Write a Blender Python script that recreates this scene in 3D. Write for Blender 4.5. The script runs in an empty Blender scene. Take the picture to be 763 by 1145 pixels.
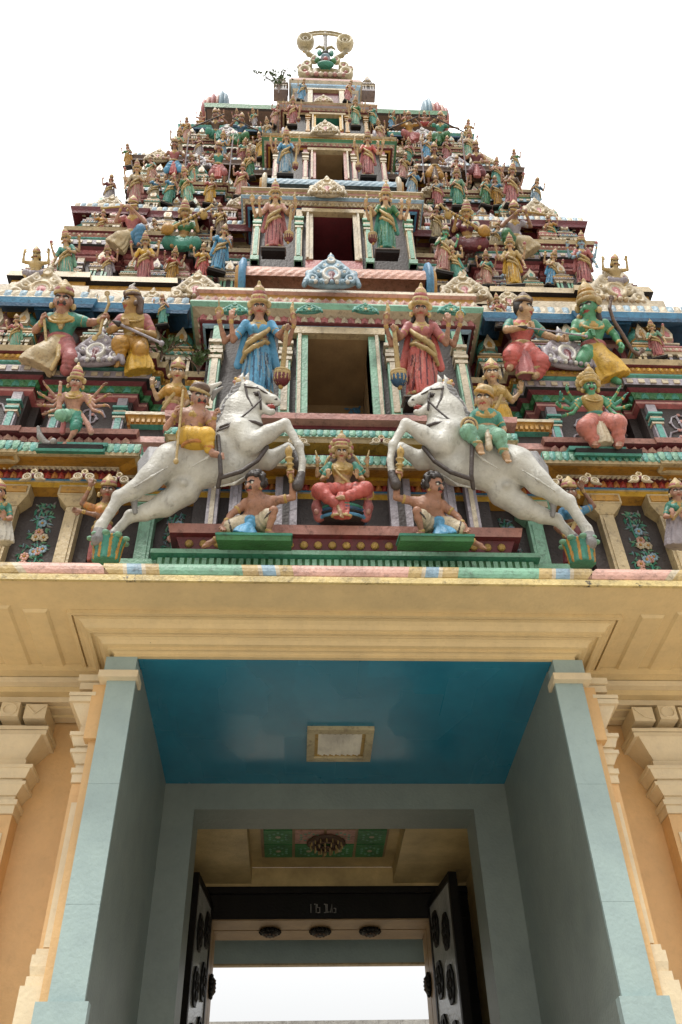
import bpy, math, random
import numpy as np
from mathutils import Vector
random.seed(7); RNG = np.random.default_rng(7)
SC = bpy.context.scene
COL = SC.collection
PI = math.pi

# ---------------------------------------------------------------- camera
CF, CPITCH, CYAW, CROLL = 998.1, .752, .0616, -.0275
CO = np.array([-.385, -6.0, 1.6])
_c, _s = math.cos(CYAW), math.sin(CYAW)
_r = np.array([_c, -_s, 0]); _fw = np.array([_s, _c, 0]); _up = np.array([0, 0, 1.])
CFW = _fw*math.cos(CPITCH) + _up*math.sin(CPITCH)
_U = -_fw*math.sin(CPITCH) + _up*math.cos(CPITCH)
CR = _r*math.cos(CROLL) + _U*math.sin(CROLL)
CU = -_r*math.sin(CROLL) + _U*math.cos(CROLL)
def ray(px, py):
    return CFW + CR*(px-381.5)/CF - CU*(py-572.5)/CF
def at(px, py, Y):
    d = ray(px, py)
    return CO + d*((Y-CO[1])/d[1])
def zat(px, py, Y):
    return float(at(px, py, Y)[2])

# ---------------------------------------------------------------- materials
PAL = dict(
 cream=(.54,.43,.25), ivory=(.57,.49,.35), pink=(.50,.25,.215), rose=(.44,.14,.14), maroon=(.15,.022,.03), red=(.42,.05,.04),
 teal=(.10,.36,.31), jade=(.05,.27,.20), green=(.05,.20,.07), mint=(.20,.43,.30), ochre=(.48,.25,.035), yellow=(.66,.40,.04),
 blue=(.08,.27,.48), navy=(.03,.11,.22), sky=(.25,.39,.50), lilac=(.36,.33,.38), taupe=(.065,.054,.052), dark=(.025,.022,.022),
 gold=(.50,.33,.09), goldpale=(.52,.38,.16), skin=(.40,.20,.125), skinpink=(.48,.26,.18), skinlight=(.52,.33,.18), skingold=(.45,.26,.08),
 skingreen=(.09,.33,.17), skinbrown=(.30,.15,.09), hair=(.03,.022,.02), white=(.66,.65,.60), grey=(.30,.29,.28),
 brown=(.13,.07,.04), lip=(.40,.06,.05), horse=(.49,.49,.455), mane=(.27,.27,.28), strap=(.06,.045,.04), orange=(.58,.24,.06),
 peach=(.70,.45,.21), peachtrim=(.72,.61,.42), soffit=(.68,.53,.29), doorgrey=(.34,.35,.34), porchblue=(.32,.425,.425), porchinner_shaded=(.19,.225,.205), olive=(.33,.27,.14), olivepale=(.45,.39,.24), salmonpale=(.58,.34,.28), edgecream=(.58,.46,.20), lampwhite=(.78,.76,.68),  # inner porch walls: olive paint, darkened to put porch shade into the colour
 ceilblue=(.022,.19,.30), panelgreen=(.05,.22,.07), black=(.008,.007,.006), chamber=(.52,.40,.19), wood=(.30,.20,.10), pavement=(.47,.43,.37), floorstone=(.05,.045,.04), roofgrey=(.36,.36,.35),
 blue2=(.10,.36,.62), salmon2=(.56,.19,.15), red2=(.56,.12,.10), leaf=(.06,.11,.03), panelblue=(.05,.13,.30), salmon=(.60,.33,.26))
MATS = {}
GATE_PAINT = ('porchblue', 'porchinner_shaded', 'ceilblue', 'peach', 'peachtrim', 'soffit', 'chamber', 'wood', 'doorgrey', 'pavement', 'floorstone', 'lampwhite', 'olivepale', 'horse', 'edgecream', 'salmonpale', 'roofgrey', 'panelgreen')
GLOSS = dict(ceilblue=.22, doorgrey=.16, porchblue=.42, black=.5, eye=.2, horse=.42)
def mat(name):
    if name in MATS: return MATS[name]
    c = PAL[name]
    if name not in GATE_PAINT: c = tuple(v*.84 for v in c)    # tower paints darkened evenly to offset the raised exposure
    m = bpy.data.materials.new(name); m.use_nodes = True
    nt = m.node_tree; N = nt.nodes; L = nt.links
    b = N['Principled BSDF']
    b.inputs['Roughness'].default_value = GLOSS.get(name, .5)
    if name in ('black', 'dark', 'taupe'): b.inputs['Specular IOR Level'].default_value = .2
    geo = N.new('ShaderNodeNewGeometry')
    # fading and grime: two scales of noise, the second drawn out downwards like rain streaks
    n1 = N.new('ShaderNodeTexNoise'); n1.inputs['Scale'].default_value = 3.1; n1.inputs['Detail'].default_value = 6; n1.inputs['Roughness'].default_value = .65
    L.new(geo.outputs['Position'], n1.inputs['Vector'])
    mp = N.new('ShaderNodeMapping'); mp.inputs['Scale'].default_value = (9, 9, 1.6)
    L.new(geo.outputs['Position'], mp.inputs['Vector'])
    n2 = N.new('ShaderNodeTexNoise'); n2.inputs['Scale'].default_value = 1.4; n2.inputs['Detail'].default_value = 8; n2.inputs['Roughness'].default_value = .7
    L.new(mp.outputs['Vector'], n2.inputs['Vector'])
    flat = name in ('porchblue', 'porchinner_shaded', 'ceilblue', 'peach', 'soffit', 'peachtrim'); lo_ = (.88, .875, .87) if flat else (.72, .70, .68)
    r1 = N.new('ShaderNodeValToRGB'); e = r1.color_ramp.elements
    e[0].position = .34; e[0].color = (c[0]*lo_[0], c[1]*lo_[1], c[2]*lo_[2], 1)
    e[1].position = .66; hi_ = 1.04 if flat else 1.12; e[1].color = (min(1, c[0]*hi_), min(1, c[1]*hi_*.985), min(1, c[2]*hi_*.95), 1)
    L.new(n1.outputs['Fac'], r1.inputs['Fac'])
    r2 = N.new('ShaderNodeValToRGB'); e = r2.color_ramp.elements
    clean = name in ('porchinner_shaded', 'lampwhite', 'porchblue', 'ceilblue', 'peach', 'peachtrim', 'soffit', 'doorgrey', 'chamber', 'black', 'wood')
    e[0].position = .56 if not clean else .64; e[0].color = (0, 0, 0, 1)
    e[1].position = .72 if not clean else .80; e[1].color = (.75,)*3+(1,) if not clean else (.22,)*3+(1,)
    L.new(n2.outputs['Fac'], r2.inputs['Fac'])
    n4 = N.new('ShaderNodeTexNoise'); n4.inputs['Scale'].default_value = 15; n4.inputs['Detail'].default_value = 5; n4.inputs['Roughness'].default_value = .75
    L.new(geo.outputs['Position'], n4.inputs['Vector'])
    r4 = N.new('ShaderNodeValToRGB'); e = r4.color_ramp.elements
    e[0].position = .52; e[0].color = (0, 0, 0, 1); e[1].position = .70; k_ = .12 if clean else (.18 if name == 'horse' else .85); e[1].color = (k_, k_, k_, 1)
    L.new(n4.outputs['Fac'], r4.inputs['Fac'])
    ad = N.new('ShaderNodeMath'); ad.operation = 'MAXIMUM'; L.new(r2.outputs['Color'], ad.inputs[0]); L.new(r4.outputs['Color'], ad.inputs[1])
    mx = N.new('ShaderNodeMix'); mx.data_type = 'RGBA'
    L.new(ad.outputs[0], mx.inputs[0]); L.new(r1.outputs['Color'], mx.inputs[6])
    mx.inputs[7].default_value = (c[0]*.30+.014, c[1]*.28+.012, c[2]*.26+.010, 1)
    L.new(mx.outputs[2], b.inputs['Base Color'])
    bp = N.new('ShaderNodeBump'); bp.inputs['Strength'].default_value = .22 if clean else .4; bp.inputs['Distance'].default_value = .02
    n3 = N.new('ShaderNodeTexNoise'); n3.inputs['Scale'].default_value = 34; n3.inputs['Detail'].default_value = 4
    L.new(geo.outputs['Position'], n3.inputs['Vector']); L.new(n3.outputs['Fac'], bp.inputs['Height'])
    L.new(bp.outputs['Normal'], b.inputs['Normal'])
    if name == 'ceilblue':                                  # brushed gloss paint: shine varies in broad patches
        m2 = N.new('ShaderNodeMapping'); m2.inputs['Scale'].default_value = (1.9, .9, 0); L.new(geo.outputs['Position'], m2.inputs['Vector'])
        n6 = N.new('ShaderNodeTexVoronoi'); n6.distance = 'CHEBYCHEV'; n6.inputs['Scale'].default_value = 1.5; L.new(m2.outputs[0], n6.inputs['Vector'])
        sp6 = N.new('ShaderNodeSeparateColor'); L.new(n6.outputs['Color'], sp6.inputs[0])
        r6 = N.new('ShaderNodeMapRange'); r6.inputs[3].default_value = .17; r6.inputs[4].default_value = .34; L.new(sp6.outputs[0], r6.inputs[0]); L.new(r6.outputs[0], b.inputs['Roughness'])
        v6 = N.new('ShaderNodeMapRange'); v6.inputs[3].default_value = .95; v6.inputs[4].default_value = 1.06; L.new(sp6.outputs[1], v6.inputs[0])
        s6 = N.new('ShaderNodeVectorMath'); s6.operation = 'SCALE'; L.new(mx.outputs[2], s6.inputs[0]); L.new(v6.outputs[0], s6.inputs['Scale']); L.new(s6.outputs[0], b.inputs['Base Color'])
        bp.inputs['Strength'].default_value = .03
    if name in ('edgecream', 'salmonpale', 'soffit', 'ivory', 'peachtrim'):    # black mould in ragged spots
        n7 = N.new('ShaderNodeTexNoise'); n7.inputs['Scale'].default_value = 5.5; n7.inputs['Detail'].default_value = 9; n7.inputs['Roughness'].default_value = .72; L.new(geo.outputs['Position'], n7.inputs['Vector'])
        r7 = N.new('ShaderNodeMapRange'); t_ = .60 if name == 'edgecream' else .69; r7.inputs[1].default_value = t_; r7.inputs[2].default_value = t_+.035; L.new(n7.outputs['Fac'], r7.inputs[0])
        m7 = N.new('ShaderNodeMix'); m7.data_type = 'RGBA'; L.new(r7.outputs[0], m7.inputs[0]); L.new(mx.outputs[2], m7.inputs[6]); m7.inputs[7].default_value = (.03, .027, .02, 1); L.new(m7.outputs[2], b.inputs['Base Color'])
    MATS[name] = m
    return m

# ---------------------------------------------------------------- objects
WL = {}                                            # world location of an object (translation only)
def wl(o): return WL.get(o.name, Vector((0, 0, 0))) if o else Vector((0, 0, 0))
def link(o, parent=None, loc=None):
    COL.objects.link(o)
    if parent is not None: o.parent = parent
    loc = Vector((0, 0, 0)) if loc is None else Vector([float(v) for v in loc])
    o.location = loc - wl(parent); WL[o.name] = loc
    return o
def tag(o, label, cat, group=None):
    o['label'] = label; o['category'] = cat
    if group: o['group'] = group
    return o
def empty(name, loc, label=None, cat=None, group=None):
    o = bpy.data.objects.new(name, None); o.empty_display_size = .1
    link(o, None, loc)
    if label: tag(o, label, cat, group)
    return o
def to_obj(name, me, parent=None, loc=None):
    return link(bpy.data.objects.new(name, me), parent, loc)

class MB:
    def __init__(s): s.v = []; s.f = []; s.m = []; s.names = []
    def mi(s, n):
        if n not in s.names: s.names.append(n)
        return s.names.index(n)
    def add(s, vs, fs, m):
        o = len(s.v); s.v += [tuple(map(float, v)) for v in vs]; k = s.mi(m)
        for f in fs: s.f.append(tuple(i+o for i in f)); s.m.append(k)
    def box(s, x0, x1, y0, y1, z0, z1, m):
        s.add([(x0,y0,z0),(x1,y0,z0),(x1,y1,z0),(x0,y1,z0),(x0,y0,z1),(x1,y0,z1),(x1,y1,z1),(x0,y1,z1)],
              [(3,2,1,0),(4,5,6,7),(0,1,5,4),(1,2,6,5),(2,3,7,6),(3,0,4,7)], m)
    def frus(s, x0, x1, y0, y1, z0, z1, m, top=(0,0,0,0)):
        a,b,c,d = top                                   # how far each side moves out towards the top
        s.add([(x0,y0,z0),(x1,y0,z0),(x1,y1,z0),(x0,y1,z0),(x0-a,y0-c,z1),(x1+b,y0-c,z1),(x1+b,y1+d,z1),(x0-a,y1+d,z1)],
              [(3,2,1,0),(4,5,6,7),(0,1,5,4),(1,2,6,5),(2,3,7,6),(3,0,4,7)], m)
    def lathe(s, c, prof, m, n=16, a0=0, a1=2*PI):
        """prof: (radius, z[, mat]) going up"""
        full = abs(a1-a0-2*PI) < 1e-6; cols = n if full else n+1
        vs = []
        for p in prof:
            for k in range(cols):
                a = a0+(a1-a0)*k/n
                vs.append((c[0]+p[0]*math.cos(a), c[1]+p[0]*math.sin(a), c[2]+p[1]))
        o = len(s.v); s.v += vs
        for i in range(len(prof)-1):
            k2 = s.mi(prof[i][2] if len(prof[i]) > 2 else m)
            for k in range(n):
                k1 = (k+1) % cols
                s.f.append((o+i*cols+k, o+i*cols+k1, o+(i+1)*cols+k1, o+(i+1)*cols+k)); s.m.append(k2)
    def prism(s, pts, y0, y1, m):
        """outline in x,z (counter-clockwise seen from the front), from y0 (front) to y1"""
        n = len(pts)
        vs = [(p[0], y0, p[1]) for p in pts]+[(p[0], y1, p[1]) for p in pts]
        fs = [tuple(range(n)), tuple(range(2*n-1, n-1, -1))]
        fs += [(i, n+i, n+(i+1) % n, (i+1) % n) for i in range(n)]
        s.add(vs, fs, m)
    def tube(s, pts, rad, m, n=8):
        pts = [Vector(p) for p in pts]; o = len(s.v); k2 = s.mi(m)
        for i, p in enumerate(pts):
            t = (pts[min(i+1, len(pts)-1)]-pts[max(i-1, 0)]).normalized()
            a = t.cross(Vector((0, 1, 0)) if abs(t.y) < .9 else Vector((1, 0, 0))).normalized(); b = t.cross(a)
            r = rad[i] if hasattr(rad, '__len__') else rad
            for k in range(n):
                q = p+a*r*math.cos(2*PI*k/n)+b*r*math.sin(2*PI*k/n); s.v.append(tuple(q))
        for i in range(len(pts)-1):
            for k in range(n):
                s.f.append((o+i*n+k, o+i*n+(k+1) % n, o+(i+1)*n+(k+1) % n, o+(i+1)*n+k)); s.m.append(k2)
        s.f.append(tuple(o+k for k in range(n))[::-1]); s.m.append(k2)
        s.f.append(tuple(o+(len(pts)-1)*n+k for k in range(n))); s.m.append(k2)
    def ell(s, c, r, m, n=10, rows=6):
        vs = [(c[0], c[1], c[2]-r[2])]; fs = []
        for i in range(1, rows):
            ph = -PI/2+PI*i/rows
            for k in range(n):
                a = 2*PI*k/n; vs.append((c[0]+r[0]*math.cos(ph)*math.cos(a), c[1]+r[1]*math.cos(ph)*math.sin(a), c[2]+r[2]*math.sin(ph)))
        vs.append((c[0], c[1], c[2]+r[2])); e = len(vs)-1
        for k in range(n): fs.append((0, 1+(k+1) % n, 1+k)); fs.append((e, e-n+k, e-n+(k+1) % n))
        for i in range(rows-2):
            for k in range(n): a = 1+i*n; fs.append((a+k, a+(k+1) % n, a+n+(k+1) % n, a+n+k))
        s.add(vs, fs, m)
    def sweep(s, poly, prof):
        """prof: (out, z, mat) going up; mat colours the strip above that point"""
        rings = [offset(poly, p[0]) for p in prof]; n = len(poly); o = len(s.v)
        for r, p in zip(rings, prof): s.v += [(x, y, p[1]) for x, y in r]
        for i in range(len(prof)-1):
            k2 = s.mi(prof[i][2])
            for k in range(n):
                s.f.append((o+i*n+k, o+i*n+(k+1) % n, o+(i+1)*n+(k+1) % n, o+(i+1)*n+k)); s.m.append(k2)
        k2 = s.mi(prof[-1][2]); s.f.append(tuple(o+(len(prof)-1)*n+k for k in range(n))); s.m.append(k2)
    def edges(s, poly, out):
        r = offset(poly, out); n = len(r)
        for k in range(n):
            a, b = Vector(r[k]), Vector(r[(k+1) % n]); d = b-a
            if d.length < .04: continue
            d.normalize(); nn = Vector((d.y, -d.x))
            if nn.y > .5: continue                       # the back is never decorated
            yield a, b, d, nn
    def petals(s, poly, out, z, h, w, bulge, mats, up=True, y_max=1e9):
        for a, b, d, nn in s.edges(poly, out):
            ln = (b-a).length; n = max(1, int(round(ln/w))); ww = ln/n
            for i in range(n):
                c = a+d*ww*(i+.5)
                if c.y > y_max: continue
                vs = []
                for t, wf, bf in ((0, .47, .35), (.45, .46, 1.), (.8, .33, 1.), (1., .06, .55)):
                    zz = z+(h*t if up else h*(1-t))
                    for u, q in ((-1, .0), (0, 1.), (1, .0)):
                        p = c+d*u*ww*wf+nn*bulge*bf*(q*.75+.25); vs.append((p.x, p.y, zz))
                fs = []
                for r_ in range(3):
                    for q in range(2):
                        A = r_*3+q
                        fs.append((A, A+1, A+4, A+3) if up else (A+3, A+4, A+1, A))
                s.add(vs, fs, mats[i % len(mats)])
    def dentils(s, poly, out, z, h, w, depth, m, fill=.55, y_max=1e9):
        for a, b, d, nn in s.edges(poly, out):
            ln = (b-a).length; n = max(1, int(round(ln/w))); ww = ln/n
            for i in range(n):
                c = a+d*ww*(i+.5)
                if c.y > y_max: continue
                p0, p1 = c-d*ww*fill/2, c+d*ww*fill/2; q0, q1 = p0+nn*depth, p1+nn*depth
                s.add([(p0.x,p0.y,z),(p1.x,p1.y,z),(q1.x,q1.y,z),(q0.x,q0.y,z),(p0.x,p0.y,z+h),(p1.x,p1.y,z+h),(q1.x,q1.y,z+h),(q0.x,q0.y,z+h)],
                      [(0,1,2,3),(7,6,5,4),(3,2,6,7),(0,3,7,4),(2,1,5,6)], m)
    def studs(s, poly, out, z, r, w, m, y_max=1e9):
        for a, b, d, nn in s.edges(poly, out):
            ln = (b-a).length; n = max(1, int(round(ln/w))); ww = ln/n
            for i in range(n):
                c = a+d*ww*(i+.5)
                if c.y > y_max: continue
                s.ell((c.x, c.y, z), (r, r, r), m, 6, 4)
    def build(s, name, parent=None, loc=None, smooth=False):
        me = s.mesh(name, smooth)
        o = to_obj(name, me, parent, None)
        return o
    def mesh(s, name, smooth=False):
        me = bpy.data.meshes.new(name)
        me.from_pydata(s.v, [], s.f)
        for n in s.names: me.materials.append(mat(n))
        me.polygons.foreach_set('material_index', s.m)
        if smooth: me.polygons.foreach_set('use_smooth', [True]*len(s.f))
        me.update(); return me

def offset(poly, out):
    n = len(poly); res = []
    for i in range(n):
        p = poly[i]; a = poly[i-1]; b = poly[(i+1) % n]
        d0 = (p[0]-a[0], p[1]-a[1]); d1 = (b[0]-p[0], b[1]-p[1])
        l0 = math.hypot(*d0); l1 = math.hypot(*d1)
        n0 = (d0[1]/l0, -d0[0]/l0); n1 = (d1[1]/l1, -d1[0]/l1)
        k = 1+n0[0]*n1[0]+n0[1]*n1[1]
        m = ((n0[0]+n1[0])/k, (n0[1]+n1[1])/k)
        res.append((p[0]+m[0]*out, p[1]+m[1]*out))
    return res
def plan(W, Yw, Yb, bays, back=0):
    """front outline with projecting bays (x0, x1, how far), mirrored about x = 0"""
    xs = [(0, 0)]
    segs = []; cur = 0.0
    for x0, x1, p in sorted(bays):
        if x0 > cur+1e-4: segs.append((cur, x0, 0))
        segs.append((x0, x1, p)); cur = x1
    if cur < W-1e-4: segs.append((cur, W, 0))
    right = []
    for x0, x1, p in segs:
        if right and abs(right[-1][1]-(Yw-p)) < 1e-6: right.pop(); right.append((x1, Yw-p)); continue
        right += [(x0, Yw-p), (x1, Yw-p)]
    right = [q for q in right if q[0] > 1e-6]
    left = [(-x, y) for x, y in reversed(right)]
    pts = left+right+[(W, Yb), (-W, Yb)]
    return pts
def rect(x0, x1, y0, y1): return [(x0, y0), (x1, y0), (x1, y1), (x0, y1)]

# ---------------------------------------------------------------- sculpting: smooth unions of limbs, meshed with surface nets
class Sdf:
    def __init__(s, vox=1.0): s.vox = vox; s.p = []; s.names = []
    def _add(s, lo, hi, fn, m, k):
        if m not in s.names: s.names.append(m)
        s.p.append((np.array(lo, float), np.array(hi, float), fn, s.names.index(m), k)); return s
    def cone(s, a, b, ra, rb=None, m='skin', k=1.5, fy=1.0, disp=None):
        rb = ra if rb is None else rb
        a = np.array(a, float); b = np.array(b, float); R = max(ra, rb)*max(1, fy)+ (1.5 if disp else 0)
        ba = b-a; L2 = max(1e-9, float(ba@ba)); iy = 1/fy
        def fn(X, Y, Z):
            px, py, pz = X-a[0], (Y-a[1]), Z-a[2]
            h = np.clip((px*ba[0]+py*ba[1]+pz*ba[2])/L2, 0, 1)
            dx, dy, dz = px-h*ba[0], (py-h*ba[1])*iy, pz-h*ba[2]
            d = np.sqrt(dx*dx+dy*dy+dz*dz)-(ra+(rb-ra)*h)
            d = d*min(1, fy) if fy < 1 else d
            if disp: d = d-disp(dx, dy, dz, h)
            return d
        return s._add(np.minimum(a, b)-R, np.maximum(a, b)+R, fn, m, k)
    def chain(s, pts, rad, m='skin', k=1.5, fy=1.0):
        for i in range(len(pts)-1): s.cone(pts[i], pts[i+1], rad[i], rad[i+1], m, k, fy)
        return s
    def ell(s, c, r, m='skin', k=1.5, rot=None, disp=None):
        c = np.array(c, float); r = np.array(r, float); R = max(r)+(1 if disp else 0); M = None if rot is None else np.array(rot, float)
        def fn(X, Y, Z):
            x, y, z = X-c[0], Y-c[1], Z-c[2]
            if M is not None: x, y, z = (M[0,0]*x+M[0,1]*y+M[0,2]*z, M[1,0]*x+M[1,1]*y+M[1,2]*z, M[2,0]*x+M[2,1]*y+M[2,2]*z)
            k0 = np.sqrt((x/r[0])**2+(y/r[1])**2+(z/r[2])**2)
            k1 = np.sqrt((x/r[0]**2)**2+(y/r[1]**2)**2+(z/r[2]**2)**2)+1e-9
            d = k0*(k0-1)/k1
            if disp: d = d-disp(x, y, z)
            return d
        return s._add(c-R, c+R, fn, m, k)
    def ring(s, c, ax, R, r, m='gold', k=.6, fy=1.0):
        c = np.array(c, float); ax = np.array(ax, float); ax /= np.linalg.norm(ax); E = R+r
        def fn(X, Y, Z):
            x, y, z = X-c[0], (Y-c[1])/fy, Z-c[2]
            t = x*ax[0]+y*ax[1]+z*ax[2]
            q = np.sqrt(np.maximum(0, x*x+y*y+z*z-t*t))-R
            return (np.sqrt(q*q+t*t)-r)*min(1, fy)
        return s._add(c-E*max(1, fy), c+E*max(1, fy), fn, m, k)
    def fn(s, lo, hi, f, m='cloth', k=1.0): return s._add(lo, hi, f, m, k)
    def mesh(s, name, mats=None, flip=False, post=None):
        h = s.vox; mg = 3*h
        lo = np.min([p[0] for p in s.p], axis=0)-mg; hi = np.max([p[1] for p in s.p], axis=0)+mg
        n = np.ceil((hi-lo)/h).astype(int)+1
        ax = [lo[i]+h*np.arange(n[i], dtype=np.float32) for i in range(3)]
        D = np.full(n, 6*h, np.float32); Lb = np.zeros(n, np.uint8); Dm = np.full(n, 1e3, np.float32)
        for a, b, f, mi, k in s.p:
            i0 = np.maximum(0, ((a-lo-mg-k)/h).astype(int)); i1 = np.minimum(n, ((b-lo+mg+k)/h).astype(int)+2)
            sl = tuple(slice(i0[i], i1[i]) for i in range(3))
            d = f(ax[0][sl[0]][:,None,None], ax[1][sl[1]][None,:,None], ax[2][sl[2]][None,None,:]).astype(np.float32)
            D0 = D[sl]
            if k > 0:
                t = np.maximum(k-np.abs(D0-d), 0)/k
                D[sl] = np.minimum(D0, d)-t*t*k*.25
            else: D[sl] = np.minimum(D0, d)
            M0 = Dm[sl]; w = d < M0
            Lb[sl] = np.where(w, mi, Lb[sl]); Dm[sl] = np.where(w, d, M0)
        V, Q, lab = nets(D, Lb)
        V = V*h+lo
        if post is not None: V = post(V)
        if flip: V = V*np.array([-1, 1, 1]); Q = Q[:, ::-1]
        me = bpy.data.meshes.new(name)
        nv, nq = len(V), len(Q)
        me.vertices.add(nv); me.vertices.foreach_set('co', V.astype(np.float32).ravel())
        me.loops.add(nq*4); me.loops.foreach_set('vertex_index', Q.astype(np.int32).ravel())
        me.polygons.add(nq); me.polygons.foreach_set('loop_start', np.arange(0, nq*4, 4, dtype=np.int32))
        me.polygons.foreach_set('material_index', lab.astype(np.int32)); me.polygons.foreach_set('use_smooth', np.ones(nq, bool))
        for nm in s.names: me.materials.append(mat((mats or {}).get(nm, nm)))
        me.update(calc_edges=True); me.validate()
        return me
def nets(D, Lb):
    S = D < 0; n = D.shape
    c = np.zeros((n[0]-1, n[1]-1, n[2]-1), np.uint8)
    for i in (0, 1):
        for j in (0, 1):
            for k in (0, 1): c += S[i:n[0]-1+i, j:n[1]-1+j, k:n[2]-1+k]
    I = np.argwhere((c > 0) & (c < 8))
    idx = np.full(c.shape, -1, np.int32); idx[tuple(I.T)] = np.arange(len(I))
    acc = np.zeros((len(I), 3)); cnt = np.zeros(len(I))
    cor = [(i, j, k) for i in (0, 1) for j in (0, 1) for k in (0, 1)]
    for a in range(3):
        for o in cor:
            if o[a]: continue
            A = I+np.array(o); B = A.copy(); B[:, a] += 1
            da = D[tuple(A.T)]; db = D[tuple(B.T)]; w = (da < 0) != (db < 0)
            t = np.where(w, da/np.where(w, da-db, 1), 0)
            P = A.astype(float); P[:, a] += t
            acc += P*w[:, None]-I*w[:, None]; cnt += w
    V = I+acc/cnt[:, None]
    Qs = []
    for a in range(3):
        sl0 = [slice(1, n[i]-1) for i in range(3)]; sl0[a] = slice(0, n[a]-1)
        sl1 = list(sl0); sl1[a] = slice(1, n[a])
        s0 = S[tuple(sl0)]; s1 = S[tuple(sl1)]
        E = np.argwhere(s0 != s1); off = np.array([1, 1, 1]); off[a] = 0; E = E+off
        fw = S[tuple(E.T)]
        b, d = (a+1) % 3, (a+2) % 3
        eb = np.zeros(3, int); eb[b] = 1; ed = np.zeros(3, int); ed[d] = 1
        q = np.stack([idx[tuple((E-eb-ed).T)], idx[tuple((E-ed).T)], idx[tuple(E.T)], idx[tuple((E-eb).T)]], 1)
        q[~fw] = q[~fw][:, ::-1]
        Qs.append(q)
    Q = np.concatenate(Qs); Q = Q[(Q >= 0).all(1)]
    cen = np.clip(np.round(V[Q].mean(1)).astype(int), 0, np.array(n)-1)
    return V, Q, Lb[tuple(cen.T)]
# ================================================================ the tower
TOWER = empty('temple_tower', (0, 2.2, 5.95), 'tall stepped temple gate tower crowded with painted mouldings, niches and gables', 'tower')
YB = 4.6                                            # back of the tower

def kapota_leaves(mb, poly, out, z, h, w, a='sky', b='ivory'):
    mb.petals(poly, out, z, h, w, .05, [a, b], up=False)

# ---- shared ornament meshes
def gable_mesh(kind=0):
    """horseshoe gable (about 100 wide, 95 high): scrolls each side, ringed opening, finial bud"""
    S = Sdf(1.6); A, B, Cm = [('ivory', 'cream', 'rose'), ('lilac', 'white', 'maroon'), ('sky', 'white', 'maroon'), ('teal', 'mint', 'ochre')][kind]
    S.ell((0, 2, 12), (46, 7, 12), A, 3)
    for sx in (-1, 1):
        for r, (x, z) in ((11, (36, 14)), (9, (25, 33)), (7.5, (43, 30)), (7, (13, 52)), (5, (49, 12))):
            S.ring((sx*x, -3, z), (0, 1, 0), r*.72, r*.34, A, 1.5, 1.4); S.ell((sx*x, -5, z), (r*.35,)*3, B, .5)
        S.chain([(sx*52, -1, 4), (sx*44, -2, 24), (sx*30, -2, 42), (sx*16, -2, 60), (0, -2, 72)], [5, 5.5, 5.5, 5, 4], A, 2)
    S.ell((0, 0, 34), (22, 6, 28), A, 3)
    S.ring((0, -6, 26), (0, 1, 0), 15, 3.2, B, 1, 1); S.ring((0, -5, 26), (0, 1, 0), 10, 2.4, A, 1)
    S.ell((0, -5, 26), (8, 2.5, 8), Cm, .3); S.cone((0, -6, 8), (0, -6, 24), 4.5, 3, Cm, .3)
    S.ell((0, -1, 66), (11, 6, 9), A, 2); S.ring((0, -6, 66), (0, 1, 0), 6, 2, B, .8)
    S.ell((0, -1, 80), (7, 5, 7), A, 2); S.cone((0, -1, 84), (0, -1, 95), 4, 1, B, 1.5)
    for k in range(-4, 5): S.ell((k*10, -7, 3), (4.4, 3.5, 4), B if k % 2 else A, .5)
    return S.mesh('gable')
def scroll_mesh():
    S = Sdf(1.6)
    for sx in (-1, 1):
        S.ring((sx*24, -2, 22), (0, 1, 0), 15, 5, 'ivory', 2, 1.2); S.ring((sx*24, -3, 22), (0, 1, 0), 6, 3, 'cream', 1); S.cone((sx*38, 0, 10), (sx*52, 0, 6), 7, 3, 'ivory', 2)
    S.ring((0, -2, 48), (0, 1, 0), 10, 5, 'cream', 2, 1.2); S.ell((0, -3, 30), (9, 6, 9), 'maroon', .5); S.cone((0, 0, 58), (0, 0, 70), 5, 2, 'ivory', 2)
    return S.mesh('scroll')
GABLE = [gable_mesh(k) for k in range(4)]; SCROLL = scroll_mesh()
RV = random.Random(21)
def ornament(me, parent, p, width, name='gable_ornament', high=1.0, base=104., deep=1.3):
    o = to_obj(name, me, parent, p); s = width/base; o.rotation_euler.z = RV.uniform(-.12, .12); high *= RV.uniform(.93, 1.08); o.scale = (s, s*deep, s*high); return o
def at_o(px, py, Y): return at(px, py, Y)

def kuta_mesh(c1, c2):
    mb = MB()
    mb.frus(-38, 38, -30, 30, 0, 10, 'ivory'); mb.frus(-34, 34, -26, 26, 10, 20, c2); mb.frus(-40, 40, -32, 32, 20, 27, c1, (3,3,3,3)); mb.frus(-30, 30, -22, 22, 27, 36, 'ivory')
    mb.lathe((0, 0, 36), [(24, 0), (26, 4), (25, 14), (25, 20), (29, 24), (30, 28), (27, 38), (19, 48), (9, 54), (5, 56), (7, 60), (5, 64), (1, 74)], c1, 16)
    for k in range(-2, 3): mb.box(k*11-3, k*11+3, -30, -24, 38, 58, c2)
    return mb.mesh('kuta')
KUTA = [kuta_mesh('teal', 'ochre'), kuta_mesh('jade', 'pink'), kuta_mesh('rose', 'ivory')]

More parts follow.
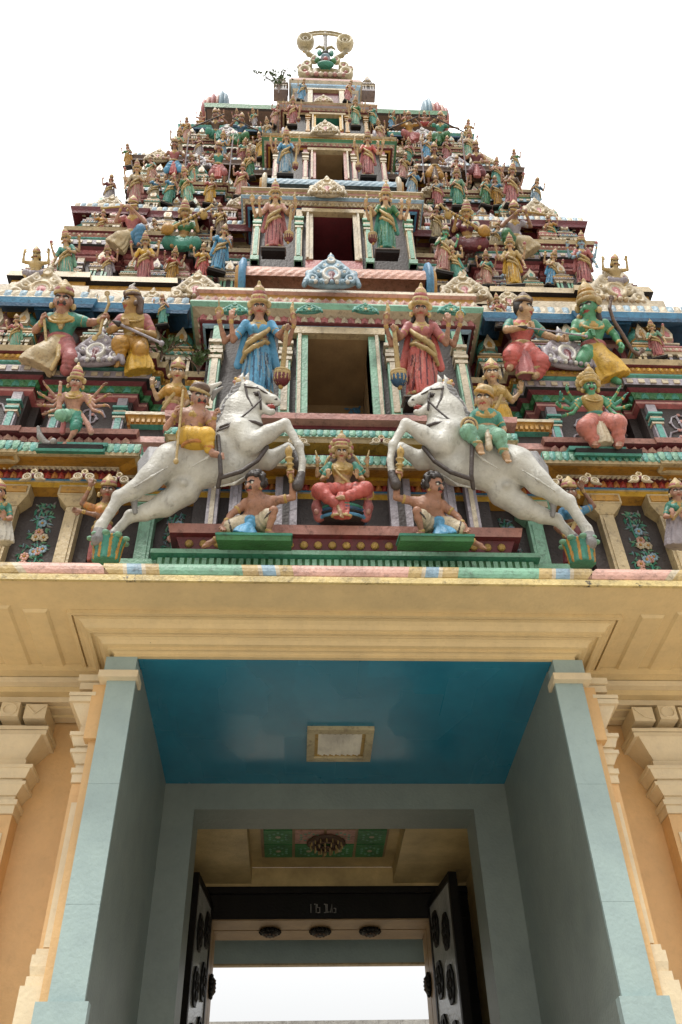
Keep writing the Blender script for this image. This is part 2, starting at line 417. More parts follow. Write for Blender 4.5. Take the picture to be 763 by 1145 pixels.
# ---- pilaster: tapering brackets on a slim shaft
def pilaster(parent, x, Yf, z0, z1, w, c, edge, cap=True, depth=.10, bands=False):
    mb = MB(); h = z1-z0; y1 = Yf+.02
    mb.box(x-w*.5, x+w*.5, Yf-depth, y1, z0, z1-.004, c)
    mb.box(x-w*.62, x+w*.62, Yf-depth-.02, y1+.004, z0, z0+h*.07, edge)
    mb.box(x-w*.30, x+w*.30, Yf-depth-.012, Yf-depth+.004, z0+h*.1, z1-h*.2, edge if bands else c)
    if bands:
        for t, e in ((.62, .12), (.67, .2), (.72, .12), (.78, .25)): mb.box(x-w*(.5+e), x+w*(.5+e), Yf-depth-.03*e*5, y1+.003, z0+h*t, z0+h*(t+.032), 'ivory' if e < .2 else edge)
    if cap:
        mb.frus(x-w*.55, x+w*.55, Yf-depth-.005, y1+.005, z1-h*.16, z1-h*.09, c, (w*.62, w*.62, .05, 0))
        mb.box(x-w*1.17, x+w*1.17, Yf-depth-.06, y1+.006, z1-h*.09, z1, c)
        mb.box(x-w*1.0, x+w*1.0, Yf-depth-.07, Yf-depth-.055, z1-h*.075, z1-h*.02, edge)
    return mb.build('pilaster', parent)

# ---------------- ground storey of the tower
def bounds(Yw, W, bays): return plan(W, Yw, YB, bays)
baysA = [(0, 1.36, .12), (2.22, 3.12, .10), (3.3, 4.35, .12)]
PA = bounds(.05, 4.35, baysA)
z_led = 5.95
base = MB()
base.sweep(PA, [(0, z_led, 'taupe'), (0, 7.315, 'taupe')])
BASE = base.build('base_storey', TOWER)
for x, Yf, c, e in ((2.40, -.05, 'cream', 'ochre'), (2.96, -.05, 'cream', 'ochre'), (1.76, .05, 'mint', 'ivory'), (3.44, -.07, 'cream', 'ochre'), (4.1, -.07, 'cream', 'ochre')):
    for sx in (-1, 1): pilaster(BASE, sx*x, Yf, 6.0, 7.31, .13, c, e)
for sx in (-1, 1):
    for x in (1.18, .98): 
        mb = MB(); mb.box(sx*x-.05, sx*x+.05, -.16, -.04, 6.3, 7.5, 'lilac'); mb.box(sx*x-.02, sx*x+.02, -.172, -.158, 6.3, 7.5, 'ivory' if x > 1 else 'lilac'); mb.build('pilaster', BASE)
    x = .52
    mb = MB(); mb.box(sx*x-.10, sx*x+.10, -.17, -.04, 6.3, 7.5, 'lilac'); mb.box(sx*x-.03, sx*x+.03, -.185, -.168, 6.3, 7.5, 'taupe'); mb.build('pilaster', BASE)
# floral relief painted on the plaster between the pilasters
def flower_panel(parent, x, Yf, z0, z1, w, kind=0):
    mb = MB(); rr = random.Random(int(x*100)+kind)
    for i in range(150):
        t = rr.random(); u = (rr.random()-.5)*w*(1-.5*t)
        c = rr.choice(['mint', 'teal', 'mint', 'jade', 'sky', 'lilac']); r = rr.uniform(.010, .017); a_ = rr.uniform(0, PI)
        q = [(x+u+r*(2.2*math.cos(a_)*e-.7*math.sin(a_)*g), Yf-.004-.016*(1-abs(e))*(1-abs(g)), z0+(z1-z0)*t+r*(2.2*math.sin(a_)*e+.7*math.cos(a_)*g)) for e, g in ((-1, 0), (0, -1), (1, 0), (0, 1), (0, 0))]
        mb.add(q, [(0, 1, 4), (1, 2, 4), (2, 3, 4), (3, 0, 4)], c)
    mb.tube([(x+w*.12*math.sin(6*t), Yf-.004, z0+(z1-z0)*t) for t in np.linspace(0, 1, 13)], .008, 'jade', 5)
    for i in range(9):
        t = rr.uniform(.15, .9); u = (rr.random()-.5)*w*.6*(1-.4*t); c = rr.choice(['pink', 'ivory', 'salmon', 'sky'])
        for k in range(7): a_ = 2*PI*k/7; mb.ell((x+u+.026*math.cos(a_), Yf-.012, z0+(z1-z0)*t+.03*math.sin(a_)), (.016, .01, .018), c, 6, 4)
        mb.ell((x+u, Yf-.016, z0+(z1-z0)*t), (.013, .01, .014), 'ochre', 6, 4)
    return mb.build('flower_relief', parent)
for sx in (-1, 1):
    flower_panel(BASE, sx*2.68, -.05, 6.35, 7.22, .30); flower_panel(BASE, sx*1.52, .05, 6.3, 7.2, .26, 1); flower_panel(BASE, sx*3.77, -.07, 6.35, 7.22, .30, 2)

def cornice_A(poly, name, zo=0., c1='yellow', refx=None, y_max=1e9):
    mb = MB()
    pr = [(.0, 7.312, 'ochre'), (.10, 7.335, c1), (.10, 7.40, 'ivory'), (.115, 7.405, 'blue'), (.115, 7.43, 'maroon'), (.10, 7.435, 'red'), (.10, 7.52, 'maroon'), (.14, 7.53, 'ivory'), (.16, 7.55, 'ochre'),
          (.33, 7.345, 'cream'), (.37, 7.335, 'cream'), (.38, 7.365, 'mint'), (.35, 7.47, 'mint'), (.27, 7.57, 'teal'), (.22, 7.60, 'cream'), (.22, 7.625, 'maroon'), (.24, 7.63, 'rose'), (.22, 7.70, 'maroon'), (.29, 7.71, 'pink'), (.31, 7.76, 'rose'), (-.2, 7.78, 'rose')]
    # the eave droops: everything above the wall band is lifted so that its lip hangs just below the soffit
    pr = [(o, z+(.0 if i < 9 else .15)+zo, c) for i, (o, z, c) in enumerate(pr)]
    mb.sweep(poly, pr)
    mb.petals(poly, .105, 7.438+zo, .075, .062, .035, ['red', 'orange'], up=True)
    mb.studs(poly, .15, 7.525+zo, .016, .05, 'ivory')
    mb.petals(poly, .385, 7.50+zo, .12, .062, .012, ['mint', 'teal'], up=False)
    mb.petals(poly, .235, 7.785+zo, .062, .085, .035, ['pink', 'salmon'], up=True)
    return mb.build(name, BASE)
PA_side = bounds(.05, 4.35, [(2.22, 3.12, .10), (3.3, 4.35, .12)])
cornice_A(PA_side, 'cornice')
# centre block of the storey: podium, shadowed niche, its own cornice
mb = MB()
PG = rect(-1.50, 1.50, -.34, .4)
mb.sweep(PG, [(0, z_led, 'mint'), (.0, 6.20, 'green'), (.05, 6.21, 'green'), (.05, 6.32, 'jade'), (.10, 6.33, 'mint'), (.10, 6.375, 'teal'), (-.1, 6.38, 'mint')])
mb.dentils(PG, .05, 6.225, .08, .06, .02, 'mint', .6)
mb.sweep(rect(-1.36, 1.36, -.38, .3), [(0, 6.382, 'maroon'), (.05, 6.51, 'maroon'), (.10, 6.515, 'pink'), (.12, 6.60, 'pink'), (-.3, 6.605, 'rose')])
mb.sweep(rect(-1.98, -1.52, -.32, .2), [(0, z_led, 'rose'), (0, 6.24, 'ochre'), (.03, 6.25, 'mint'), (.03, 6.34, 'rose'), (-.05, 6.345, 'rose')]); mb.sweep(rect(1.52, 1.98, -.32, .2), [(0, z_led, 'rose'), (0, 6.24, 'ochre'), (.03, 6.25, 'mint'), (.03, 6.34, 'rose'), (-.05, 6.345, 'rose')])
for x in np.arange(-1.3, 1.31, .118): mb.ell((x, -.412, 6.455), (.036, .03, .036), 'gold', 8, 5)
mb.build('podium', BASE)
PC = rect(-1.36, 1.36, -.08, 1.0)
mb = MB()
mb.sweep(PC, [(0, 7.49, 'ochre'), (.06, 7.50, 'yellow'), (.06, 7.57, 'blue'), (.08, 7.575, 'blue'), (.08, 7.62, 'ivory'), (.07, 7.63, 'red'), (.07, 7.71, 'dark'), (.10, 7.72, 'maroon'), (.12, 7.78, 'ochre'), (.26, 7.79, 'cream'), (.28, 7.82, 'cream'), (.30, 7.83, 'mint'), (.28, 7.92, 'mint'),
              (.22, 7.98, 'teal'), (.22, 8.0, 'maroon'), (.24, 8.01, 'maroon'), (.24, 8.05, 'pink'), (.32, 8.06, 'pink'), (.33, 8.13, 'pink'), (-.02, 8.14, 'rose')])
mb.petals(PC, .302, 7.83, .09, .062, .012, ['mint', 'teal'], up=False); mb.studs(PC, .09, 7.715, .016, .05, 'ivory'); mb.petals(PC, .075, 7.635, .07, .055, .03, ['red', 'orange'])
mb.build('centre_cornice', BASE)
for px, py, Y in ((36, 529, -.45), (93, 529, -.45), (132, 533, -.40), (660, 533, -.45), (717, 531, -.45), (628, 535, -.40), (333, 489, -.40), (427, 489, -.40)):
    p = at(px, py+9, Y); ornament(SCROLL, BASE, p, .22)
# little block shrines beside the horses, carrying the two attendants
for sx in (-1, 1):
    mb = MB(); x0, x1 = sorted((sx*1.52, sx*1.98)); R_ = rect(x0, x1, -.22, .5)
    mb.sweep(R_, [(0, 7.66, 'rose'), (.02, 7.80, 'pink'), (.06, 7.82, 'pink'), (.06, 7.9, 'lilac'), (.0, 7.92, 'taupe'), (0, 8.06, 'jade'), (.05, 8.08, 'ochre'), (.08, 8.16, 'ochre'), (.10, 8.17, 'ivory'), (.10, 8.21, 'jade'), (-.1, 8.22, 'jade')])
    mb.dentils(R_, .05, 8.085, .07, .05, .03, 'ochre'); mb.build('shrine_block', BASE)

# ---------------- storeys with doors: wall, stepped cornice, upper wall, drooping eave
def storey(W, Yw, bays, z0, zw, ze, zh, zt, pal, name='storey', eave=.46, hara_in=.22, t=1.0, pil=('cream', 'ochre'), ctr=None):
    P = plan(W, Yw, YB, bays); b = MB()
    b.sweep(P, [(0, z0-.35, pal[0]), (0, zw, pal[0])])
    Y2 = Yw+hara_in; W2 = W-hara_in*.6
    nb = [(x0, x1-(.0 if x1 < W else hara_in*.6), p*.8) for x0, x1, p in bays if x0 > 0 and x1-x0 > .1]
    if bays[0][2] < 0: nb.insert(0, (0, bays[0][1]+.02, -.75))
    P2 = plan(W2, Y2, YB-.1, nb)
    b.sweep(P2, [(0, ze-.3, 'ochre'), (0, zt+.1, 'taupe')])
    ST = b.build(name, TOWER)
    # stepped cornice
    h = ze-zw; c = MB()
    q = lambda f: zw+h*f
    c.sweep(P, [(0, q(0), 'rose'), (.05*t, q(.04), 'pink'), (.05*t, q(.10), 'maroon'), (.06*t, q(.13), pal[1]), (.08*t, q(.30), 'maroon'), (.13*t, q(.34), 'dark'), (.16*t, q(.37), pal[2]), (.17*t, q(.54), 'ivory'), (.12*t, q(.57), 'maroon'), (.12*t, q(.63), pal[3]), (.16*t, q(.66), pal[3]), (.16*t, q(.70), 'ivory'),
                (.15*t, q(.72), pal[4]), (.19*t, q(.78), pal[4]), (.16*t, q(.85), 'maroon'), (.21*t, q(.87), 'cream'), (.24*t, q(.98), 'cream'), (-.1, q(1.0), 'cream')])
    c.petals(P, .065*t, q(.14), h*.15, .085*t, .03*t, [pal[1], pal[5]])
    c.dentils(P, .165*t, q(.40), h*.10, .13*t, .012, 'ivory', .5)
    c.petals(P, .175*t, q(.73), h*.11, .06*t, .02*t, [pal[4], pal[6]], up=False)
    c.build('cornice', ST)
    # bands of the upper wall and the eave
    e = MB(); h2 = zh-ze
    u = lambda f: ze+h2*f
    e.sweep(P2, [(.0, u(.0), 'cream'), (.04, u(.06), 'ochre'), (.04, u(.18), 'ivory'), (.06, u(.21), pal[1]), (.06, u(.30), pal[9]), (.09, u(.32), 'green'), (.09, u(.38), 'maroon'), (.05, u(.44), pal[2]), (.05, u(.72), pal[9]), (.08, u(.75), pal[9]), (.09, u(.83), 'maroon'), (.15*t, u(.88), 'ochre'), (.18*t, u(.95), pal[7]),
                 (eave*.97, zh-.32*t+.0, pal[7]), (eave, zh-.27*t, pal[8]), (eave+.03, zh-.20*t, 'ivory'), (eave-.06, zh-.0*t, 'pink'), (eave-.2, zh+.12*t, 'ivory'), (eave-.2, zh+(zt-zh)*.5, 'dark'), (eave-.3, zh+(zt-zh)*.55, pal[4]), (eave-.3, zh+(zt-zh)*.8, 'dark'), (eave-.24, zh+(zt-zh)*.82, 'cream'), (eave-.26, zt-.001, 'taupe'), (-.2, zt+.02, 'dark')])
    e.petals(P2, .055, u(.46), h2*.25, .10*t, .04*t, ['rose', 'maroon'])
    e.petals(P2, eave-.01, zh-.245*t, .22*t, .085*t, .035*t, ['ivory', 'sky'], up=False)
    e.petals(P2, eave-.19, zh+.01, .10*t, .10*t, .03, ['pink', 'ivory'])
    e.build('eave', ST)
    # pilasters of the bays
    for x0, x1, p in bays:
        if x0 == 0 or x1-x0 < .1: continue
        for x in (x0+.09*t, min(x1, W)-.09*t):
            for sx in (-1, 1): pilaster(ST, sx*x, Yw-p, z0-.2, zw, .10*t, pil[0], pil[1], cap=False, depth=.06*t, bands=True)
    return ST, P, P2

def steps(b, w=.085):
    out = []
    for x0, x1, p in b:
        if p <= 0: out.append((x0, x1, p)); continue
        out += [(x0-w, x0, p*.5), (x0, x1, p)]
        if abs(x1-b[-1][1]) > 1e-6: out.append((x1, x1+w, p*.5))
    return out
palA = ['taupe', 'green', 'lilac', 'teal', 'ochre', 'jade', 'yellow', 'navy', 'blue', 'pink']
baysB = steps([(0, .75, -.8), (2.16, 2.98, .24), (3.22, 3.92, .30)])
S1, P1, P1h = storey(3.92, .36, baysB, 8.2, 8.86, 9.42, 10.55, 11.35, palA, t=1.0, pil=('lilac', 'teal'))
palB = ['taupe', 'rose', 'lilac', 'teal', 'pink', 'rose', 'ivory', 'maroon', 'maroon', 'cream']
S2, P2, P2h = storey(3.38, .70, steps([(0, .7, -.8), (2.08, 2.72, .22), (2.94, 3.38, .26)]), 11.4, 12.08, 12.6, 13.45, 13.8, palB, t=.9, eave=.36, pil=('cream', 'lilac'), hara_in=.2)
palC = ['brown', 'pink', 'sky', 'green', 'cream', 'rose', 'ivory', 'brown', 'brown', 'ivory']
S3, P3, P3h = storey(3.02, 1.10, steps([(0, .62, -.8), (1.76, 2.30, .2), (2.52, 3.02, .24)]), 13.85, 14.45, 14.9, 16.0, 16.35, palC, t=.8, eave=.32, pil=('mint', 'ochre'), hara_in=.2)
palD = ['taupe', 'cream', 'ivory', 'green', 'pink', 'jade', 'cream', 'navy', 'teal', 'cream']
S4, P4, P4h = storey(2.52, 1.46, steps([(0, .56, -.8), (1.42, 1.86, .18), (2.06, 2.52, .2)]), 16.45, 16.9, 17.25, 18.1, 18.4, palD, t=.7, eave=.29, pil=('rose', 'ochre'), hara_in=.18)

# ---- middle bay of each storey: doorway, lintel, barrel roof with gables
def doorway(ST, Yc, z0, z1, w, frame, inner, lint, roofz, roof_r, roof_w, roof_c, end_c, half, t=1.0, back=.3, pilc=('mint', 'ivory'), wallc='taupe', zwall=None, lc=('sky', 'rose', 'ivory', 'mint', 'pink', 'salmonpale', 'ochre'), lo=.15):
    f = MB()
    d = back-Yc+.55
    f.box(-w-.12*t, -w, Yc-.05, Yc+.3, z0, z1, frame); f.box(w, w+.12*t, Yc-.05, Yc+.3, z0, z1, frame)
    for x in (-w-.09*t, w+.09*t): f.box(x-.018*t, x+.018*t, Yc-.075, Yc-.048, z0, z1, 'ivory')
    f.box(-w-.2*t, w+.2*t, Yc-.08, Yc+.3, z1+.003, z1+.12*t, 'cream')
    o = f.build('doorway', ST)
    r = MB()                                         # the dim room behind the opening
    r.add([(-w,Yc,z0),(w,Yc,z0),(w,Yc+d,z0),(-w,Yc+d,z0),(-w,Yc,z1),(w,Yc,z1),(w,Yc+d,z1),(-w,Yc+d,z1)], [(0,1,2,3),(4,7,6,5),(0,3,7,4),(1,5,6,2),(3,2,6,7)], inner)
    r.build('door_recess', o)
    wl_ = MB(); za = z0-.45*t if zwall is None else zwall
    for x0, x1 in ((-half+.06, -w-.121*t), (w+.121*t, half-.06)): wl_.box(x0, x1, Yc+.004, Yc+.6, za, z1+.124*t, wallc)
    wl_.box(-w-.121*t, w+.121*t, Yc-.03, Yc+.6, za, z0-.002, 'rose')
    wl_.build('front_wall', ST)
    for x in (w+.24*t, half-.16*t):
        for sx in (-1, 1): pilaster(ST, sx*x, Yc, z0-.1, z1+.1*t, .11*t, pilc[0], pilc[1], cap=False, depth=.08*t, bands=True)
    L = rect(-half, half, Yc-.02, Yc+.5); m = MB(); z = z1+.125*t; k = lint*t
    m.sweep(L, [(0, z, lc[0]), (.03, z+.02*k, lc[0]), (.03, z+.05*k, 'maroon'), (.06, z+.06*k, lc[1]), (.06, z+.16*k, 'ivory'), (.10, z+.18*k, lc[2]), (lo, z+.20*k, lc[3]), (lo+.03, z+.26*k, lc[3]), (lo+.02, z+.30*k, lc[4]), (lo*.65, z+.44*k, lc[5]), (.10, z+.46*k, lc[6]), (.10, z+.54*k, lc[5]), (.14, z+.56*k, 'ivory'), (.12, z+.64*k, lc[6]), (.0, z+.66*k, 'cream')])
    m.petals(L, .065, z+.065*k, .095*k, .075*t, .03, [lc[1], 'ivory']); m.petals(L, lo-.02, z+.31*k, .12*k, .09*t, .03, [lc[4], 'ivory'])
    m.build('lintel', ST)
    # barrel roof lying crosswise, its ends closed with ringed horseshoes
    b = MB(); n = 18; cz = roofz; cy = Yc+.18
    nx = 40; vs = []; fs = []; k0 = len(b.v)
    for i in range(nx+1):
        x = -roof_w+2*roof_w*i/nx
        for j in range(n+1):
            a = -.35+(PI+.6)*j/n
            rr = roof_r*(1+.018*((i+j) % 2))
            vs.append((x, cy-rr*math.cos(a), cz+rr*math.sin(a)))
    for i in range(nx):
        for j in range(n): A = i*(n+1)+j; fs.append((A, A+n+1, A+n+2, A+1))
    b.add(vs, fs, roof_c)
    bo = b.build('barrel_roof', ST)
    for sx in (-1, 1):
        e = MB()
        prof = [(1.0, 0), (1.32, .02), (1.36, .10), (1.2, .16), (1.05, .17), (1.0, .24), (.6, .26), (.0, .27)]
        cols = 20
        vs = []; fs = []
        for p in prof:
            for j in range(cols): a = 2*PI*j/cols; vs.append((sx*(roof_w-.05+p[1]*roof_r*2.0), cy-roof_r*p[0]*math.cos(a), cz+roof_r*p[0]*math.sin(a)*1.08))
        for i in range(len(prof)-1):
            for j in range(cols):
                q = (i*cols+j, i*cols+(j+1) % cols, (i+1)*cols+(j+1) % cols, (i+1)*cols+j); fs.append(q if sx > 0 else q[::-1])
        e.add(vs[:4*cols], [f for f in fs if max(f) < 4*cols], end_c)
        e.add(vs[3*cols:], [tuple(i-3*cols for i in f) for f in fs if min(f) >= 3*cols], 'ochre')
        e.build('roof_end', bo, smooth=True)
    return o

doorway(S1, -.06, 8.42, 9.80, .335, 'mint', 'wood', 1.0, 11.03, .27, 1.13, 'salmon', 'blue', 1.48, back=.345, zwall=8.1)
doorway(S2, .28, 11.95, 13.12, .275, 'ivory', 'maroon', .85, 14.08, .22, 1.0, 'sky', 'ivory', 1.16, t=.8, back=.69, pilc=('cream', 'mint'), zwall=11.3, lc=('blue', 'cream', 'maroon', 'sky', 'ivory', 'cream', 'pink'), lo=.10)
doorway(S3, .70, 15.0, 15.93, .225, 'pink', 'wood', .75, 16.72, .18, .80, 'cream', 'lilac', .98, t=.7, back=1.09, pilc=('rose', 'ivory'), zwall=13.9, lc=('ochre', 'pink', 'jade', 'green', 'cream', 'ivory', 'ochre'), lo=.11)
doorway(S4, 1.08, 17.62, 18.22, .215, 'yellow', 'jade', .7, 18.92, .15, .70, 'ivory', 'pink', .80, t=.6, back=1.45, pilc=('cream', 'ochre'), wallc='dark', zwall=16.4, lc=('cream', 'pink', 'rose', 'lilac', 'cream', 'ivory', 'pink'), lo=.10)

# ---------------- crowning roof: ribbed barrel with horn ends, front gable with the openwork ring
mb = MB(); RY = 1.78; RP = rect(-1.84, 1.84, RY, 3.4)
mb.sweep(RP, [(0, 18.0, 'jade'), (0, 18.62, 'rose'), (.05, 18.64, 'ivory'), (.05, 18.74, 'maroon'), (.12, 18.8, 'brown'), (.46, 19.0, 'taupe'), (.50, 19.02, 'green'), (.52, 19.16, 'ivory'), (.46, 19.24, 'taupe'), (.05, 19.5, 'cream'), (-.05, 19.7, 'cream')])
ROOF = mb.build('crown_roof', TOWER)
b = MB(); n = 20; nx = 46; cz, cy, rr0 = 19.75, 2.55, .82
vs = []; fs = []
for i in range(nx+1):
    x = -2.1+4.2*i/nx
    for j in range(n+1):
        a = PI*j/n; r = rr0*(1+.02*((i+j) % 2)); vs.append((x, cy-r*math.cos(a), cz+r*1.25*math.sin(a)))
for i in range(nx):
    for j in range(n): A = i*(n+1)+j; fs.append((A, A+n+1, A+n+2, A+1))
b.add(vs, fs, 'ochre'); VAULT = b.build('barrel_vault', ROOF)
# the wavy chain along the edge of the vault
b = MB()
for sx in (-1, 1):
    for ph in (0, PI):
        b.tube([(sx*(.5+1.25*k/40), 1.62, 19.66+.16+.10*math.sin(ph+k*PI/5)) for k in range(41)], .028, 'rose' if ph else 'salmon', 6)
b.build('edge_chain', ROOF)
for sx in (-1, 1):
    e = MB()
    for k, (x, r, c) in enumerate(((2.02, .34, 'sky'), (2.09, .38, 'sky'), (2.17, .30, 'salmon'), (2.26, .34, 'rose'), (2.35, .31, 'salmon'), (2.43, .27, 'rose'))):
        p = []
        e.ell((sx*x, 1.74, 19.92-.05*max(0, k-2)), (.085, .30*r/.3, .40*r/.3), c, 12, 8)
    e.build('roof_horn', ROOF, smooth=True)
# top shrine front with its small dark opening
TS = MB(); T_ = rect(-.62, .62, 1.52, 2.2)
TS.sweep(T_, [(0, 18.3, 'jade'), (.0, 19.0, 'pink'), (.05, 19.1, 'ivory'), (.08, 19.3, 'cream'), (.02, 19.35, 'taupe'), (.02, 20.42, 'ivory'), (.06, 20.5, 'sky'), (.10, 20.6, 'blue'), (.10, 20.66, 'ivory'), (.14, 20.75, 'pink'), (.10, 20.95, 'lilac'), (.02, 21.05, 'cream'), (-.1, 21.15, 'rose')])
TS.box(-.26, .26, 1.488, 1.53, 19.75, 20.38, 'maroon')
for x in (-.32, .32): TS.box(x-.05, x+.05, 1.43, 1.515, 19.7, 20.4, 'ivory')
TS.box(-.40, .40, 1.42, 1.512, 20.401, 20.46, 'cream')
TOPS = TS.build('top_shrine', ROOF)
# front gable above it: scrolled arch, dark crest, and a ring standing out on a stem
S = Sdf(1.5)
S.ell((0, 2, 18), (46, 8, 20), 'olive', 3)
for sx in (-1, 1):
    for x, z, r in ((40, 14, 14), (36, 36, 10), (22, 52, 8), (50, 30, 6)):
        S.ring((sx*x, -4, z), (0, 1, 0), r*.7, r*.36, 'olivepale', 1.5, 1.4); S.ell((sx*x, -6, z), (r*.3,)*3, 'rose', .5)
    S.chain([(sx*20, -4, 60), (sx*34, -4, 70), (sx*46, -4, 92), (sx*52, -5, 104)], [4, 4.5, 4.5, 4], 'olive', 2)
    S.ring((sx*40, -6, 103), (0, 1, 0), 13, 4.8, 'olivepale', 2, 2.0); S.ring((sx*40, -8, 103), (0, 1, 0), 5, 3.0, 'olive', 1, 1.8)
    S.cone((sx*30, -2, 74), (sx*46, -4, 76), 2.4, 1.2, 'gold', 1)
S.chain([(math.cos(a)*56, -6-3*math.sin(a), 100+30*math.sin(a)) for a in np.linspace(.15, PI-.15, 15)], [3.6]*15, 'olive', 1)
S.chain([(math.cos(a)*50, -8-3*math.sin(a), 98+23*math.sin(a)) for a in np.linspace(.3, PI-.3, 13)], [2.2]*13, 'olivepale', 1)
S.cone((0, -4, 70), (0, -8, 128), 4.2, 4, 'grey', 1)
S.ell((0, -6, 66), (8, 7, 11), 'green', 2); S.ell((0, -10, 44), (11, 7, 9), 'lilac', 2); S.ell((0, -14, 56), (6, 5, 6), 'taupe', 1); S.ell((0, -15, 46), (9, 5, 4), 'sky', 1); S.ell((0, -12, 26), (17, 7, 5), 'jade', 1); S.ell((0, -16, 36), (5, 4, 5), 'rose', .5)
for q in (-1, 1): S.ell((q*12, -12, 60), (5, 4, 8), 'jade', 1); S.ell((q*16, -12, 38), (6, 5, 6), 'green', 1); S.chain([(q*4, -14, 72), (q*12, -12, 80), (q*20, -10, 76)], [3, 2.6, 1.5], 'olive', 1); S.chain([(q*40, -6, 116), (q*52, -6, 112), (q*55, -6, 98)], [3.4, 3.6, 3], 'olive', 1)
for k in range(-4, 5): S.ell((k*9, -8, 5), (4.5, 4, 5), 'ivory' if k % 2 else 'pink', .6)
ORN = to_obj('crest', S.mesh('crest'), ROOF, (0, 1.52, 21.1)); ORN.scale = (.0108, .0125, .0142); ORN.rotation_euler.x = .12

# ---------------- gables, cupolas standing along the ledges
def put(me, parent, px, py, Y, w, high=1.15, name='gable_ornament'): return ornament(me, parent, at(px, py, Y), w, name, high)
G = GABLE
for me, par, px, py, Y, w, hi in (
    (G[1], S1, 105, 408, -.16, .60, 1.3), (G[1], S1, 637, 411, -.16, .60, 1.3),
    (G[0], S1, 42, 341, .12, .78, 1.2), (G[0], S1, 218, 336, .06, .62, 1.2), (G[0], S1, 521, 336, .06, .62, 1.2), (G[0], S1, 692, 341, .12, .78, 1.2), (G[0], S1, 168, 344, .10, .40, 1.1), (G[0], S1, 571, 345, .10, .40, 1.1),
    (G[2], S1, 371, 321, -.36, .62, 1.25), (G[3], S1, 262, 351, -.36, .30, .8), (G[3], S1, 346, 350, -.37, .28, .8), (G[3], S1, 409, 350, -.37, .28, .8), (G[3], S1, 505, 351, -.36, .30, .8), (G[3], S1, 745, 412, .1, .4, 1.), (G[3], S1, 20, 410, .1, .34, 1.),
    (G[1], S2, 174, 266, .44, .66, 1.2), (G[1], S2, 556, 268, .44, .66, 1.2), (G[0], S2, 121, 238, .44, .5, 1.2), (G[0], S2, 604, 243, .44, .5, 1.2), (G[0], S2, 366, 219, .06, .52, 1.25), (G[3], S2, 93, 259, .5, .3, 1.), (G[3], S2, 634, 264, .5, .3, 1.),
    (G[1], S3, 217, 190, .86, .56, 1.2), (G[1], S3, 511, 192, .86, .56, 1.2), (G[0], S3, 176, 180, .80, .42, 1.2), (G[0], S3, 540, 184, .80, .42, 1.2), (G[0], S3, 364, 150, .50, .46, 1.3), (G[0], S3, 243, 214, .9, .36, 1.), (G[0], S3, 484, 216, .9, .36, 1.),
    (G[1], S4, 252, 155, 1.2, .5, 1.2), (G[1], S4, 474, 157, 1.2, .5, 1.2), (G[0], S4, 362, 115, 1.0, .34, 1.3), (G[0], S4, 279, 172, 1.1, .42, 1.), (G[0], S4, 445, 174, 1.1, .42, 1.),
    (G[0], S2, 268, 232, .55, .36, 1.), (G[0], S2, 466, 234, .55, .36, 1.)):
    put(me, par, px, py, Y, w, hi)
def pavilion_mesh(c1, c2, c3):
    mb = MB(); F_ = mb.frus
    F_(-40, 40, -30, 40, 0, 6, c2, (2,2,2,0)); F_(-38, 38, -28, 40, 6, 12, 'ivory'); F_(-34, 34, -22, 40, 12, 42, 'taupe')
    for x in (-29, -14, 14, 29): mb.box(x-4, x+4, -27, -21, 12, 42, c3); mb.box(x-6, x+6, -29, -21, 36, 41.9, 'ivory')
    mb.box(-9, 9, -23.5, -21.8, 14, 36, 'dark')
    F_(-37, 37, -27, 40, 42, 46, 'ivory', (3,3,3,0)); F_(-44, 44, -34, 40, 46, 52, c1, (-4,-4,-4,0)); F_(-39, 39, -29, 40, 52, 56, 'ivory'); F_(-41, 41, -31, 40, 56, 59, c2)
    for k in range(9): mb.ell((-36+9*k, -33, 49), (3.6, 3, 3.4), 'ivory' if k % 2 else c1, 6, 4)
    F_(-28, 28, -20, 40, 59, 68, c3); F_(-32, 32, -24, 40, 68, 71, 'ivory')
    mb.lathe((0, 2, 71), [(24, 0), (27, 3), (26, 9), (26, 13), (31, 16), (32, 20), (28, 28), (19, 36), (9, 40), (5, 42), (7, 46), (4, 49), (1, 56)], c1, 14)
    mb.lathe((0, 2, 71), [(26.6, 9, c2), (26.6, 13, c2)], c2, 14)
    mb.prism([(-13, 76), (13, 76), (17, 86), (12, 96), (5, 103), (0, 112), (-5, 103), (-12, 96), (-17, 86)], -33, -20, 'ivory'); mb.prism([(-6, 79), (6, 79), (8, 86), (0, 94), (-8, 86)], -34.2, -32.5, c2)
    return mb.mesh('pavilion')
PAV = [pavilion_mesh('teal', 'ochre', 'cream'), pavilion_mesh('pink', 'rose', 'lilac'), pavilion_mesh('sky', 'maroon', 'cream'), pavilion_mesh('cream', 'jade', 'pink'), pavilion_mesh('lilac', 'ochre', 'mint'), pavilion_mesh('grey', 'lilac', 'grey')]
def pav(par, x, y, z, w, hi, k):
    o = to_obj('shrine', PAV[k % 5 if k < 900 else 5], par, (x, y, z)); s_ = w/84.; o.scale = (s_, s_, s_*hi); return o
k = 0
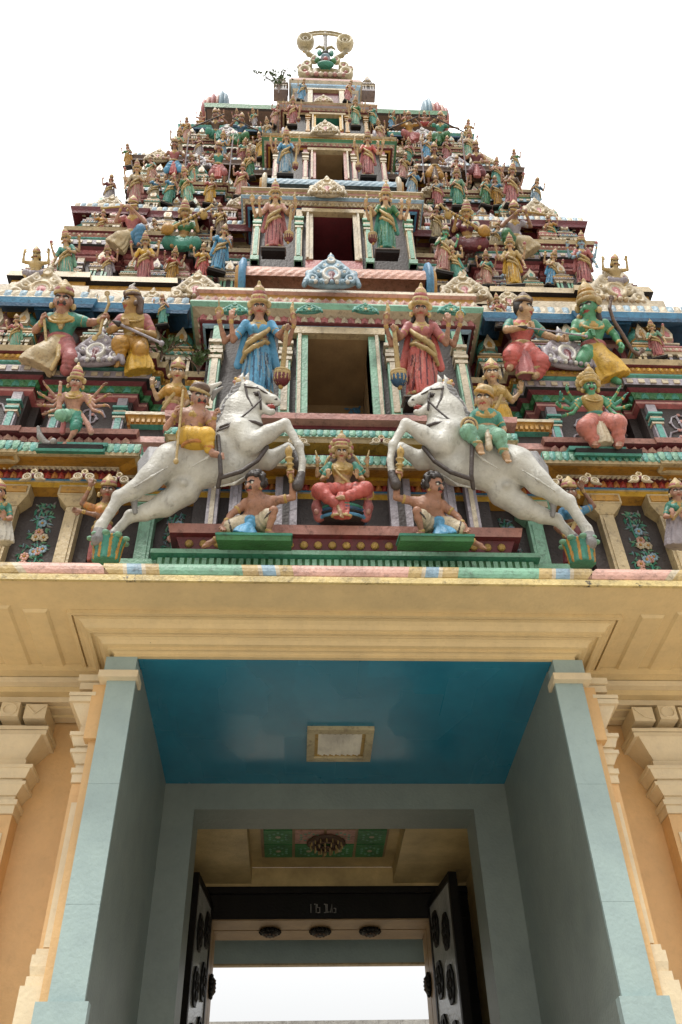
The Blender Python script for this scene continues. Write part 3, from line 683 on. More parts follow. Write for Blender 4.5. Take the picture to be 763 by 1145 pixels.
for par, W_, Yw, ze, zt, t, nW, nY in ((S1, 3.92, .36, 9.42, 11.35, 1., 3.38, .70), (S2, 3.38, .70, 12.6, 13.8, .86, 3.02, 1.10), (S3, 3.02, 1.10, 14.9, 16.35, .74, 2.52, 1.46), (S4, 2.52, 1.46, 17.25, 18.4, .62, 1.84, 1.78)):
    for f, fw in ((.455, 0), (.535, .0), (.60, .20), (.68, .20), (.79, 0), (.90, .2), (.975, .2)):
        for sx in (-1, 1): pav(par, sx*W_*f, Yw-.05*t-fw, ze-.01, .34*t, 2.0, k); 
        k += 1
    for f in (.40, .50, .585, .68, .77, .88, 1.0, 1.07, 1.14):
        for sx in (-1, 1): pav(par, sx*nW*f, Yw+.22-.14*t-(.1 if f in (.88,) else 0), zt, .27*t, 1.9, k+2)
        k += 1
    # kudu scrolls along the lip of the eave
    zl = {S1.name: 10.40, S2.name: 13.28, S3.name: 15.86, S4.name: 17.99}[par.name]; yl = Yw+.2-{S1.name: .48, S2.name: .40, S3.name: .36, S4.name: .33}[par.name]
    for i, x in enumerate(np.arange(.46*W_, W_*1.05, .33*t)):
        fw = 0
        for sx in (-1, 1): ornament(SCROLL, par, (sx*x, yl-.03, zl), .17*t, high=1.3)
for px, py, Y, w in ((314, 106, 1.66, .30), (412, 107, 1.66, .30)): pav(ROOF, *at(px, py, Y), w, 1.9, 900)

# painted panels and scroll reliefs on the wall of the main storey
for sx in (-1, 1):
    mb = MB(); mb.box(*sorted((sx*1.60, sx*2.02)), .345, .358, 8.25, 8.80, 'panelblue')
    for k in range(5): mb.tube([(sx*1.81+(.03+.03*k)*math.cos(a), .343, 8.52+(.04+.045*k)*math.sin(a)) for a in np.linspace(0, 2*PI, 17)], .005, 'blue', 4)
    mb.build('blue_panel', S1)
    for xc, yf in ((2.57, .115), (3.08, .345), (3.57, .055)):
        mb = MB()
        for q in (-1, 1):
            pts = [(sx*xc+q*(.02+.15*(1-t/14)*math.cos(.75*t)), yf-.004, 8.48+.12*q+.17*(1-t/14)*math.sin(.75*t)) for t in range(13)]
            mb.tube(pts, .011, 'lilac', 5)
            for t in range(2, 11, 2): mb.ell((pts[t][0], yf-.008, pts[t][2]), (.022, .012, .022), 'pink' if t % 4 else 'lilac', 6, 4)
        mb.tube([(sx*xc, yf-.004, 8.3), (sx*xc+.03, yf-.004, 8.5), (sx*xc, yf-.004, 8.72)], .012, 'lilac', 5)
        mb.build('scroll_relief', S1)
mb = MB(); mb.box(-.333, .333, .34, .80, 8.425, 8.98, 'black'); mb.build('dark_box', S1)  # black box filling the lower part of the main doorway
mb = MB(); rr_ = random.Random(8)
for k in range(26): mb.ell((.33-abs(rr_.gauss(0, .12)), .884, 9.74-abs(rr_.gauss(0, .16))), (rr_.uniform(.012, .035), .006, rr_.uniform(.012, .04)), 'blue', 7, 4)
mb.tube([(.30, .886, 9.78), (.24, .886, 9.6), (.29, .886, 9.45)], .012, 'blue', 5); mb.build('peeling_paint', S1)
# ================================================================ the gateway under the tower
GATE = empty('temple_gate', (0, 1.0, 0), 'painted plaster gateway below the tower with a deep blue ceilinged porch and peach side walls', 'gateway')
def part(mb, name, parent=None, smooth=False): return mb.build(name, parent or GATE, smooth=smooth)
# eave slab with painted face
mb = MB(); LW = 4.7
EY = -.75
mb.box(-LW, LW, EY, 2.4, 5.80, 5.935, 'soffit')
seq = [('mint', .72), ('yellow', .16), ('sky', .13), ('ivory', .12), ('salmon', .78), ('ivory', .14), ('sky', .14), ('yellow', .15)]
edge = MB()
edge.box(-LW, LW, EY-.028, EY-.002, 5.772, 5.825, 'edgecream')
x = -LW; i = 0; rr = random.Random(3)
offs = 1.28
cells = []; x = 0.0
half = [('salmonpale', .44), ('goldpale', .10), ('ivory', .03), ('sky', .10), ('ivory', .03), ('goldpale', .12), ('mint', .62), ('goldpale', .10), ('ivory', .03), ('sky', .11), ('ivory', .03), ('goldpale', .14), ('salmonpale', .60), ('ivory', .06), ('goldpale', .16), ('sky', .10), ('ivory', .14), ('mint', .12), ('goldpale', .2), ('salmonpale', .5), ('ivory', .3), ('mint', .5), ('goldpale', .3)]
prof = [(0, 5.826), (.018, 5.84), (.026, 5.87), (.026, 5.90), (.018, 5.93), (.0, 5.952), (-.03, 5.957)]
for sx in (-1, 1):
    x = 0; n_ = 0
    for c, w in half:
        x1 = min(x+w, LW); n_ += 1
        if x1 <= x: continue
        sk = .05 if n_ > 12 else .012                # the joints run slantwise towards the ends
        vs = []
        for o_, z_ in prof: d_ = sk*(z_-5.89)/.06; vs += [(sx*(x+d_ if x > 0 else 0), EY-.004-o_, z_), (sx*(x1+d_), EY-.004-o_, z_)]
        fs = [((2*i, 2*i+1, 2*i+3, 2*i+2) if sx > 0 else (2*i+1, 2*i, 2*i+2, 2*i+3)) for i in range(len(prof)-1)]
        edge.add(vs, fs, c); x = x1
EDGE = part(mb, 'eave_slab'); edge.build('painted_edge', EDGE)
# soffit and the stepped moulding over the porch
mb = MB(); PW = 1.864; BW = 1.644
CPZ = 5.62
R0 = rect(-1.80, 1.80, .0, .3)
pr = [(0, 5.60), (.035, 5.60), (.035, 5.625), (.06, 5.64), (.075, 5.63), (.085, 5.63), (.085, 5.652), (.125, 5.656), (.14, 5.685), (.165, 5.70), (.18, 5.695), (.19, 5.712), (.205, 5.712), (.21, 5.695), (.225, 5.695), (.225, 5.715), (.25, 5.72), (.27, 5.75), (.30, 5.768), (.33, 5.77), (.335, 5.79), (.345, 5.79), (.345, 5.765), (.375, 5.765), (.375, 5.799)]
mb.sweep(R0, [(o_, z_, 'soffit') for o_, z_ in pr])
part(mb, 'porch_cornice')
for sx in (-1, 1):                                      # ribs and sunk triangles of the soffit either side
    mb = MB()
    for x0_, x1_, y0_, y1_, z_ in ((2.34, 2.50, -.36, .42, 5.778), (2.62, 2.80, -.40, .42, 5.782), (3.3, 3.46, -.5, .42, 5.775)):
        xs_ = sorted((sx*x0_, sx*x1_)); mb.frus(*xs_, y0_, y1_, z_, 5.799, 'soffit', (.02, .02, .02, 0))
    a, b_ = sorted((sx*1.9, sx*4.6))
    for k, (y, z, o) in enumerate(((.62, 5.58, 0), (.54, 5.63, 0), (.47, 5.68, 0), (.38, 5.735, 0))): mb.box(a, b_, y, 1.0, z, (z+.0485) if k < 3 else 5.7985, 'soffit' if k % 2 else 'peachtrim')
    part(mb, 'soffit_moulding')
# pillars of the porch
mb = MB()
for sx in (-1, 1):
    p = MB(); a, b_ = sorted((sx*BW, sx*PW))
    [p.box(a, b_, 0, .03, za_, zb_, 'porchblue') for za_, zb_ in ((3.14, 3.72), (3.7215, 4.55), (4.5515, 5.40))]; i_ = MB(); i_.box(a, b_, .031, 2.13, 3.141, 5.40, 'porchinner_shaded'); i_.box(a, b_, .14, 2.13, 5.401, 5.61, 'porchinner_shaded')
    a2, b2 = sorted((sx*(BW-.035), sx*(PW+.06))); p.box(a2, b2, -.05, .03, 0, 3.14, 'porchblue'); i_.box(a2, b2, .031, 2.13, 0, 3.139, 'porchinner_shaded')
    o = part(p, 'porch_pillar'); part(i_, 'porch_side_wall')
    p = MB(); a3, b3 = sorted((sx*(BW+.01), sx*(PW+.03))); p.box(a3, b3, -.03, .139, 5.462, 5.60, 'porchblue'); p.box(*sorted((sx*(BW-.02), sx*(PW+.06))), -.06, .138, 5.40, 5.461, 'peachtrim'); p.build('pillar_capital', o)
    q = MB(); q.box(*sorted((sx*(PW+.001), sx*1.94)), .1, 1.0, 0, 5.52, 'peach'); q.box(*sorted((sx*(PW+.002), sx*1.975)), .06, .5, 4.94, 5.40, 'peach'); part(q, 'wall_strip')
# porch ceiling with the blue gloss paint
mb = MB(); mb.box(-BW-.005, BW+.005, .004, 2.121, 5.595, 5.79, 'ceilblue'); part(mb, 'porch_ceiling')
# back wall of the porch around the opening
CH = -.05
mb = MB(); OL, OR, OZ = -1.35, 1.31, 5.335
mb.box(-BW, OL, 2.12, 2.56, 0, 5.594, 'porchinner_shaded'); mb.box(OR, BW, 2.12, 2.56, 0, 5.594, 'porchinner_shaded'); mb.box(OL, OR, 2.12, 2.56, OZ, 5.594, 'porchinner_shaded')
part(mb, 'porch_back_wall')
# inner chamber
mb = MB(); cx = -.08
mb.box(-1.9, 1.9, 2.561, 4.2, 5.60, 5.7, 'chamber')
for x0_, x1_ in ((-1.9, cx-.80), (cx+.80, 1.9)): mb.box(x0_, x1_, 2.562, 4.199, 5.42, 5.599, 'chamber')
mb.box(-1.9, -1.62, 2.561, 5.6, 0, 5.419, 'chamber'); mb.box(1.55, 1.9, 2.561, 5.6, 0, 5.419, 'chamber')
mb.box(-1.62, 1.55, 4.201, 4.5, 5.39, 5.6, 'chamber')
CHM = part(mb, 'inner_chamber')
mb = MB(); mb.box(cx-.68, cx+.68, 2.75, 3.86, 5.58, 5.599, 'wood')
for k in range(4):
    for j in range(3):
        x0 = cx-.66+k*.333; y0 = 2.77+j*.365
        mb.box(x0+.012, x0+.315, y0, y0+.335, 5.568, 5.582, 'panelgreen' if (k in (0, 3) or j != 1) else 'salmon')
        for t in range(12): a_ = t*PI/6; mb.ell((x0+.163+.085*math.cos(a_)*(1+.2*(t % 2)), y0+.167+.09*math.sin(a_)*(1+.2*(t % 2)), 5.567), (.018, .018, .006), 'mint', 6, 4)
        mb.ell((x0+.163, y0+.167, 5.567), (.03, .03, .006), 'ivory', 7, 4)
mb.build('painted_panel', CHM)
# portal: black box frame with carved rosettes, then the light blue beam of the way out
DX0, DX1, DZ = -1.31, 1.11, 5.04
FY = 4.2
mb = MB()
mb.box(-1.62, 1.55, FY, FY+.65, DZ, 5.389, 'black'); mb.box(-1.62, 1.55, FY-.04, FY, 5.30, 5.36, 'black')
mb.box(-1.62, DX0, FY, FY+.65, 0, DZ-.002, 'black'); mb.box(DX1, 1.55, FY, FY+.65, 0, DZ-.002, 'black')
FR = part(mb, 'door_frame')
mb = MB()
for y0_, y1_ in ((FY+.005, FY+.30), (FY+.33, FY+.645)):
    mb.box(DX0, DX1, y0_, y1_, DZ-.018, DZ-.004, 'wood')
    for x, s_ in ((DX0, 1), (DX1, -1)): mb.box(*sorted((x+s_*.004, x+s_*.018)), y0_, y1_, 0, DZ-.02, 'wood')
mb.build('frame_lining', FR)
def rosette(parent, loc, axis):
    m = MB(); 
    m.lathe((0, 0, 0), [(.001, -.07), (.035, -.07), (.05, -.055), (.075, -.06), (.095, -.04), (.10, -.02), (.10, .0), (.001, .0)], 'black', 20)
    for k in range(14):
        a = 2*PI*k/14; m.ell((.105*math.cos(a), .105*math.sin(a), -.025), (.024, .024, .02), 'black', 7, 4)
    for k in range(8):
        a = 2*PI*k/8; m.ell((.055*math.cos(a), .055*math.sin(a), -.06), (.016, .016, .014), 'brown', 7, 4)
    o = m.build('rosette', parent, smooth=True); o.location = Vector(loc)-wl(parent); o.rotation_euler = axis
for x in (-.10-.56, -.10, -.10+.56): rosette(FR, (x, FY+.31, DZ-.015), (0, 0, 0))
for z in (4.45, 3.7):
    rosette(FR, (DX0+.015, FY+.31, z), (0, -PI/2, 0)); rosette(FR, (DX1-.015, FY+.31, z), (0, PI/2, 0))
# worn gilt letters on the lintel (two short words, too worn to read)
mb = MB()
def stroke(pts, r=.0075): mb.tube([(x, FY-.006, z) for x, z in pts], r*.8, 'grey', 5)
x = -.21; z = 5.10; hgt = .09
for k, g in enumerate(([(0, 0), (0, 1)], [(0, 1), (.5, 1), (.5, 0)], [(0, 0), (.6, 0), (.6, .6), (0, .6), (0, 1)], None, [(0, 0), (.5, 0), (.5, 1), (0, 1)], [(0, 1), (0, 0), (.5, .1)], [(0, 0), (.4, 1), (.4, 0)], [(0, .5), (.5, .5), (.5, 0), (0, 0)])):
    if g: stroke([(x+a*.045, z+b*hgt) for a, b in g])
    x += .036
mb.build('lettering', FR)
mb = MB(); mb.box(-1.62, 1.55, 5.3, 5.36, 4.905, 5.20, 'porchblue'); mb.box(-1.62, 1.55, 5.29, 5.37, 4.885, 4.904, 'cream'); mb.box(-.40, .14, 5.25, 5.3, 5.19, 5.22, 'ivory')
mb.box(-1.62, 1.55, 5.3, 5.359, 5.201, 5.6, 'porchblue')
part(mb, 'exit_beam')
# peach walls with carved plaster pilasters
for sx in (-1, 1):
    mb = MB(); mb.box(*sorted((sx*1.942, sx*6.2)), .9, 1.3, 0, 5.61, 'peach'); mb.box(*sorted((sx*1.98, sx*6.2)), .82, .9, 0, 1.1, 'peachtrim'); WALL = part(mb, 'side_wall')
    for x, hw, full in ((2.74, .165, True), (4.2, .165, True), (2.0, .085, False)):
        p = MB(); X = sx*x; y0 = .72 if full else .20; y1 = .899; k = .80 if full else .55
        yb = y0
        lo = X-hw; hi = X+hw
        if not full: lo, hi = sorted((sx*1.945, sx*(1.945+hw)))
        def bx(e, d, z0, z1, c='peachtrim', top=0):
            l, h = lo-e*k, hi+e*k
            if not full: l, h = (lo, hi+e*k) if sx > 0 else (lo-e*k, hi)
            d = d*.75; z0, z1 = (v+(.10 if v > 4.51 else 0) for v in (z0, z1)); p.frus(l, h, yb-d, y1, z0, z1, c, (top*k if full or sx < 0 else 0, top*k if full or sx > 0 else 0, top*k, 0))
        bx(0, 0, 1.1, 4.55, 'peach'); bx(-.05, .012, 3.52, 4.50)
        bx(.06, .05, 3.28, 3.34); bx(.03, .03, 3.34, 3.40, top=.02); bx(.05, .04, 3.40, 3.47); bx(.02, .02, 3.47, 3.51)
        bx(.10, .08, 1.1, 3.28)
        bx(.01, .02, 4.552, 4.62); bx(.03, .04, 4.62, 4.66); bx(-.01, .0, 4.66, 4.70); bx(.0, .02, 4.70, 4.77, top=.06); bx(.08, .08, 4.77, 4.80); bx(.03, .04, 4.80, 4.83); bx(.06, .06, 4.83, 4.90, top=.04); bx(.12, .11, 4.90, 4.93); bx(.02, .03, 4.93, 5.0)
        bx(.0, .02, 5.0, 5.16, top=.16); bx(.20, .18, 5.16, 5.20); bx(.21, .19, 5.205, 5.235); bx(-.06, .05, 5.235, 5.30)
        if full:
            for dx in (-.20, 0, .20):
                p.box(X+dx-(.088 if dx else .075), X+dx+(.088 if dx else .075), yb-.15-(.03 if not dx else 0), y1, 5.40, 5.53, 'peachtrim')
                if not dx:
                    o_ = []; 
                    p.tube([(X+.055*math.cos(a), yb-.185, 5.465+.05*math.sin(a)) for a in np.linspace(0, 2*PI, 17)], .008, 'peachtrim', 5)
                else: p.tube([(X+dx-.07, yb-.155, 5.51), (X+dx, yb-.157, 5.44), (X+dx+.07, yb-.155, 5.42 if dx < 0 else 5.51)], .008, 'peachtrim', 5)
        else: bx(.12, .1, 5.30, 5.36); bx(.15, .13, 5.365, 5.42)
        p.build('wall_pilaster', WALL)
    mb = MB(); R1 = rect(*sorted((sx*2.0, sx*6.2)), .9, 1.2)
    mb.sweep(R1, [(.02, 5.535, 'peachtrim'), (.10, 5.54, 'soffit'), (.10, 5.565, 'peachtrim'), (.20, 5.57, 'soffit'), (.24, 5.60, 'peachtrim'), (.26, 5.605, 'peachtrim'), (-.05, 5.62, 'peachtrim')])
    mb.build('wall_cornice', WALL)

# ---------------- things in the gateway
L_ = empty('ceiling_lamp', (0, 1.3, 5.59), 'rectangular recessed lamp with a brown frame and ribbed glass in the blue porch ceiling', 'lamp')
mb = MB(); x0, x1, y0, y1 = -.30, .29, 1.02, 1.60
for a in ((x0, x1, y0, y0+.07), (x0, x1, y1-.07, y1), (x0, x0+.07, y0+.0701, y1-.0701), (x1-.07, x1, y0+.0701, y1-.0701)): mb.box(*a, 5.555, 5.5945, 'olivepale')
for a in ((x0+.07, x1-.07, y0+.07, y0+.10), (x0+.07, x1-.07, y1-.10, y1-.07), (x0+.07, x0+.10, y0+.1001, y1-.1001), (x1-.10, x1-.07, y0+.1001, y1-.1001)): mb.box(*a, 5.575, 5.5945, 'gold')
mb.build('lamp_frame', L_)
mb = MB(); n = 22
for k in range(n):
    xa = x0+.10+(x1-x0-.20)*k/n; xb = x0+.10+(x1-x0-.20)*(k+1)/n; d = .012+.006*((k*7) % 3)
    mb.frus(xa, xb, y0+.10, y1-.10, 5.588-d, 5.594, 'lampwhite')
mb.build('lamp_glass', L_)
# chandelier in the chamber
CHX, CHY = -.06, 3.42
CL = empty('chandelier', (CHX, CHY, 5.567), 'small round brass chandelier hung with crystal drops below the painted green panels', 'chandelier')
mb = MB(); mb.lathe((CHX, CHY, 5.567), [(.20, 0), (.21, -.02), (.18, -.03), (.05, -.04)], 'brown', 24); mb.build('chandelier_frame', CL, smooth=True)
mb = MB()
for r, z, n in ((.17, 5.515, 16), (.12, 5.485, 11), (.06, 5.46, 7)):
    mb.tube([(CHX+r*math.cos(a), CHY+r*math.sin(a), z+.03) for a in np.linspace(0, 2*PI, 25)], .012, 'brown', 5)
    for k in range(n): a = 2*PI*k/n; mb.ell((CHX+r*math.cos(a), CHY+r*math.sin(a), z), (.010, .010, .026), 'goldpale', 6, 4)
mb.build('crystal_drops', CL, smooth=True)
# carved door leaves swung open towards the porch
def leaf(hx, sx, ang, label):
    D = empty('carved_door', (hx, 4.165, 0), label, 'door')
    W_ = .86
    m = MB(); m.box(0, W_, -.03, .03, .05, 5.20, 'doorgrey'); o = m.build('door_panel', D)
    m = MB()
    for a in ((-.01, .035, -.04, .04), (W_-.035, W_+.015, -.045, .045)): m.box(*a, .05, 5.20, 'black')
    m.box(.036, W_-.036, -.042, .042, 5.12, 5.201, 'black')
    m.build('door_edge', D)
    for k in range(8):
        for c in range(2):
            z = 4.84-k*.50-(.14 if c else 0); x = .22+c*.36
            m = MB()
            n = 8; pts = [(x+.12*math.cos(2*PI*i/n+PI/8), z+.19*math.sin(2*PI*i/n+PI/8)) for i in range(n)]
            for yy, s_ in ((-.031, -1), (.031, 1)):
                ya, yb_ = (yy-.02, yy) if s_ < 0 else (yy, yy+.02)
                m.prism(pts, ya, yb_, 'black')
                for i in range(6): a = 2*PI*i/6; m.ell((x+.06*math.cos(a), yy+s_*.02, z+.10*math.sin(a)), (.03, .02, .05), 'black', 7, 4)
                m.ell((x, yy+s_*.025, z), (.03, .025, .045), 'black', 8, 5)
            m.build('carved_lozenge', D, smooth=False)
    for c in D.children_recursive: c.location = (0, 0, 0); c.location.z = 0
    D.rotation_euler.z = ang
    if sx < 0: D.scale.x = 1
    return D
leaf(-1.325, -1, math.radians(-96), 'tall grey door leaf with black carved lozenges, opened along the left jamb of the passage')
leaf(1.125, 1, math.radians(-82), 'tall grey door leaf with black carved lozenges, opened along the right jamb of the passage')

# black cable hanging from the soffit
mb = MB(); P_ = [at(763, 720, .35), at(742, 752, .45), at(722, 757, .55), at(705, 765, .6), at(690, 778, .6), at(678, 790, .55)]
mb.tube(P_, .014, 'black', 6)
tag(mb.build('cable'), 'black loose cable sagging from the plaster soffit at the right of the porch', 'cable')

# ---------------- ground, way through, hall beyond
def sheet(name, x0, x1, y0, y1, z, m):
    b = MB(); b.add([(x0,y0,z),(x1,y0,z),(x1,y1,z),(x0,y1,z)], [(0,1,2,3)], m); o = b.build(name); o['kind'] = 'structure'; return o
sheet('ground', -900, 900, -900, 900, 0, 'pavement')
sheet('porch_floor', -1.62, 1.62, -.4, 9, .004, 'floorstone')  # unseen floor, kept dark and sized to limit bounce light in the porch
H = empty('temple_hall', (0, 16, 0), 'low grey roofed hall seen through the open passage behind the tower', 'hall')
mb = MB(); mb.box(-14, 14, 14.5, 24, 0, 5.9, 'ivory'); mb.build('hall_wall', H)
mb = MB()
for k in range(112): mb.box(-14+k*.25, -14+k*.25+.247, 13.9, 24.5, 6.0, 6.36, 'roofgrey')
mb.box(-14.1, 14.1, 13.95, 24.4, 5.9, 6.3, 'grey'); mb.build('tiled_roof', H)
# ================================================================ statues
def vec(*a): return np.array(a, float)
def nrm(v): return v/ (np.linalg.norm(v)+1e-9)
class Fig:
    """a statue standing at a pixel of the photograph at depth Y, leaning out a little; local units are photograph pixels"""
    def __init__(s, name, px, py, Y, lean, label, cat, group=None, k=1.0):
        s.loc = at(px, py, Y); s.lean = lean; s.k = k
        s.ev = vec(0, -math.sin(lean), math.cos(lean)); s.ed = vec(0, -math.cos(lean), -math.sin(lean))
        d = s.loc-CO; dep = float(d@CFW); s.sx = dep/CF
        el = math.atan2(d[2], math.hypot(d[0], d[1]))
        s.sv = s.sx*min(1.9, 1/max(.5, math.cos(el-lean)))
        s.root = empty(name, s.loc, label, cat, group)
        s.root.scale = (s.sx*k, s.sx*k, s.sv*k); s.root.rotation_euler = (lean, 0, 0)
    def J(s, px, py, d=0.):
        r = ray(px, py); c = s.loc+s.ed*d*s.sx
        t = ((c-CO)@s.ed)/(r@s.ed); P = CO+r*t-s.loc
        return vec(P[0]/s.sx, -d, (P@s.ev)/s.sv)
    def add(s, name, me, parent=None):
        o = bpy.data.objects.new(name, me); COL.objects.link(o); o.parent = parent or s.root; return o

def frame(yaw=0., pitch=0., roll=0.):
    f = vec(math.sin(yaw)*math.cos(pitch), -math.cos(yaw)*math.cos(pitch), -math.sin(pitch))
    r = nrm(np.cross(f, vec(0, 0, 1))); u = np.cross(r, f)
    if roll: r, u = r*math.cos(roll)+u*math.sin(roll), u*math.cos(roll)-r*math.sin(roll)
    return r, f, u
def head(S, c, h, yaw=0., pitch=.25, roll=0., skin='skin', beard=None, brow='hair', lip='lip', ears=True, neck=None):
    """h: chin to hairline; c: middle of the face"""
    r, f, u = frame(yaw, pitch, roll); R = np.array([r, -f, u]); c = np.array(c, float)
    P = lambda a, b, d: c+r*a*h+f*b*h+u*d*h
    S.ell(P(0, -.10, .10), (.40*h, .46*h, .50*h), skin, 1, R)
    S.cone(P(0, .13, -.20), P(0, .20, -.40), .28*h, .15*h, skin, .25*h)
    S.cone(P(0, .33, .12), P(0, .46, -.07), .045*h, .085*h, skin, .08*h)
    S.ell(P(-.20, .24, -.10), (.12*h,)*3, skin, .12*h); S.ell(P(.20, .24, -.10), (.12*h,)*3, skin, .12*h)
    for q in (-1, 1):
        S.chain([P(q*.07, .39, .17), P(q*.19, .37, .22), P(q*.31, .27, .17)], [.035*h]*3, brow, .02*h)
        if ears: S.ell(P(q*.41, -.05, .0), (.06*h, .10*h, .17*h), skin, .05*h, R); S.ell(P(q*.43, -.02, -.22), (.07*h,)*3, 'gold', .02*h)
    S.chain([P(-.14, .30, -.21), P(0, .385, -.205), P(.14, .30, -.21)], [.025*h, .042*h, .025*h], lip, .02*h)
    if beard == 'moustache':
        S.chain([P(-.27, .22, -.10), P(-.13, .36, -.14), P(0, .41, -.115), P(.13, .36, -.14), P(.27, .22, -.10)], [.03*h, .06*h, .045*h, .06*h, .03*h], 'hair', .02*h)
    if neck is not None: S.cone(neck, P(0, -.1, -.3), .26*h, .24*h, skin, .12*h)
    return P, (r, f, u)
def eyes(F, P, fr, h, n=2):
    r, f, u = fr
    for q in (-1, 1):
        mb = MB(); R = .074*h
        mb.ell((0, 0, 0), (R*1.35, R*.7, R*.8), 'white', 10, 6)
        mb.ell((0, -R*.42, 0), (R*.62, R*.42, R*.66), 'hair', 8, 5)
        o = F.add('eye', mb.mesh('eye', True)); c = P(q*.18, .325, .09); o.location = tuple(c)
        from mathutils import Matrix
        M = Matrix(((r[0], -f[0], u[0]), (r[1], -f[1], u[1]), (r[2], -f[2], u[2]))); o.rotation_euler = M.to_euler()
def hand(S, w, d, h, skin='skin', up=None, grip=None):
    """w: wrist, d: direction of the fingers, up: direction the thumb leaves, grip: axis of a held shaft"""
    d = nrm(np.array(d, float)); up = np.array([0, 0, 1.]) if up is None else np.array(up, float)
    up = nrm(up-d*(up@d)) if abs(nrm(up)@d) < .95 else nrm(np.cross(d, vec(0, 1, 0))); n = np.cross(d, up)
    w = np.array(w, float); L = .30*h; fr = max(.052*h, S.vox*.62)
    S.cone(w-d*.1*h, w+d*L*.5, .09*h, .12*h, skin, .06*h); S.cone(w+d*L*.3+up*.07*h, w+d*L*.9+up*.08*h, .09*h, .08*h, skin, .06*h); S.cone(w+d*L*.3-up*.07*h, w+d*L*.9-up*.06*h, .09*h, .08*h, skin, .06*h)
    for i in range(4):
        o = (.135-.09*i)*h; ln = (.26, .30, .28, .21)[i]*h
        a = w+d*L*.95+up*o
        if grip is None: b = a+d*ln*.6+n*.05*h+up*o*.15; c = b+d*ln*.45+n*.10*h
        else: b = a+d*.10*h+n*.12*h; c = a-d*.06*h+n*.22*h
        S.cone(a, b, fr, fr*.95, skin, .02*h); S.cone(b, c, fr*.95, fr*.8, skin, .02*h)
    t = w+d*L*.25+up*.12*h
    if grip is None: t1 = t+up*.16*h+d*.12*h+n*.04*h; t2 = t1+d*.14*h+n*.06*h
    else: t1 = t+up*.06*h+n*.12*h+d*.1*h; t2 = t1+n*.1*h+d*.10*h-up*.04*h
    S.cone(t, t1, fr*1.2, fr*1.1, skin, .03*h); S.cone(t1, t2, fr*1.1, fr*.85, skin, .02*h)
def arm(S, sh, el, wr, h, skin='skin', hd=None, up=None, grip=None, sleeve=None, bangles=True, thick=1.0, size=1.0):
    sh, el, wr = (np.array(p, float) for p in (sh, el, wr)); T = thick
    S.ell(sh, (.25*h*T,)*3, sleeve or skin, .15*h)
    mid = sh*.55+el*.45
    S.chain([sh, mid, el], [.22*h*T, .20*h*T, .155*h*T], skin, .1*h)
    fm = el*.7+wr*.3
    S.chain([el, fm, wr], [.155*h*T, .16*h*T, .105*h*T], skin, .08*h)
    if sleeve: S.chain([sh, mid*.6+el*.4], [.26*h*T, .23*h*T], sleeve, .1*h)
    if bangles:
        S.ring(sh*.4+el*.6, el-sh, .19*h*T, .05*h, 'gold', .02*h); 
        for t in (.86, .95): S.ring(el*(1-t)+wr*t, wr-el, .115*h*T, .04*h, 'gold', .02*h)
    d = nrm(wr-el) if hd is None else nrm(np.array(hd, float))
    hand(S, wr+d*.05*h, d, h*size, skin, up, grip)
def leg(S, hip, kn, an, toe, h, skin='skin', thick=1.0, anklet=True):
    hip, kn, an, toe = (np.array(p, float) for p in (hip, kn, an, toe)); T = thick
    S.chain([hip, hip*.5+kn*.5, kn], [.34*h*T, .31*h*T, .21*h*T], skin, .15*h)
    S.ell(kn+nrm(kn-hip*.5-an*.5)*.03*h, (.215*h*T,)*3, skin, .1*h)
    S.chain([kn, kn*.68+an*.32, an], [.20*h*T, .225*h*T, .12*h*T], skin, .1*h)
    d = nrm(toe-an); S.ell(an-d*.07*h-vec(0, 0, .06*h), (.13*h*T,)*3, skin, .1*h)
    S.chain([an, an*.4+toe*.6, toe], [.14*h*T, .15*h*T, .10*h*T], skin, .08*h)
    s_ = nrm(np.cross(d, vec(0, 0, 1)) if abs(d[2]) < .9 else vec(1, 0, 0))
    for i in range(5): S.cone(toe+s_*(i-2)*.055*h, toe+s_*(i-2)*.065*h+d*(.13-.02*abs(i-1))*h, max(.05*h, S.vox*.55), max(.04*h, S.vox*.5), skin, .02*h)
    if anklet: S.ring(an+ (kn-an)*.08, kn-an, .14*h*T, .05*h, 'gold', .02*h)
def torso(S, pel, wai, che, nk, h, skin='skin', W=1.0, female=False, muscles=False, top=None, yaw=0.):
    pel, wai, che, nk = (np.array(p, float) for p in (pel, wai, che, nk)); c = top or skin
    S.ell(pel, (.62*h*W, .42*h, .42*h), skin, .2*h)
    S.cone(pel, wai, .46*h*W, .40*h*W, skin, .2*h, .78); S.cone(wai, che, .42*h*W, .54*h*W, c if not female else skin, .2*h, .74)
    ax = nrm(nk-wai); s_ = vec(1, 0, 0)*math.cos(yaw)+vec(0, 1, 0)*math.sin(yaw)*.6
    S.ell(che, (.66*h*W, .42*h, .46*h), c, .2*h)
    S.cone(che+ax*.20*h-s_*.42*h*W, che+ax*.20*h+s_*.42*h*W, .25*h, .25*h, c, .2*h)
    S.cone(che+ax*.25*h, nk, .30*h, .24*h, skin, .2*h)
    fd = nrm(np.cross(s_, ax)); fd = fd if fd[1] < 0 else -fd
    if female:
        for q in (-1, 1): S.ell(che+s_*q*.26*h+fd*.32*h-ax*.02*h, (.25*h,)*3, c, .08*h)
    if muscles:
        for q in (-1, 1): S.ell(che+s_*q*.28*h+fd*.28*h+ax*.06*h, (.27*h, .17*h, .21*h), c, .1*h)
        for j in range(3):
            for q in (-1, 1): m = wai*(1-j*.3)+che*(j*.3)-ax*.08*h; S.ell(m+s_*q*.13*h+fd*.30*h, (.14*h, .10*h, .11*h), c, .05*h)
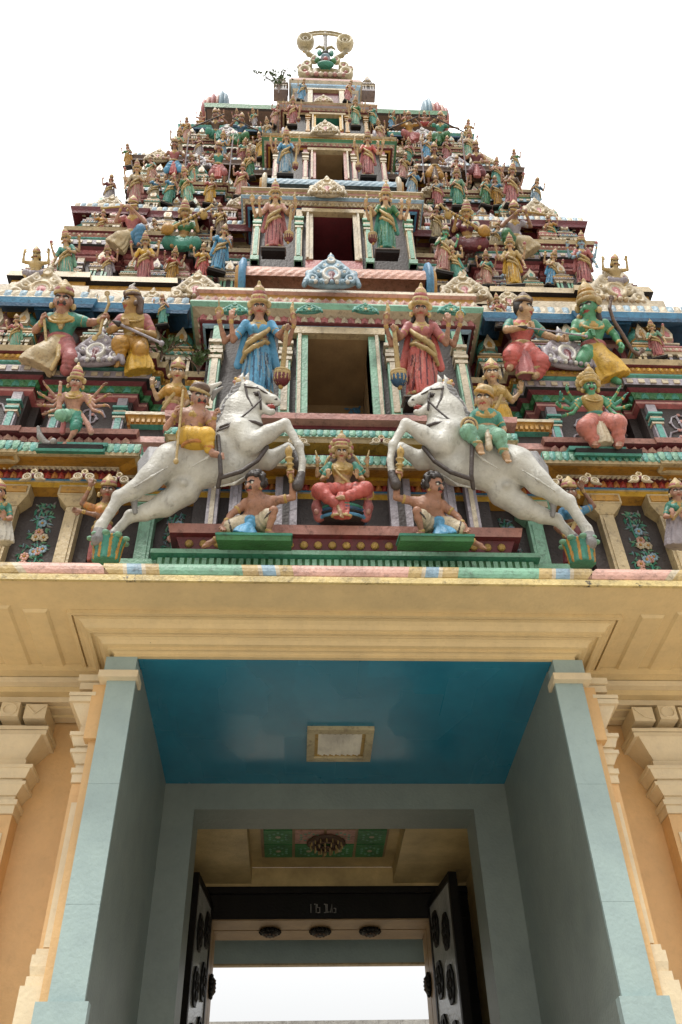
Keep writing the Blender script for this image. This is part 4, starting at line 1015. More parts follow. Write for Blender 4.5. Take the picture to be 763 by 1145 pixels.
def necklace(S, nk, che, h, c='gold', n=2, red=True):
    nk = np.array(nk, float); che = np.array(che, float)
    for i in range(n):
        m = nk*(1-.28*i-.1)+che*(.28*i+.1); R = (.30+.10*i)*h
        S.ring(m+vec(0, -.08*h*i-.05*h, 0), nrm(vec(0, -.75, .75)), R, .06*h, c if i != 1 or not red else c, .02*h, .9)
    S.ell(che+vec(0, -.46*h, .05*h), (.10*h, .06*h, .12*h), c, .02*h)
def crown(F, P, h, style='tall', c1='goldpale', c2='rose', vox=.8):
    S = Sdf(max(.05*h, vox*.85)); A = P(0, -.1, .42); u = nrm(P(0, 0, 1)-P(0, 0, 0))
    ax = lambda t: A+u*t*h
    if style in ('tall', 'halo'):
        for t, R, r, c in ((0, .45, .10, c1), (.14, .42, .08, c2), (.25, .42, .09, c1)): S.ring(ax(t), u, R*h, r*h, c, .05*h)
        S.cone(ax(0), ax(.55), .43*h, .36*h, c1, .05*h)
        for t, R, r, c in ((.45, .35, .08, c2), (.58, .30, .07, c1), (.75, .23, .06, c2)): S.ring(ax(t), u, R*h, r*h, c, .04*h)
        S.cone(ax(.5), ax(1.0), .33*h, .10*h, c1, .05*h); S.ell(ax(1.08), (.09*h,)*3, c1, .05*h)
        S.ell(P(0, .30, .60), (.13*h, .10*h, .17*h), c1, .04*h); S.ell(P(0, .38, .58), (.06*h,)*3, c2, .02*h)
        for q in (-1, 1):
            S.ell(P(q*.34, .12, .56), (.12*h,)*3, c1, .05*h); S.ell(P(q*.56, -.10, .26), (.18*h, .10*h, .24*h), c1, .05*h); S.ell(P(q*.54, 0, -.22), (.14*h, .10*h, .19*h), c1, .05*h); S.ell(P(q*.52, .06, -.22), (.06*h,)*3, c2, .02*h)
    elif style == 'low':
        for t, R, r, c in ((-.02, .42, .08, c1), (.12, .38, .09, c2), (.26, .32, .08, c1)): S.ring(ax(t), u, R*h, r*h, c, .05*h)
        S.ell(ax(.22), (.33*h,)*3, c1, .08*h); S.ell(ax(.52), (.13*h,)*3, c1, .06*h)
        S.ell(P(0, .34, .52), (.14*h, .08*h, .16*h), c1, .04*h)
        for q in (-1, 1): S.ell(P(q*.52, 0, -.18), (.12*h, .10*h, .17*h), c1, .05*h)
    elif style == 'turban':
        S.ell(ax(.02), (.50*h, .50*h, .30*h), c1, .1*h)
        for t in range(5): S.ring(ax(-.1+.09*t), nrm(u+vec(.3*math.cos(t*1.7), 0, .2*math.sin(t))), (.47-.05*t)*h, .08*h, c1 if t % 2 else c2, .05*h)
        S.ell(P(0, -.5, .0), (.34*h, .25*h, .5*h), c1, .15*h)
    if style == 'halo':
        B = P(0, -.42, .35); r_ = nrm(P(1, 0, 0)-P(0, 0, 0))
        for k in range(13):
            a = -.5+(PI+1.0)*k/12; S.ell(B+r_*math.cos(a)*.74*h+u*math.sin(a)*.74*h, (.17*h, .09*h, .17*h), c1 if k % 2 else c2, .05*h)
        S.ring(B, np.cross(r_, u), .62*h, .10*h, 'gold', .05*h)
    F.add('crown', S.mesh('crown')) if F else None
    return S
def hairdo(F, P, h, style='long', c='hair', vox=.8, curls=False):
    S = Sdf(max(vox, .055*h))
    S.ell(P(0, -.22, .20), (.44*h, .44*h, .50*h), c, .1*h)
    if style == 'long': S.chain([P(-.2, -.38, .1), P(-.28, -.34, -.5)], [.25*h, .2*h], c, .15*h); S.chain([P(.2, -.38, .1), P(.28, -.34, -.5)], [.25*h, .2*h], c, .15*h)
    if style == 'bun': S.ell(P(0, -.45, .50), (.25*h,)*3, c, .08*h)
    if curls:
        rr = random.Random(5)
        for i in range(90):
            a = rr.uniform(-PI, PI); e = rr.uniform(-.3, 1.35)
            x, y, z = .47*math.cos(e)*math.sin(a), -.22-.46*math.cos(e)*math.cos(a), .22+.50*math.sin(e)
            if y > .02 and z < .34: continue
            S.ell(P(x, y, z), (.10*h,)*3, c, .03*h)
    F.add('hair', S.mesh('hair'))
def skirt_fn(top, bot, ra, rb, fy=.75, folds=16, amp=.9, hem=None, pleat=0.):
    """tapering tube of cloth with folds running down it"""
    top = np.array(top, float); bot = np.array(bot, float); ba = bot-top; L2 = float(ba@ba); R = max(ra, rb)+amp+1.5
    def fn(X, Y, Z):
        px, py, pz = X-top[0], Y-top[1], Z-top[2]
        t = (px*ba[0]+py*ba[1]+pz*ba[2])/L2; h = np.clip(t, 0, 1)
        dx, dy, dz = px-t*ba[0], (py-t*ba[1])/fy, pz-t*ba[2]
        rho = np.sqrt(dx*dx+dy*dy+dz*dz)
        ang = np.arctan2(dx, -dy)
        rad = ra+(rb-ra)*np.sin(h*PI/2)**1.0
        f = np.sin(ang*folds+3*h+1.2*np.sin(5*h+ang*2))*amp*np.minimum(1, h*2.5+.15)
        d = (rho-rad-f)*.72
        cap = np.maximum(-t, t-1)*math.sqrt(L2)
        return np.maximum(d, cap)
    return np.minimum(top, bot)-R, np.maximum(top, bot)+R, fn
def sash(S, pts, r, c='goldpale', flat=.5, k=.4):
    S.chain([np.array(p, float) for p in pts], [r]*len(pts) if not hasattr(r, '__len__') else r, c, k)
def mace(F, a, b, r, R, ball='maroon', shaft='goldpale', name='mace'):
    S = Sdf(max(.6, R*.09)); a = np.array(a, float); b = np.array(b, float); u = nrm(b-a)
    S.cone(a, b, r*.85, r*1.15, shaft, .5); S.ell(b+u*R*.7, (R, R, R), ball, .5)
    for t in (-.1, .25): S.ring(b+u*R*t, u, R*.85, R*.18, 'goldpale', .4)
    for k in range(12):
        an = 2*PI*k/12; e1 = nrm(np.cross(u, vec(0, 1, 0))); e2 = np.cross(u, e1)
        q = e1*math.cos(an)+e2*math.sin(an); S.chain([b+u*R*.3+q*R*.93, b+u*R*.9+q*R*.98, b+u*R*1.4+q*R*.6], [R*.09]*3, 'goldpale' if k % 2 else ball, .2)
    S.ell(b+u*R*1.75, (R*.3,)*3, 'gold', .4)
    F.add(name, S.mesh(name))

# ---------------------------------------------------------------- the standing goddess (about 123 high): two great ones and smaller sisters
CACHE = {}
def goddess_meshes(mirror, style, vox=1.0):
    key = (mirror, style)
    if key in CACHE: return CACHE[key]
    h = 19.; out = {}
    S = Sdf(vox); cz = lambda x, y, z: vec(x, y, z)
    pel, wai, che, nk = cz(-1, 0, 53), cz(0, 0, 65), cz(1, -1, 77), cz(1, -2, 89)
    torso(S, pel, wai, che, nk, h, 'skin', .95, True, top='blouse')
    P, fr = head(S, cz(1, -4, 101), h, .06, .30, -.04, 'skin', neck=nk)
    big = style == 'mace'
    if big:
        arm(S, cz(15, -1, 84), cz(24, -6, 69), cz(31, -15, 75), h, 'skin', (.5, -.3, -.4), (0, 0, 1), 1, 'blouse')
        arm(S, cz(15, 3, 84), cz(34, 3, 65), cz(41, -5, 83), h, 'skin', (-.1, -.2, 1), (-1, 0, 0))
        arm(S, cz(-14, -1, 84), cz(-27, -3, 64), cz(-30, -10, 84), h, 'skin', (.1, -.2, 1), (1, 0, 0), None, 'blouse')
        arm(S, cz(-14, 3, 84), cz(-37, 3, 66), cz(-44, -5, 87), h, 'skin', (-.1, -.2, 1), (1, 0, 0))
        S.chain([cz(40, -6, 92), cz(38, -7, 100), cz(39, -7, 108)], [3.2, 2.4, 1.2], 'goldpale', 1)
        S.chain([cz(-44, -6, 95), cz(-45, -7, 110)], [1.2, .9], 'goldpale', 1); S.ring(cz(-44, -6, 96), (0, 1, 0), 4, 1.2, 'gold', .5)
    elif style == 'four':
        arm(S, cz(15, -1, 84), cz(25, -4, 66), cz(18, -17, 63), h, 'skin', (-.4, -.4, .6), (0, 0, 1), None, 'blouse')
        arm(S, cz(15, 3, 84), cz(31, 3, 72), cz(36, -4, 92), h, 'skin', (0, -.2, 1), (-1, 0, 0))
        arm(S, cz(-14, -1, 84), cz(-26, -2, 62), cz(-29, -9, 46), h, 'skin', (0, -.3, -1), (1, 0, 0), None, 'blouse')
        arm(S, cz(-14, 3, 84), cz(-31, 3, 72), cz(-36, -4, 93), h, 'skin', (0, -.2, 1), (1, 0, 0))
        S.ell(cz(36, -5, 103), (4, 4, 4), 'gold', 1); S.ell(cz(-36, -5, 103), (4, 4, 4), 'rose', 1)
    else:
        arm(S, cz(15, -1, 84), cz(25, -2, 68), cz(16, -16, 74), h, 'skin', (-.7, -.2, .3), (0, 0, 1), None, 'blouse')
        arm(S, cz(-14, -1, 84), cz(-28, -2, 74), cz(-33, -6, 93), h, 'skin', (.1, -.1, 1), (1, 0, 0), None, 'blouse')
    necklace(S, nk, che, h)
    leg(S, cz(-6, 0, 50), cz(-6, -4, 26), cz(-7, 0, 5), cz(-9, -8, 1), h); leg(S, cz(7, 0, 50), cz(9, -3, 26), cz(9, 0, 5), cz(12, -8, 1), h)
    out['body'] = S.mesh('body', flip=mirror)
    G_ = Sdf(vox)
    G_.fn(*skirt_fn(cz(0, 0, 67), cz(1, 0, 4), 10.5, 17.0, .72, 13, 1.9), m='cloth', k=1.5)
    G_.ell(cz(-1, 0, 52), (16.5, 11, 13), 'cloth', 3)
    G_.fn(*skirt_fn(cz(0, -9, 60), cz(1, -12, 3), 3.0, 8, .7, 8, 1.2), m='cloth', k=1.5)
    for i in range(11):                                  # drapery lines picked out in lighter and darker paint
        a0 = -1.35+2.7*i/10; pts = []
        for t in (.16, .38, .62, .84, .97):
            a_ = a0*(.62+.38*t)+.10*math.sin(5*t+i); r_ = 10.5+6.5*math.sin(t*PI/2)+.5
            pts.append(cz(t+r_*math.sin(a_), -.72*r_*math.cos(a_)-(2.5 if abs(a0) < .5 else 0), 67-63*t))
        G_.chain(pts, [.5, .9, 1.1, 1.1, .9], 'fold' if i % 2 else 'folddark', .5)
    G_.ring(cz(0, 0, 65), (0.05, 0, 1), 10.5, 2.0, 'trim', .8, .78); G_.ell(cz(0, -9.5, 66), (5, 2.5, 3.2), 'goldpale', .4)
    sash(G_, [cz(-14, -5, 50), cz(-10, -11, 57), cz(0, -13.5, 63), cz(8, -10, 70), cz(13, -4, 78)], [2.6, 3, 3, 2.8, 2.4], 'trim')
    sash(G_, [cz(-17, -3, 40), cz(-12, -12, 46), cz(-3, -14.5, 52), cz(8, -11, 59), cz(13, -4, 62)], [2.0, 2.4, 2.4, 2.2, 1.8], 'trim')
    G_.ring(cz(1, 0, 6), (0, 0, 1), 16.8, 1.6, 'trim', .6, .74)
    for q in (-1, 1): G_.cone(cz(q*13, 5, 84), cz(q*21, 4, 40), 3, 5, 'cloth', 2, .6)
    out['sari'] = G_.mesh('sari', flip=mirror)
    C = crown(None, P, h, 'low' if style == 'two' else 'tall', vox=vox); out['crown'] = C.mesh('crown', flip=mirror)
    H = Sdf(vox); H.ell(P(0, -.24, .12), (.44*h, .42*h, .5*h), 'hair', 1); 
    for q in (-1, 1): H.chain([P(q*.3, -.3, -.1), P(q*.42, -.2, -.6)], [.2*h, .13*h], 'hair', 1)
    out['hair'] = H.mesh('hair', flip=mirror)
    if big:
        class _F: 
            def add(s, n, me, parent=None): out[n] = me
        M = Sdf(.8); a, b = cz(33, -17, 73), cz(29, -15, 24); u = nrm(b-a); R = 9.0
        M.cone(a-u*2, b, 2.3, 3.1, 'goldpale', .5); M.ell(b+u*R*.7, (R, R, R), 'macehead', .5)
        for t in (-.1, .2): M.ring(b+u*R*t, u, R*.86, R*.16, 'goldpale', .4)
        for k in range(12):
            an = 2*PI*k/12; q = vec(math.cos(an), math.sin(an), 0); M.chain([b+u*R*.3+q*R*.93, b+u*R*.9+q*R*.98, b+u*R*1.4+q*R*.6], [R*.09]*3, 'goldpale', .2)
        M.ell(b+u*R*1.75, (R*.3,)*3, 'gold', .4)
        out['mace'] = M.mesh('mace', flip=mirror)
    E = []
    r, f, u = fr
    for q in (-1, 1):
        mb = MB(); R = .074*h; c = P(q*.18, .325, .09); c = c*vec(-1, 1, 1) if mirror else c
        mb.ell((0, 0, 0), (R*1.35, R*.7, R*.8), 'white', 8, 5); mb.ell((0, -R*.42, 0), (R*.62, R*.42, R*.66), 'hair', 8, 4); E.append((mb.mesh('eye', True), c))
    out['eyes'] = E
    CACHE[key] = out; return out
def recolour(o, cmap):
    for i, sl in enumerate(o.material_slots):
        n = o.data.materials[i].name
        if n in cmap: sl.link = 'OBJECT'; sl.material = mat(cmap[n])
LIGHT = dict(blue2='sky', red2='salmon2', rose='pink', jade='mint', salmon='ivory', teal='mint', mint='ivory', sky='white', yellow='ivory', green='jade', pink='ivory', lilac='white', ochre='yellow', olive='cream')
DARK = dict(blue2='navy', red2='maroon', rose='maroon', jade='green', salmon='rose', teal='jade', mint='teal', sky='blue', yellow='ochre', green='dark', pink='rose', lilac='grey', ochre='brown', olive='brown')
PAL.update(fold=(.6, .6, .6), folddark=(.2, .2, .2), cloth=(.5, .5, .5), trim=(.6, .5, .3), blouse=(.5, .4, .3), macehead=(.2, .05, .05), cloth2=(.4, .4, .4))
def goddess(px, py, Y, hpx, label, cloth, blouse=None, skin='skin', trim='goldpale', mirror=False, style='four', lean=.42, mh='maroon', group=None, name='goddess_statue', crown_c=None, pedestal='dark'):
    ms = goddess_meshes(mirror, style)
    F = Fig(name, px, py, Y, lean, label, 'statue', group, k=hpx/123.)
    if style != 'mace': F.root.rotation_euler.z = RV.uniform(-.45, .45)
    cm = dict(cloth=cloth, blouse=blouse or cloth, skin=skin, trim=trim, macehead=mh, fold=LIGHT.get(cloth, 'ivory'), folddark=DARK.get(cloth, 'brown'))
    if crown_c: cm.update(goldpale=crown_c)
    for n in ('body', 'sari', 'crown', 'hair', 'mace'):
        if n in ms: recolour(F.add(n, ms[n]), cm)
    if hpx > 45:
        for me, c in ms['eyes']: o = F.add('eye', me); o.location = tuple(c)
    if pedestal:
        mb = MB(); mb.box(-22, 22, -14, 14, -7, -1.5, pedestal); mb.box(-24, 24, -16, 14.2, -1.5, 0, 'grey'); F.add('pedestal', mb.mesh('pedestal'))
    return F
# ---------------------------------------------------------------- the two leaping horses
def horse(mirror, label, cup_label):
    F = Fig('horse_statue', 118, 628, -.56, .18, label, 'statue', 'pair of leaping horse statues')
    J = F.J; S = Sdf(1.35)
    dz = lambda n, f: None
    # trunk
    S.chain([J(190, 520, 0), J(208, 518, 1), J(230, 514, 2), J(252, 503, 3), J(270, 490, 4)], [23, 25, 27, 29, 27], 'horse', 8, .82)
    S.ell(J(276, 488, 5), (21, 19, 23), 'horse', 8)
    S.chain([J(226, 532, 2), J(262, 524, 4), J(288, 506, 6)], [14, 16.5, 13], 'horse', 8)
    # neck and head
    S.chain([J(262, 474, 5), J(266, 458, 7), J(270, 444, 8)], [25, 19.5, 14], 'horse', 8, .68)
    S.chain([J(277, 474, 7), J(279, 458, 9), J(280, 448, 9)], [17, 13, 9], 'horse', 6, .72)
    S.ell(J(276, 438, 9), (13, 9.5, 13), 'horse', 5)
    S.chain([J(277, 436, 9), J(289, 440, 11), J(299, 445, 12)], [11.5, 9.0, 6.5], 'horse', 4, .78)
    S.chain([J(299, 445, 12), J(306, 447.5, 13), J(310, 450, 13)], [6.8, 6.0, 5.0], 'horse', 3, .9)
    S.chain([J(284, 450, 10), J(292, 456, 12), J(302, 461, 13)], [9, 6, 4.2], 'horse', 3, .8)          # jaw, mouth open
    S.ell(J(305, 460.5, 13), (4, 4, 3.4), 'horse', 1)
    S.ell(J(303, 455, 13), (6, 4.2, 2.6), 'lip', .4)
    for k in range(4): S.ell(J(303+2.2*k, 452.8, 15+(k % 2)), (1.1, 1.1, 1.3), 'white', .2)
    S.ell(J(309, 447, 17), (1.6, 1.2, 1.6), 'taupe', .3)                                                  # nostril
    S.cone(J(284, 436, 17), J(290, 437, 19), 2.2, 1.6, 'horse', 2); S.ell(J(287, 440, 19), (2.6, 1.8, 2.2), 'taupe', .3); S.ell(J(287, 439.6, 20.6), (.8, .6, .8), 'white', .1)
    for d, x in ((15, 271), (3, 277)): S.chain([J(x, 430, d), J(x-1, 423, d+1), J(x+1, 417, d+1)], [3.6, 3.0, 1.0], 'horse', 2)
    # near foreleg, folded
    S.chain([J(268, 484, 20), J(277, 496, 22), J(283, 497, 23)], [17, 13, 10.5], 'horse', 6)
    S.chain([J(282, 496, 23), J(300, 485, 25), J(317, 475.5, 27)], [12, 9.6, 7.0], 'horse', 4)
    S.ell(J(319, 474.5, 27), (7, 6.6, 7.4), 'horse', 2)
    S.chain([J(320, 475, 27), J(328, 487, 27), J(334, 498, 27)], [6.2, 4.6, 5.0], 'horse', 2); S.ell(J(335, 499, 27), (5.6, 5.6, 5.8), 'horse', 2)
    S.chain([J(335, 500, 27), J(338.5, 516, 27), J(337, 530, 27)], [4.6, 4.1, 4.4], 'horse', 2); S.cone(J(337, 531, 27), J(333, 543, 27), 5.0, 6.6, 'strap', .4)
    # far foreleg
    S.chain([J(280, 512, -4), J(300, 515, -4), J(318, 504, -3)], [13, 10, 7.4], 'horse', 5); S.ell(J(322, 501, -3), (6.6, 6, 6.6), 'horse', 2)
    S.chain([J(322, 501, -3), J(327, 505, -2), J(330, 507, -2)], [5.6, 5.2, 4.8], 'horse', 2); S.cone(J(330, 507, -2), J(334, 519, -1), 5.2, 7.0, 'strap', .4)
    # hindquarters: near leg, then far leg
    S.ell(J(193, 514, 12), (20, 15, 20), 'horse', 8)
    S.chain([J(188, 516, 16), J(168, 535, 18), J(150, 548, 18)], [18.5, 13.5, 9.6], 'horse', 6); S.chain([J(150, 548, 18), J(135, 556, 18)], [10, 8], 'horse', 3)
    S.ell(J(132, 556, 18), (7.6, 6.6, 8.4), 'horse', 2); S.chain([J(133, 557, 18), J(123, 573, 18), J(113, 588, 18)], [7.2, 5.8, 6.0], 'horse', 2)
    S.chain([J(113, 588, 18), J(111, 594, 18)], [6.6, 6.6], 'horse', 2); S.cone(J(111, 595, 18), J(110, 603, 18), 7.0, 7.8, 'mane', .6)
    S.ell(J(205, 538, -6), (18, 13, 17), 'horse', 8)
    S.chain([J(208, 548, -4), J(185, 564, -3), J(163, 573, -2)], [17, 12.5, 9], 'horse', 6); S.chain([J(163, 573, -2), J(148, 577, -2)], [9, 7.2], 'horse', 3)
    S.ell(J(145, 577, -2), (6.8, 6, 7.4), 'horse', 2); S.chain([J(145, 578, -2), J(136, 588, -1), J(126, 598, 0)], [6.2, 5.0, 5.4], 'horse', 2); S.cone(J(126, 599, 0), J(122, 606, 0), 6.2, 7.0, 'mane', .6)
    S.cone(J(197, 541, 6), J(205, 540, 14), 6, 4, 'horse', 4); S.chain([J(150, 558, 10), J(151, 573, 8)], [4.5, 2.5], 'mane', 2)
    # veins and muscle ridges
    for pts in (((150, 545, 30), (170, 533, 35), (188, 522, 34)), ((214, 522, 27), (232, 512, 31), (246, 500, 33)), ((262, 470, 27), (270, 482, 32), (272, 494, 33)), ((240, 545, 17), (262, 541, 19), (282, 528, 19))):
        S.chain([J(*p) for p in pts], [1.0, 1.5, .9], 'horse', 2.2)
    o = F.add('body', S.mesh('body', flip=mirror))
    # harness
    H = Sdf(1.0)
    def strap(pts, r=1.5, c='strap'): H.chain([J(*p) for p in pts], [r]*len(pts), c, .4)
    def band(a, ax, R, fy, r=1.8): H.ring(J(*a), ax, R, r, 'strap', .4, fy)
    strap([(274, 430, 19), (277, 444, 19.5), (282, 454, 19.5)]); strap([(288, 433, 18), (291, 444, 19.5), (292, 457, 18)], 1.6); strap([(274, 432, 20), (288, 434, 19.5), (299, 440, 18)], 1.2)
    strap([(292, 447, 22), (284, 455, 24), (276, 462, 27), (266, 470, 30), (258, 476, 32), (243, 482, 34)], 1.3)
    strap([(247, 478, 28), (256, 474.5, 31), (266, 472, 31), (276, 471, 28), (285, 472, 24), (293, 475, 19)], 2.0)
    strap([(244, 488, 33), (246, 510, 35), (247, 530, 32), (244, 544, 22)], 2.7)
    strap([(247, 534, 30), (270, 527, 29), (288, 515, 26), (299, 500, 19)], 2.6)
    H.ell(J(268, 428, 14), (6, 5, 6), 'goldpale', .6)
    for k in range(8): a = k*PI/4; H.ell(J(268+6*math.cos(a), 427+5*math.sin(a), 16), (2.2, 2, 2.2), 'yellow' if k % 2 else 'pink', .3)
    F.add('harness', H.mesh('harness', flip=mirror))
    M = Sdf(1.0)
    for k in range(12):
        t = k/11; x, y = 271-27*t, 428+46*t
        for q in (0, 1):
            w = 2.3*math.sin(k*2.1+q); M.chain([J(x+1, y, 16-9*q), J(x-6-w, y+2, 17-10*q), J(x-10-w*1.4, y+10, 17-10*q)], [2.6, 2.3, 1.0], 'mane', .8)
    F.add('mane', M.mesh('mane', flip=mirror))
    T = Sdf(1.0)
    for k in range(9):
        a = (k-4)/4.; T.chain([J(184, 505+2*a, 6+3*a), J(168, 510+7*a, 7+6*a), J(157, 526+8*a, 8+7*a), J(160+4*a, 546, 8+5*a)], [3.0, 3.6, 3.2, 1.2], 'mane', .8)
    F.add('tail', T.mesh('tail', flip=mirror))
    # fluted lotus cup under the hind hooves
    C = Sdf(1.1); b = J(118, 629, 8)
    def cup(X, Y, Z):
        x, y, z = X-b[0], Y-b[1], Z-b[2]; a = np.arctan2(x, -y); rho = np.sqrt(x*x+(y*1.15)**2)
        r = 13.5+4.0*(z/26.)**2+1.7*np.abs(np.cos(a*4.5)); return np.maximum((rho-r)*.8, np.maximum(-z, z-26))
    lab = lambda: None
    C.fn(b+vec(-22, -22, 0), b+vec(22, 22, 27), cup, 'jade', 1)
    for k in range(9):
        a = 2*PI*(k+.5)/9; q = vec(math.sin(a), -math.cos(a)/1.15, 0); C.chain([b+q*14.5+vec(0, 0, 2), b+q*15.6+vec(0, 0, 14), b+q*18.2+vec(0, 0, 25)], [1.2, 1.4, 1.2], 'ochre', .3)
        a = 2*PI*k/9; q = vec(math.sin(a), -math.cos(a)/1.15, 0); C.ell(b+q*20+vec(0, 0, 25.5), (4.5, 4.5, 2.2), 'mint', .8)
    F.add('lotus_cup', C.mesh('lotus_cup', flip=mirror))
    if mirror:
        p = at(651, 631, -.56); F.root.location = Vector(p)
    return F
horse(False, 'white plaster horse leaping right from a green lotus cup, carrying the turbaned spear rider', None)
horse(True, 'white plaster horse leaping left from a green lotus cup, carrying the rider in green', None)
# ---------------------------------------------------------------- the large statues one by one (joints traced on the photograph)
goddess(286, 447, -.30, 125, 'large blue sari goddess statue with four arms and golden mace, left of the main doorway', 'blue2', 'blue2', 'skin', style='mace', mh='maroon')
goddess(474, 449, -.30, 125, 'large red sari goddess statue with four arms and golden mace, right of the main doorway', 'red2', 'rose', 'skin', mirror=True, style='mace', mh='navy')

def spear(F, a, b, r=1.3, tip=None, c='goldpale', name='spear'):
    S = Sdf(.7); S.cone(a, b, r, r, c, .3); S.ell(b, (r*2,)*3, c, .5)
    if tip: S.cone(a, a+nrm(a-b)*9, r*2.2, .5, tip, .4)
    F.add(name, S.mesh(name))
def bow(F, pts, r=1.7, c='goldpale', string=True):
    S = Sdf(.8); P = [np.array(p, float) for p in pts]
    S.chain(P, [r*.7]+[r]*(len(P)-2)+[r*.7], c, .4)
    if string: S.cone(P[0], P[-1], .55, .55, 'ivory', .1)
    for e in (P[0], P[-1]): S.ring(e, (0, 1, 0), 2.4, 1.0, c, .3)
    F.add('bow', S.mesh('bow'))

# rider with turban and spear
F = Fig('rider_statue', 217, 497, -.90, .34, 'rider statue with moustache, brown turban and yellow trousers, astride the left horse', 'statue', 'rider statues'); J = F.J; h = 25
S = Sdf(.8); pel, wai, che, nk = J(214, 488, 0), J(215, 480, 0), J(216, 469, 0), J(219, 458, 1)
torso(S, pel, wai, che, nk, h, 'skinpink', .82, muscles=True); P, fr = head(S, J(224, 446, 6), h*.92, .38, .30, -.1, 'skinpink', 'moustache', neck=nk)
arm(S, J(203, 461, 0), J(186, 478, 2), J(196, 463, 12), h*.82, 'skinpink', (.3, -.2, 1), (0, -1, 0), 1)
arm(S, J(230, 463, 0), J(238, 480, 3), J(240, 466, 12), h*.82, 'skinpink', (.3, -.3, 1), (0, -1, 0), 1)
necklace(S, nk, che, h); S.ell(J(241, 508, 14), (6.5, 5, 3), 'skinpink', 1); S.chain([J(233, 500, 13), J(238, 507, 13), J(247, 510, 15)], [4, 3.8, 2.8], 'skinpink', 1)
for i in range(5): S.cone(J(246+.2*i, 507+1.4*i, 16), J(250+.2*i, 507+1.5*i, 16), 1.1, .9, 'skinpink', .2)
for t in ((-.3, 'gold'), (.25, 'gold')): S.ring(wai*(1-t[0])+che*t[0], (0, .1, 1), .5*h*.8, 1.0, t[1], .3, .8)
F.add('body', S.mesh('body')); eyes(F, P, fr, h*.92)
C = Sdf(.8); fold = lambda dx, dy, dz, q: .5*np.sin(q*16+dx*.25)
C.cone(J(208, 488, 5), J(232, 487, 14), 11, 8.5, 'yellow', 3, disp=fold); C.cone(J(232, 487, 14), J(234, 502, 13), 8.4, 5.2, 'yellow', 3, disp=fold); C.ell(J(212, 486, 0), (15, 11, 8), 'yellow', 3); C.ring(J(234, 501, 13), (0, 0, 1), 5, 1.2, 'orange', .5)
C.ring(J(214, 481, 0), (0, .1, 1), 10.5, 1.8, 'maroon', .5, .8)
F.add('trousers', C.mesh('trousers'))
C = Sdf(1.0); C.ell(J(222, 497, 2), (19, 15, 8), 'yellow', 3); C.ring(J(222, 501, 2), (0, .1, 1), 18, 1.6, 'orange', 1, .8); F.add('saddle_cloth', C.mesh('saddle_cloth'))
crown(F, P, h*.92, 'turban', 'brown', 'goldpale'); spear(F, J(205, 437, 14), J(197, 516, 22), 1.5)
C = Sdf(1.); C.chain([J(247, 428, 4), J(237, 433, 4), J(233, 444, 4)], [1.5, 3.4, 2.6], 'white', 1); C.chain([J(249, 433, 6), J(241, 438, 6), J(238, 446, 5)], [1.3, 2.8, 2.2], 'grey', 1); F.add('plume', C.mesh('plume'))

# rider in green
F = Fig('rider_statue', 543, 495, -.90, .34, 'golden faced rider statue in green blouse and mint trousers, astride the right horse', 'statue', 'rider statues'); J = F.J; h = 24
S = Sdf(.8); pel, wai, che, nk = J(544, 484, 0), J(544, 478, 0), J(543, 469, 1), J(542, 460, 3)
torso(S, pel, wai, che, nk, h, 'skinlight', .84, top='jade'); P, fr = head(S, J(541, 448, 7), h*.92, -.30, .22, .12, 'skinlight', neck=nk)
arm(S, J(531, 465, 0), J(522, 478, 2), J(528, 490, 14), h*.78, 'skinlight', (.6, -.5, -.3), (0, -1, 0), 1, 'jade'); arm(S, J(556, 466, 0), J(564, 481, 3), J(553, 490, 15), h*.78, 'skinlight', (-1, -.2, .1), (0, 0, 1), 1, 'jade')
necklace(S, nk, che, h)
for a, b in ((J(535, 496, 16), J(538, 506, 18)), (J(564, 505, 14), J(568, 515, 17))):
    S.chain([a, a*.4+b*.6, b], [4.4, 4.2, 3], 'skinlight', 1)
    for i in range(5): S.cone(b+vec(1.3*(i-2), -1, 0), b+vec(1.5*(i-2), -3, -2.5), 1.1, .9, 'skinlight', .2)
F.add('body', S.mesh('body')); eyes(F, P, fr, h*.92)
C = Sdf(.8); C.cone(J(540, 486, 4), J(523, 483, 15), 10, 8, 'mint', 3, disp=fold); C.cone(J(523, 483, 15), J(534, 496, 16), 8, 5, 'mint', 3, disp=fold); C.cone(J(549, 486, 4), J(558, 489, 14), 10, 8.5, 'mint', 3, disp=fold); C.cone(J(558, 489, 14), J(564, 505, 14), 8.5, 5, 'mint', 3, disp=fold)
for p, r in ((J(534, 496, 16), 5), (J(563, 504, 14), 5)): C.ring(p, (0, 0, 1), r, 1.2, 'goldpale', .5)
C.ring(J(544, 480, 0), (0, .1, 1), 10, 1.7, 'ivory', .5, .8); C.chain([J(545, 482, 10), J(546, 490, 15), J(547, 500, 17)], [3, 3.4, 4.2], 'ivory', 1)
F.add('trousers', C.mesh('trousers')); crown(F, P, h*.92, 'turban', 'goldpale', 'ochre')
C = Sdf(.9); C.ell(J(525, 476, 16), (9, 3.5, 10), 'brown', 1); C.ring(J(525, 476, 18), (0, 1, 0), 9, 1.3, 'goldpale', .4); C.ring(J(525, 476, 19), (0, 1, 0), 5, 1.2, 'goldpale', .4); F.add('shield', C.mesh('shield'))

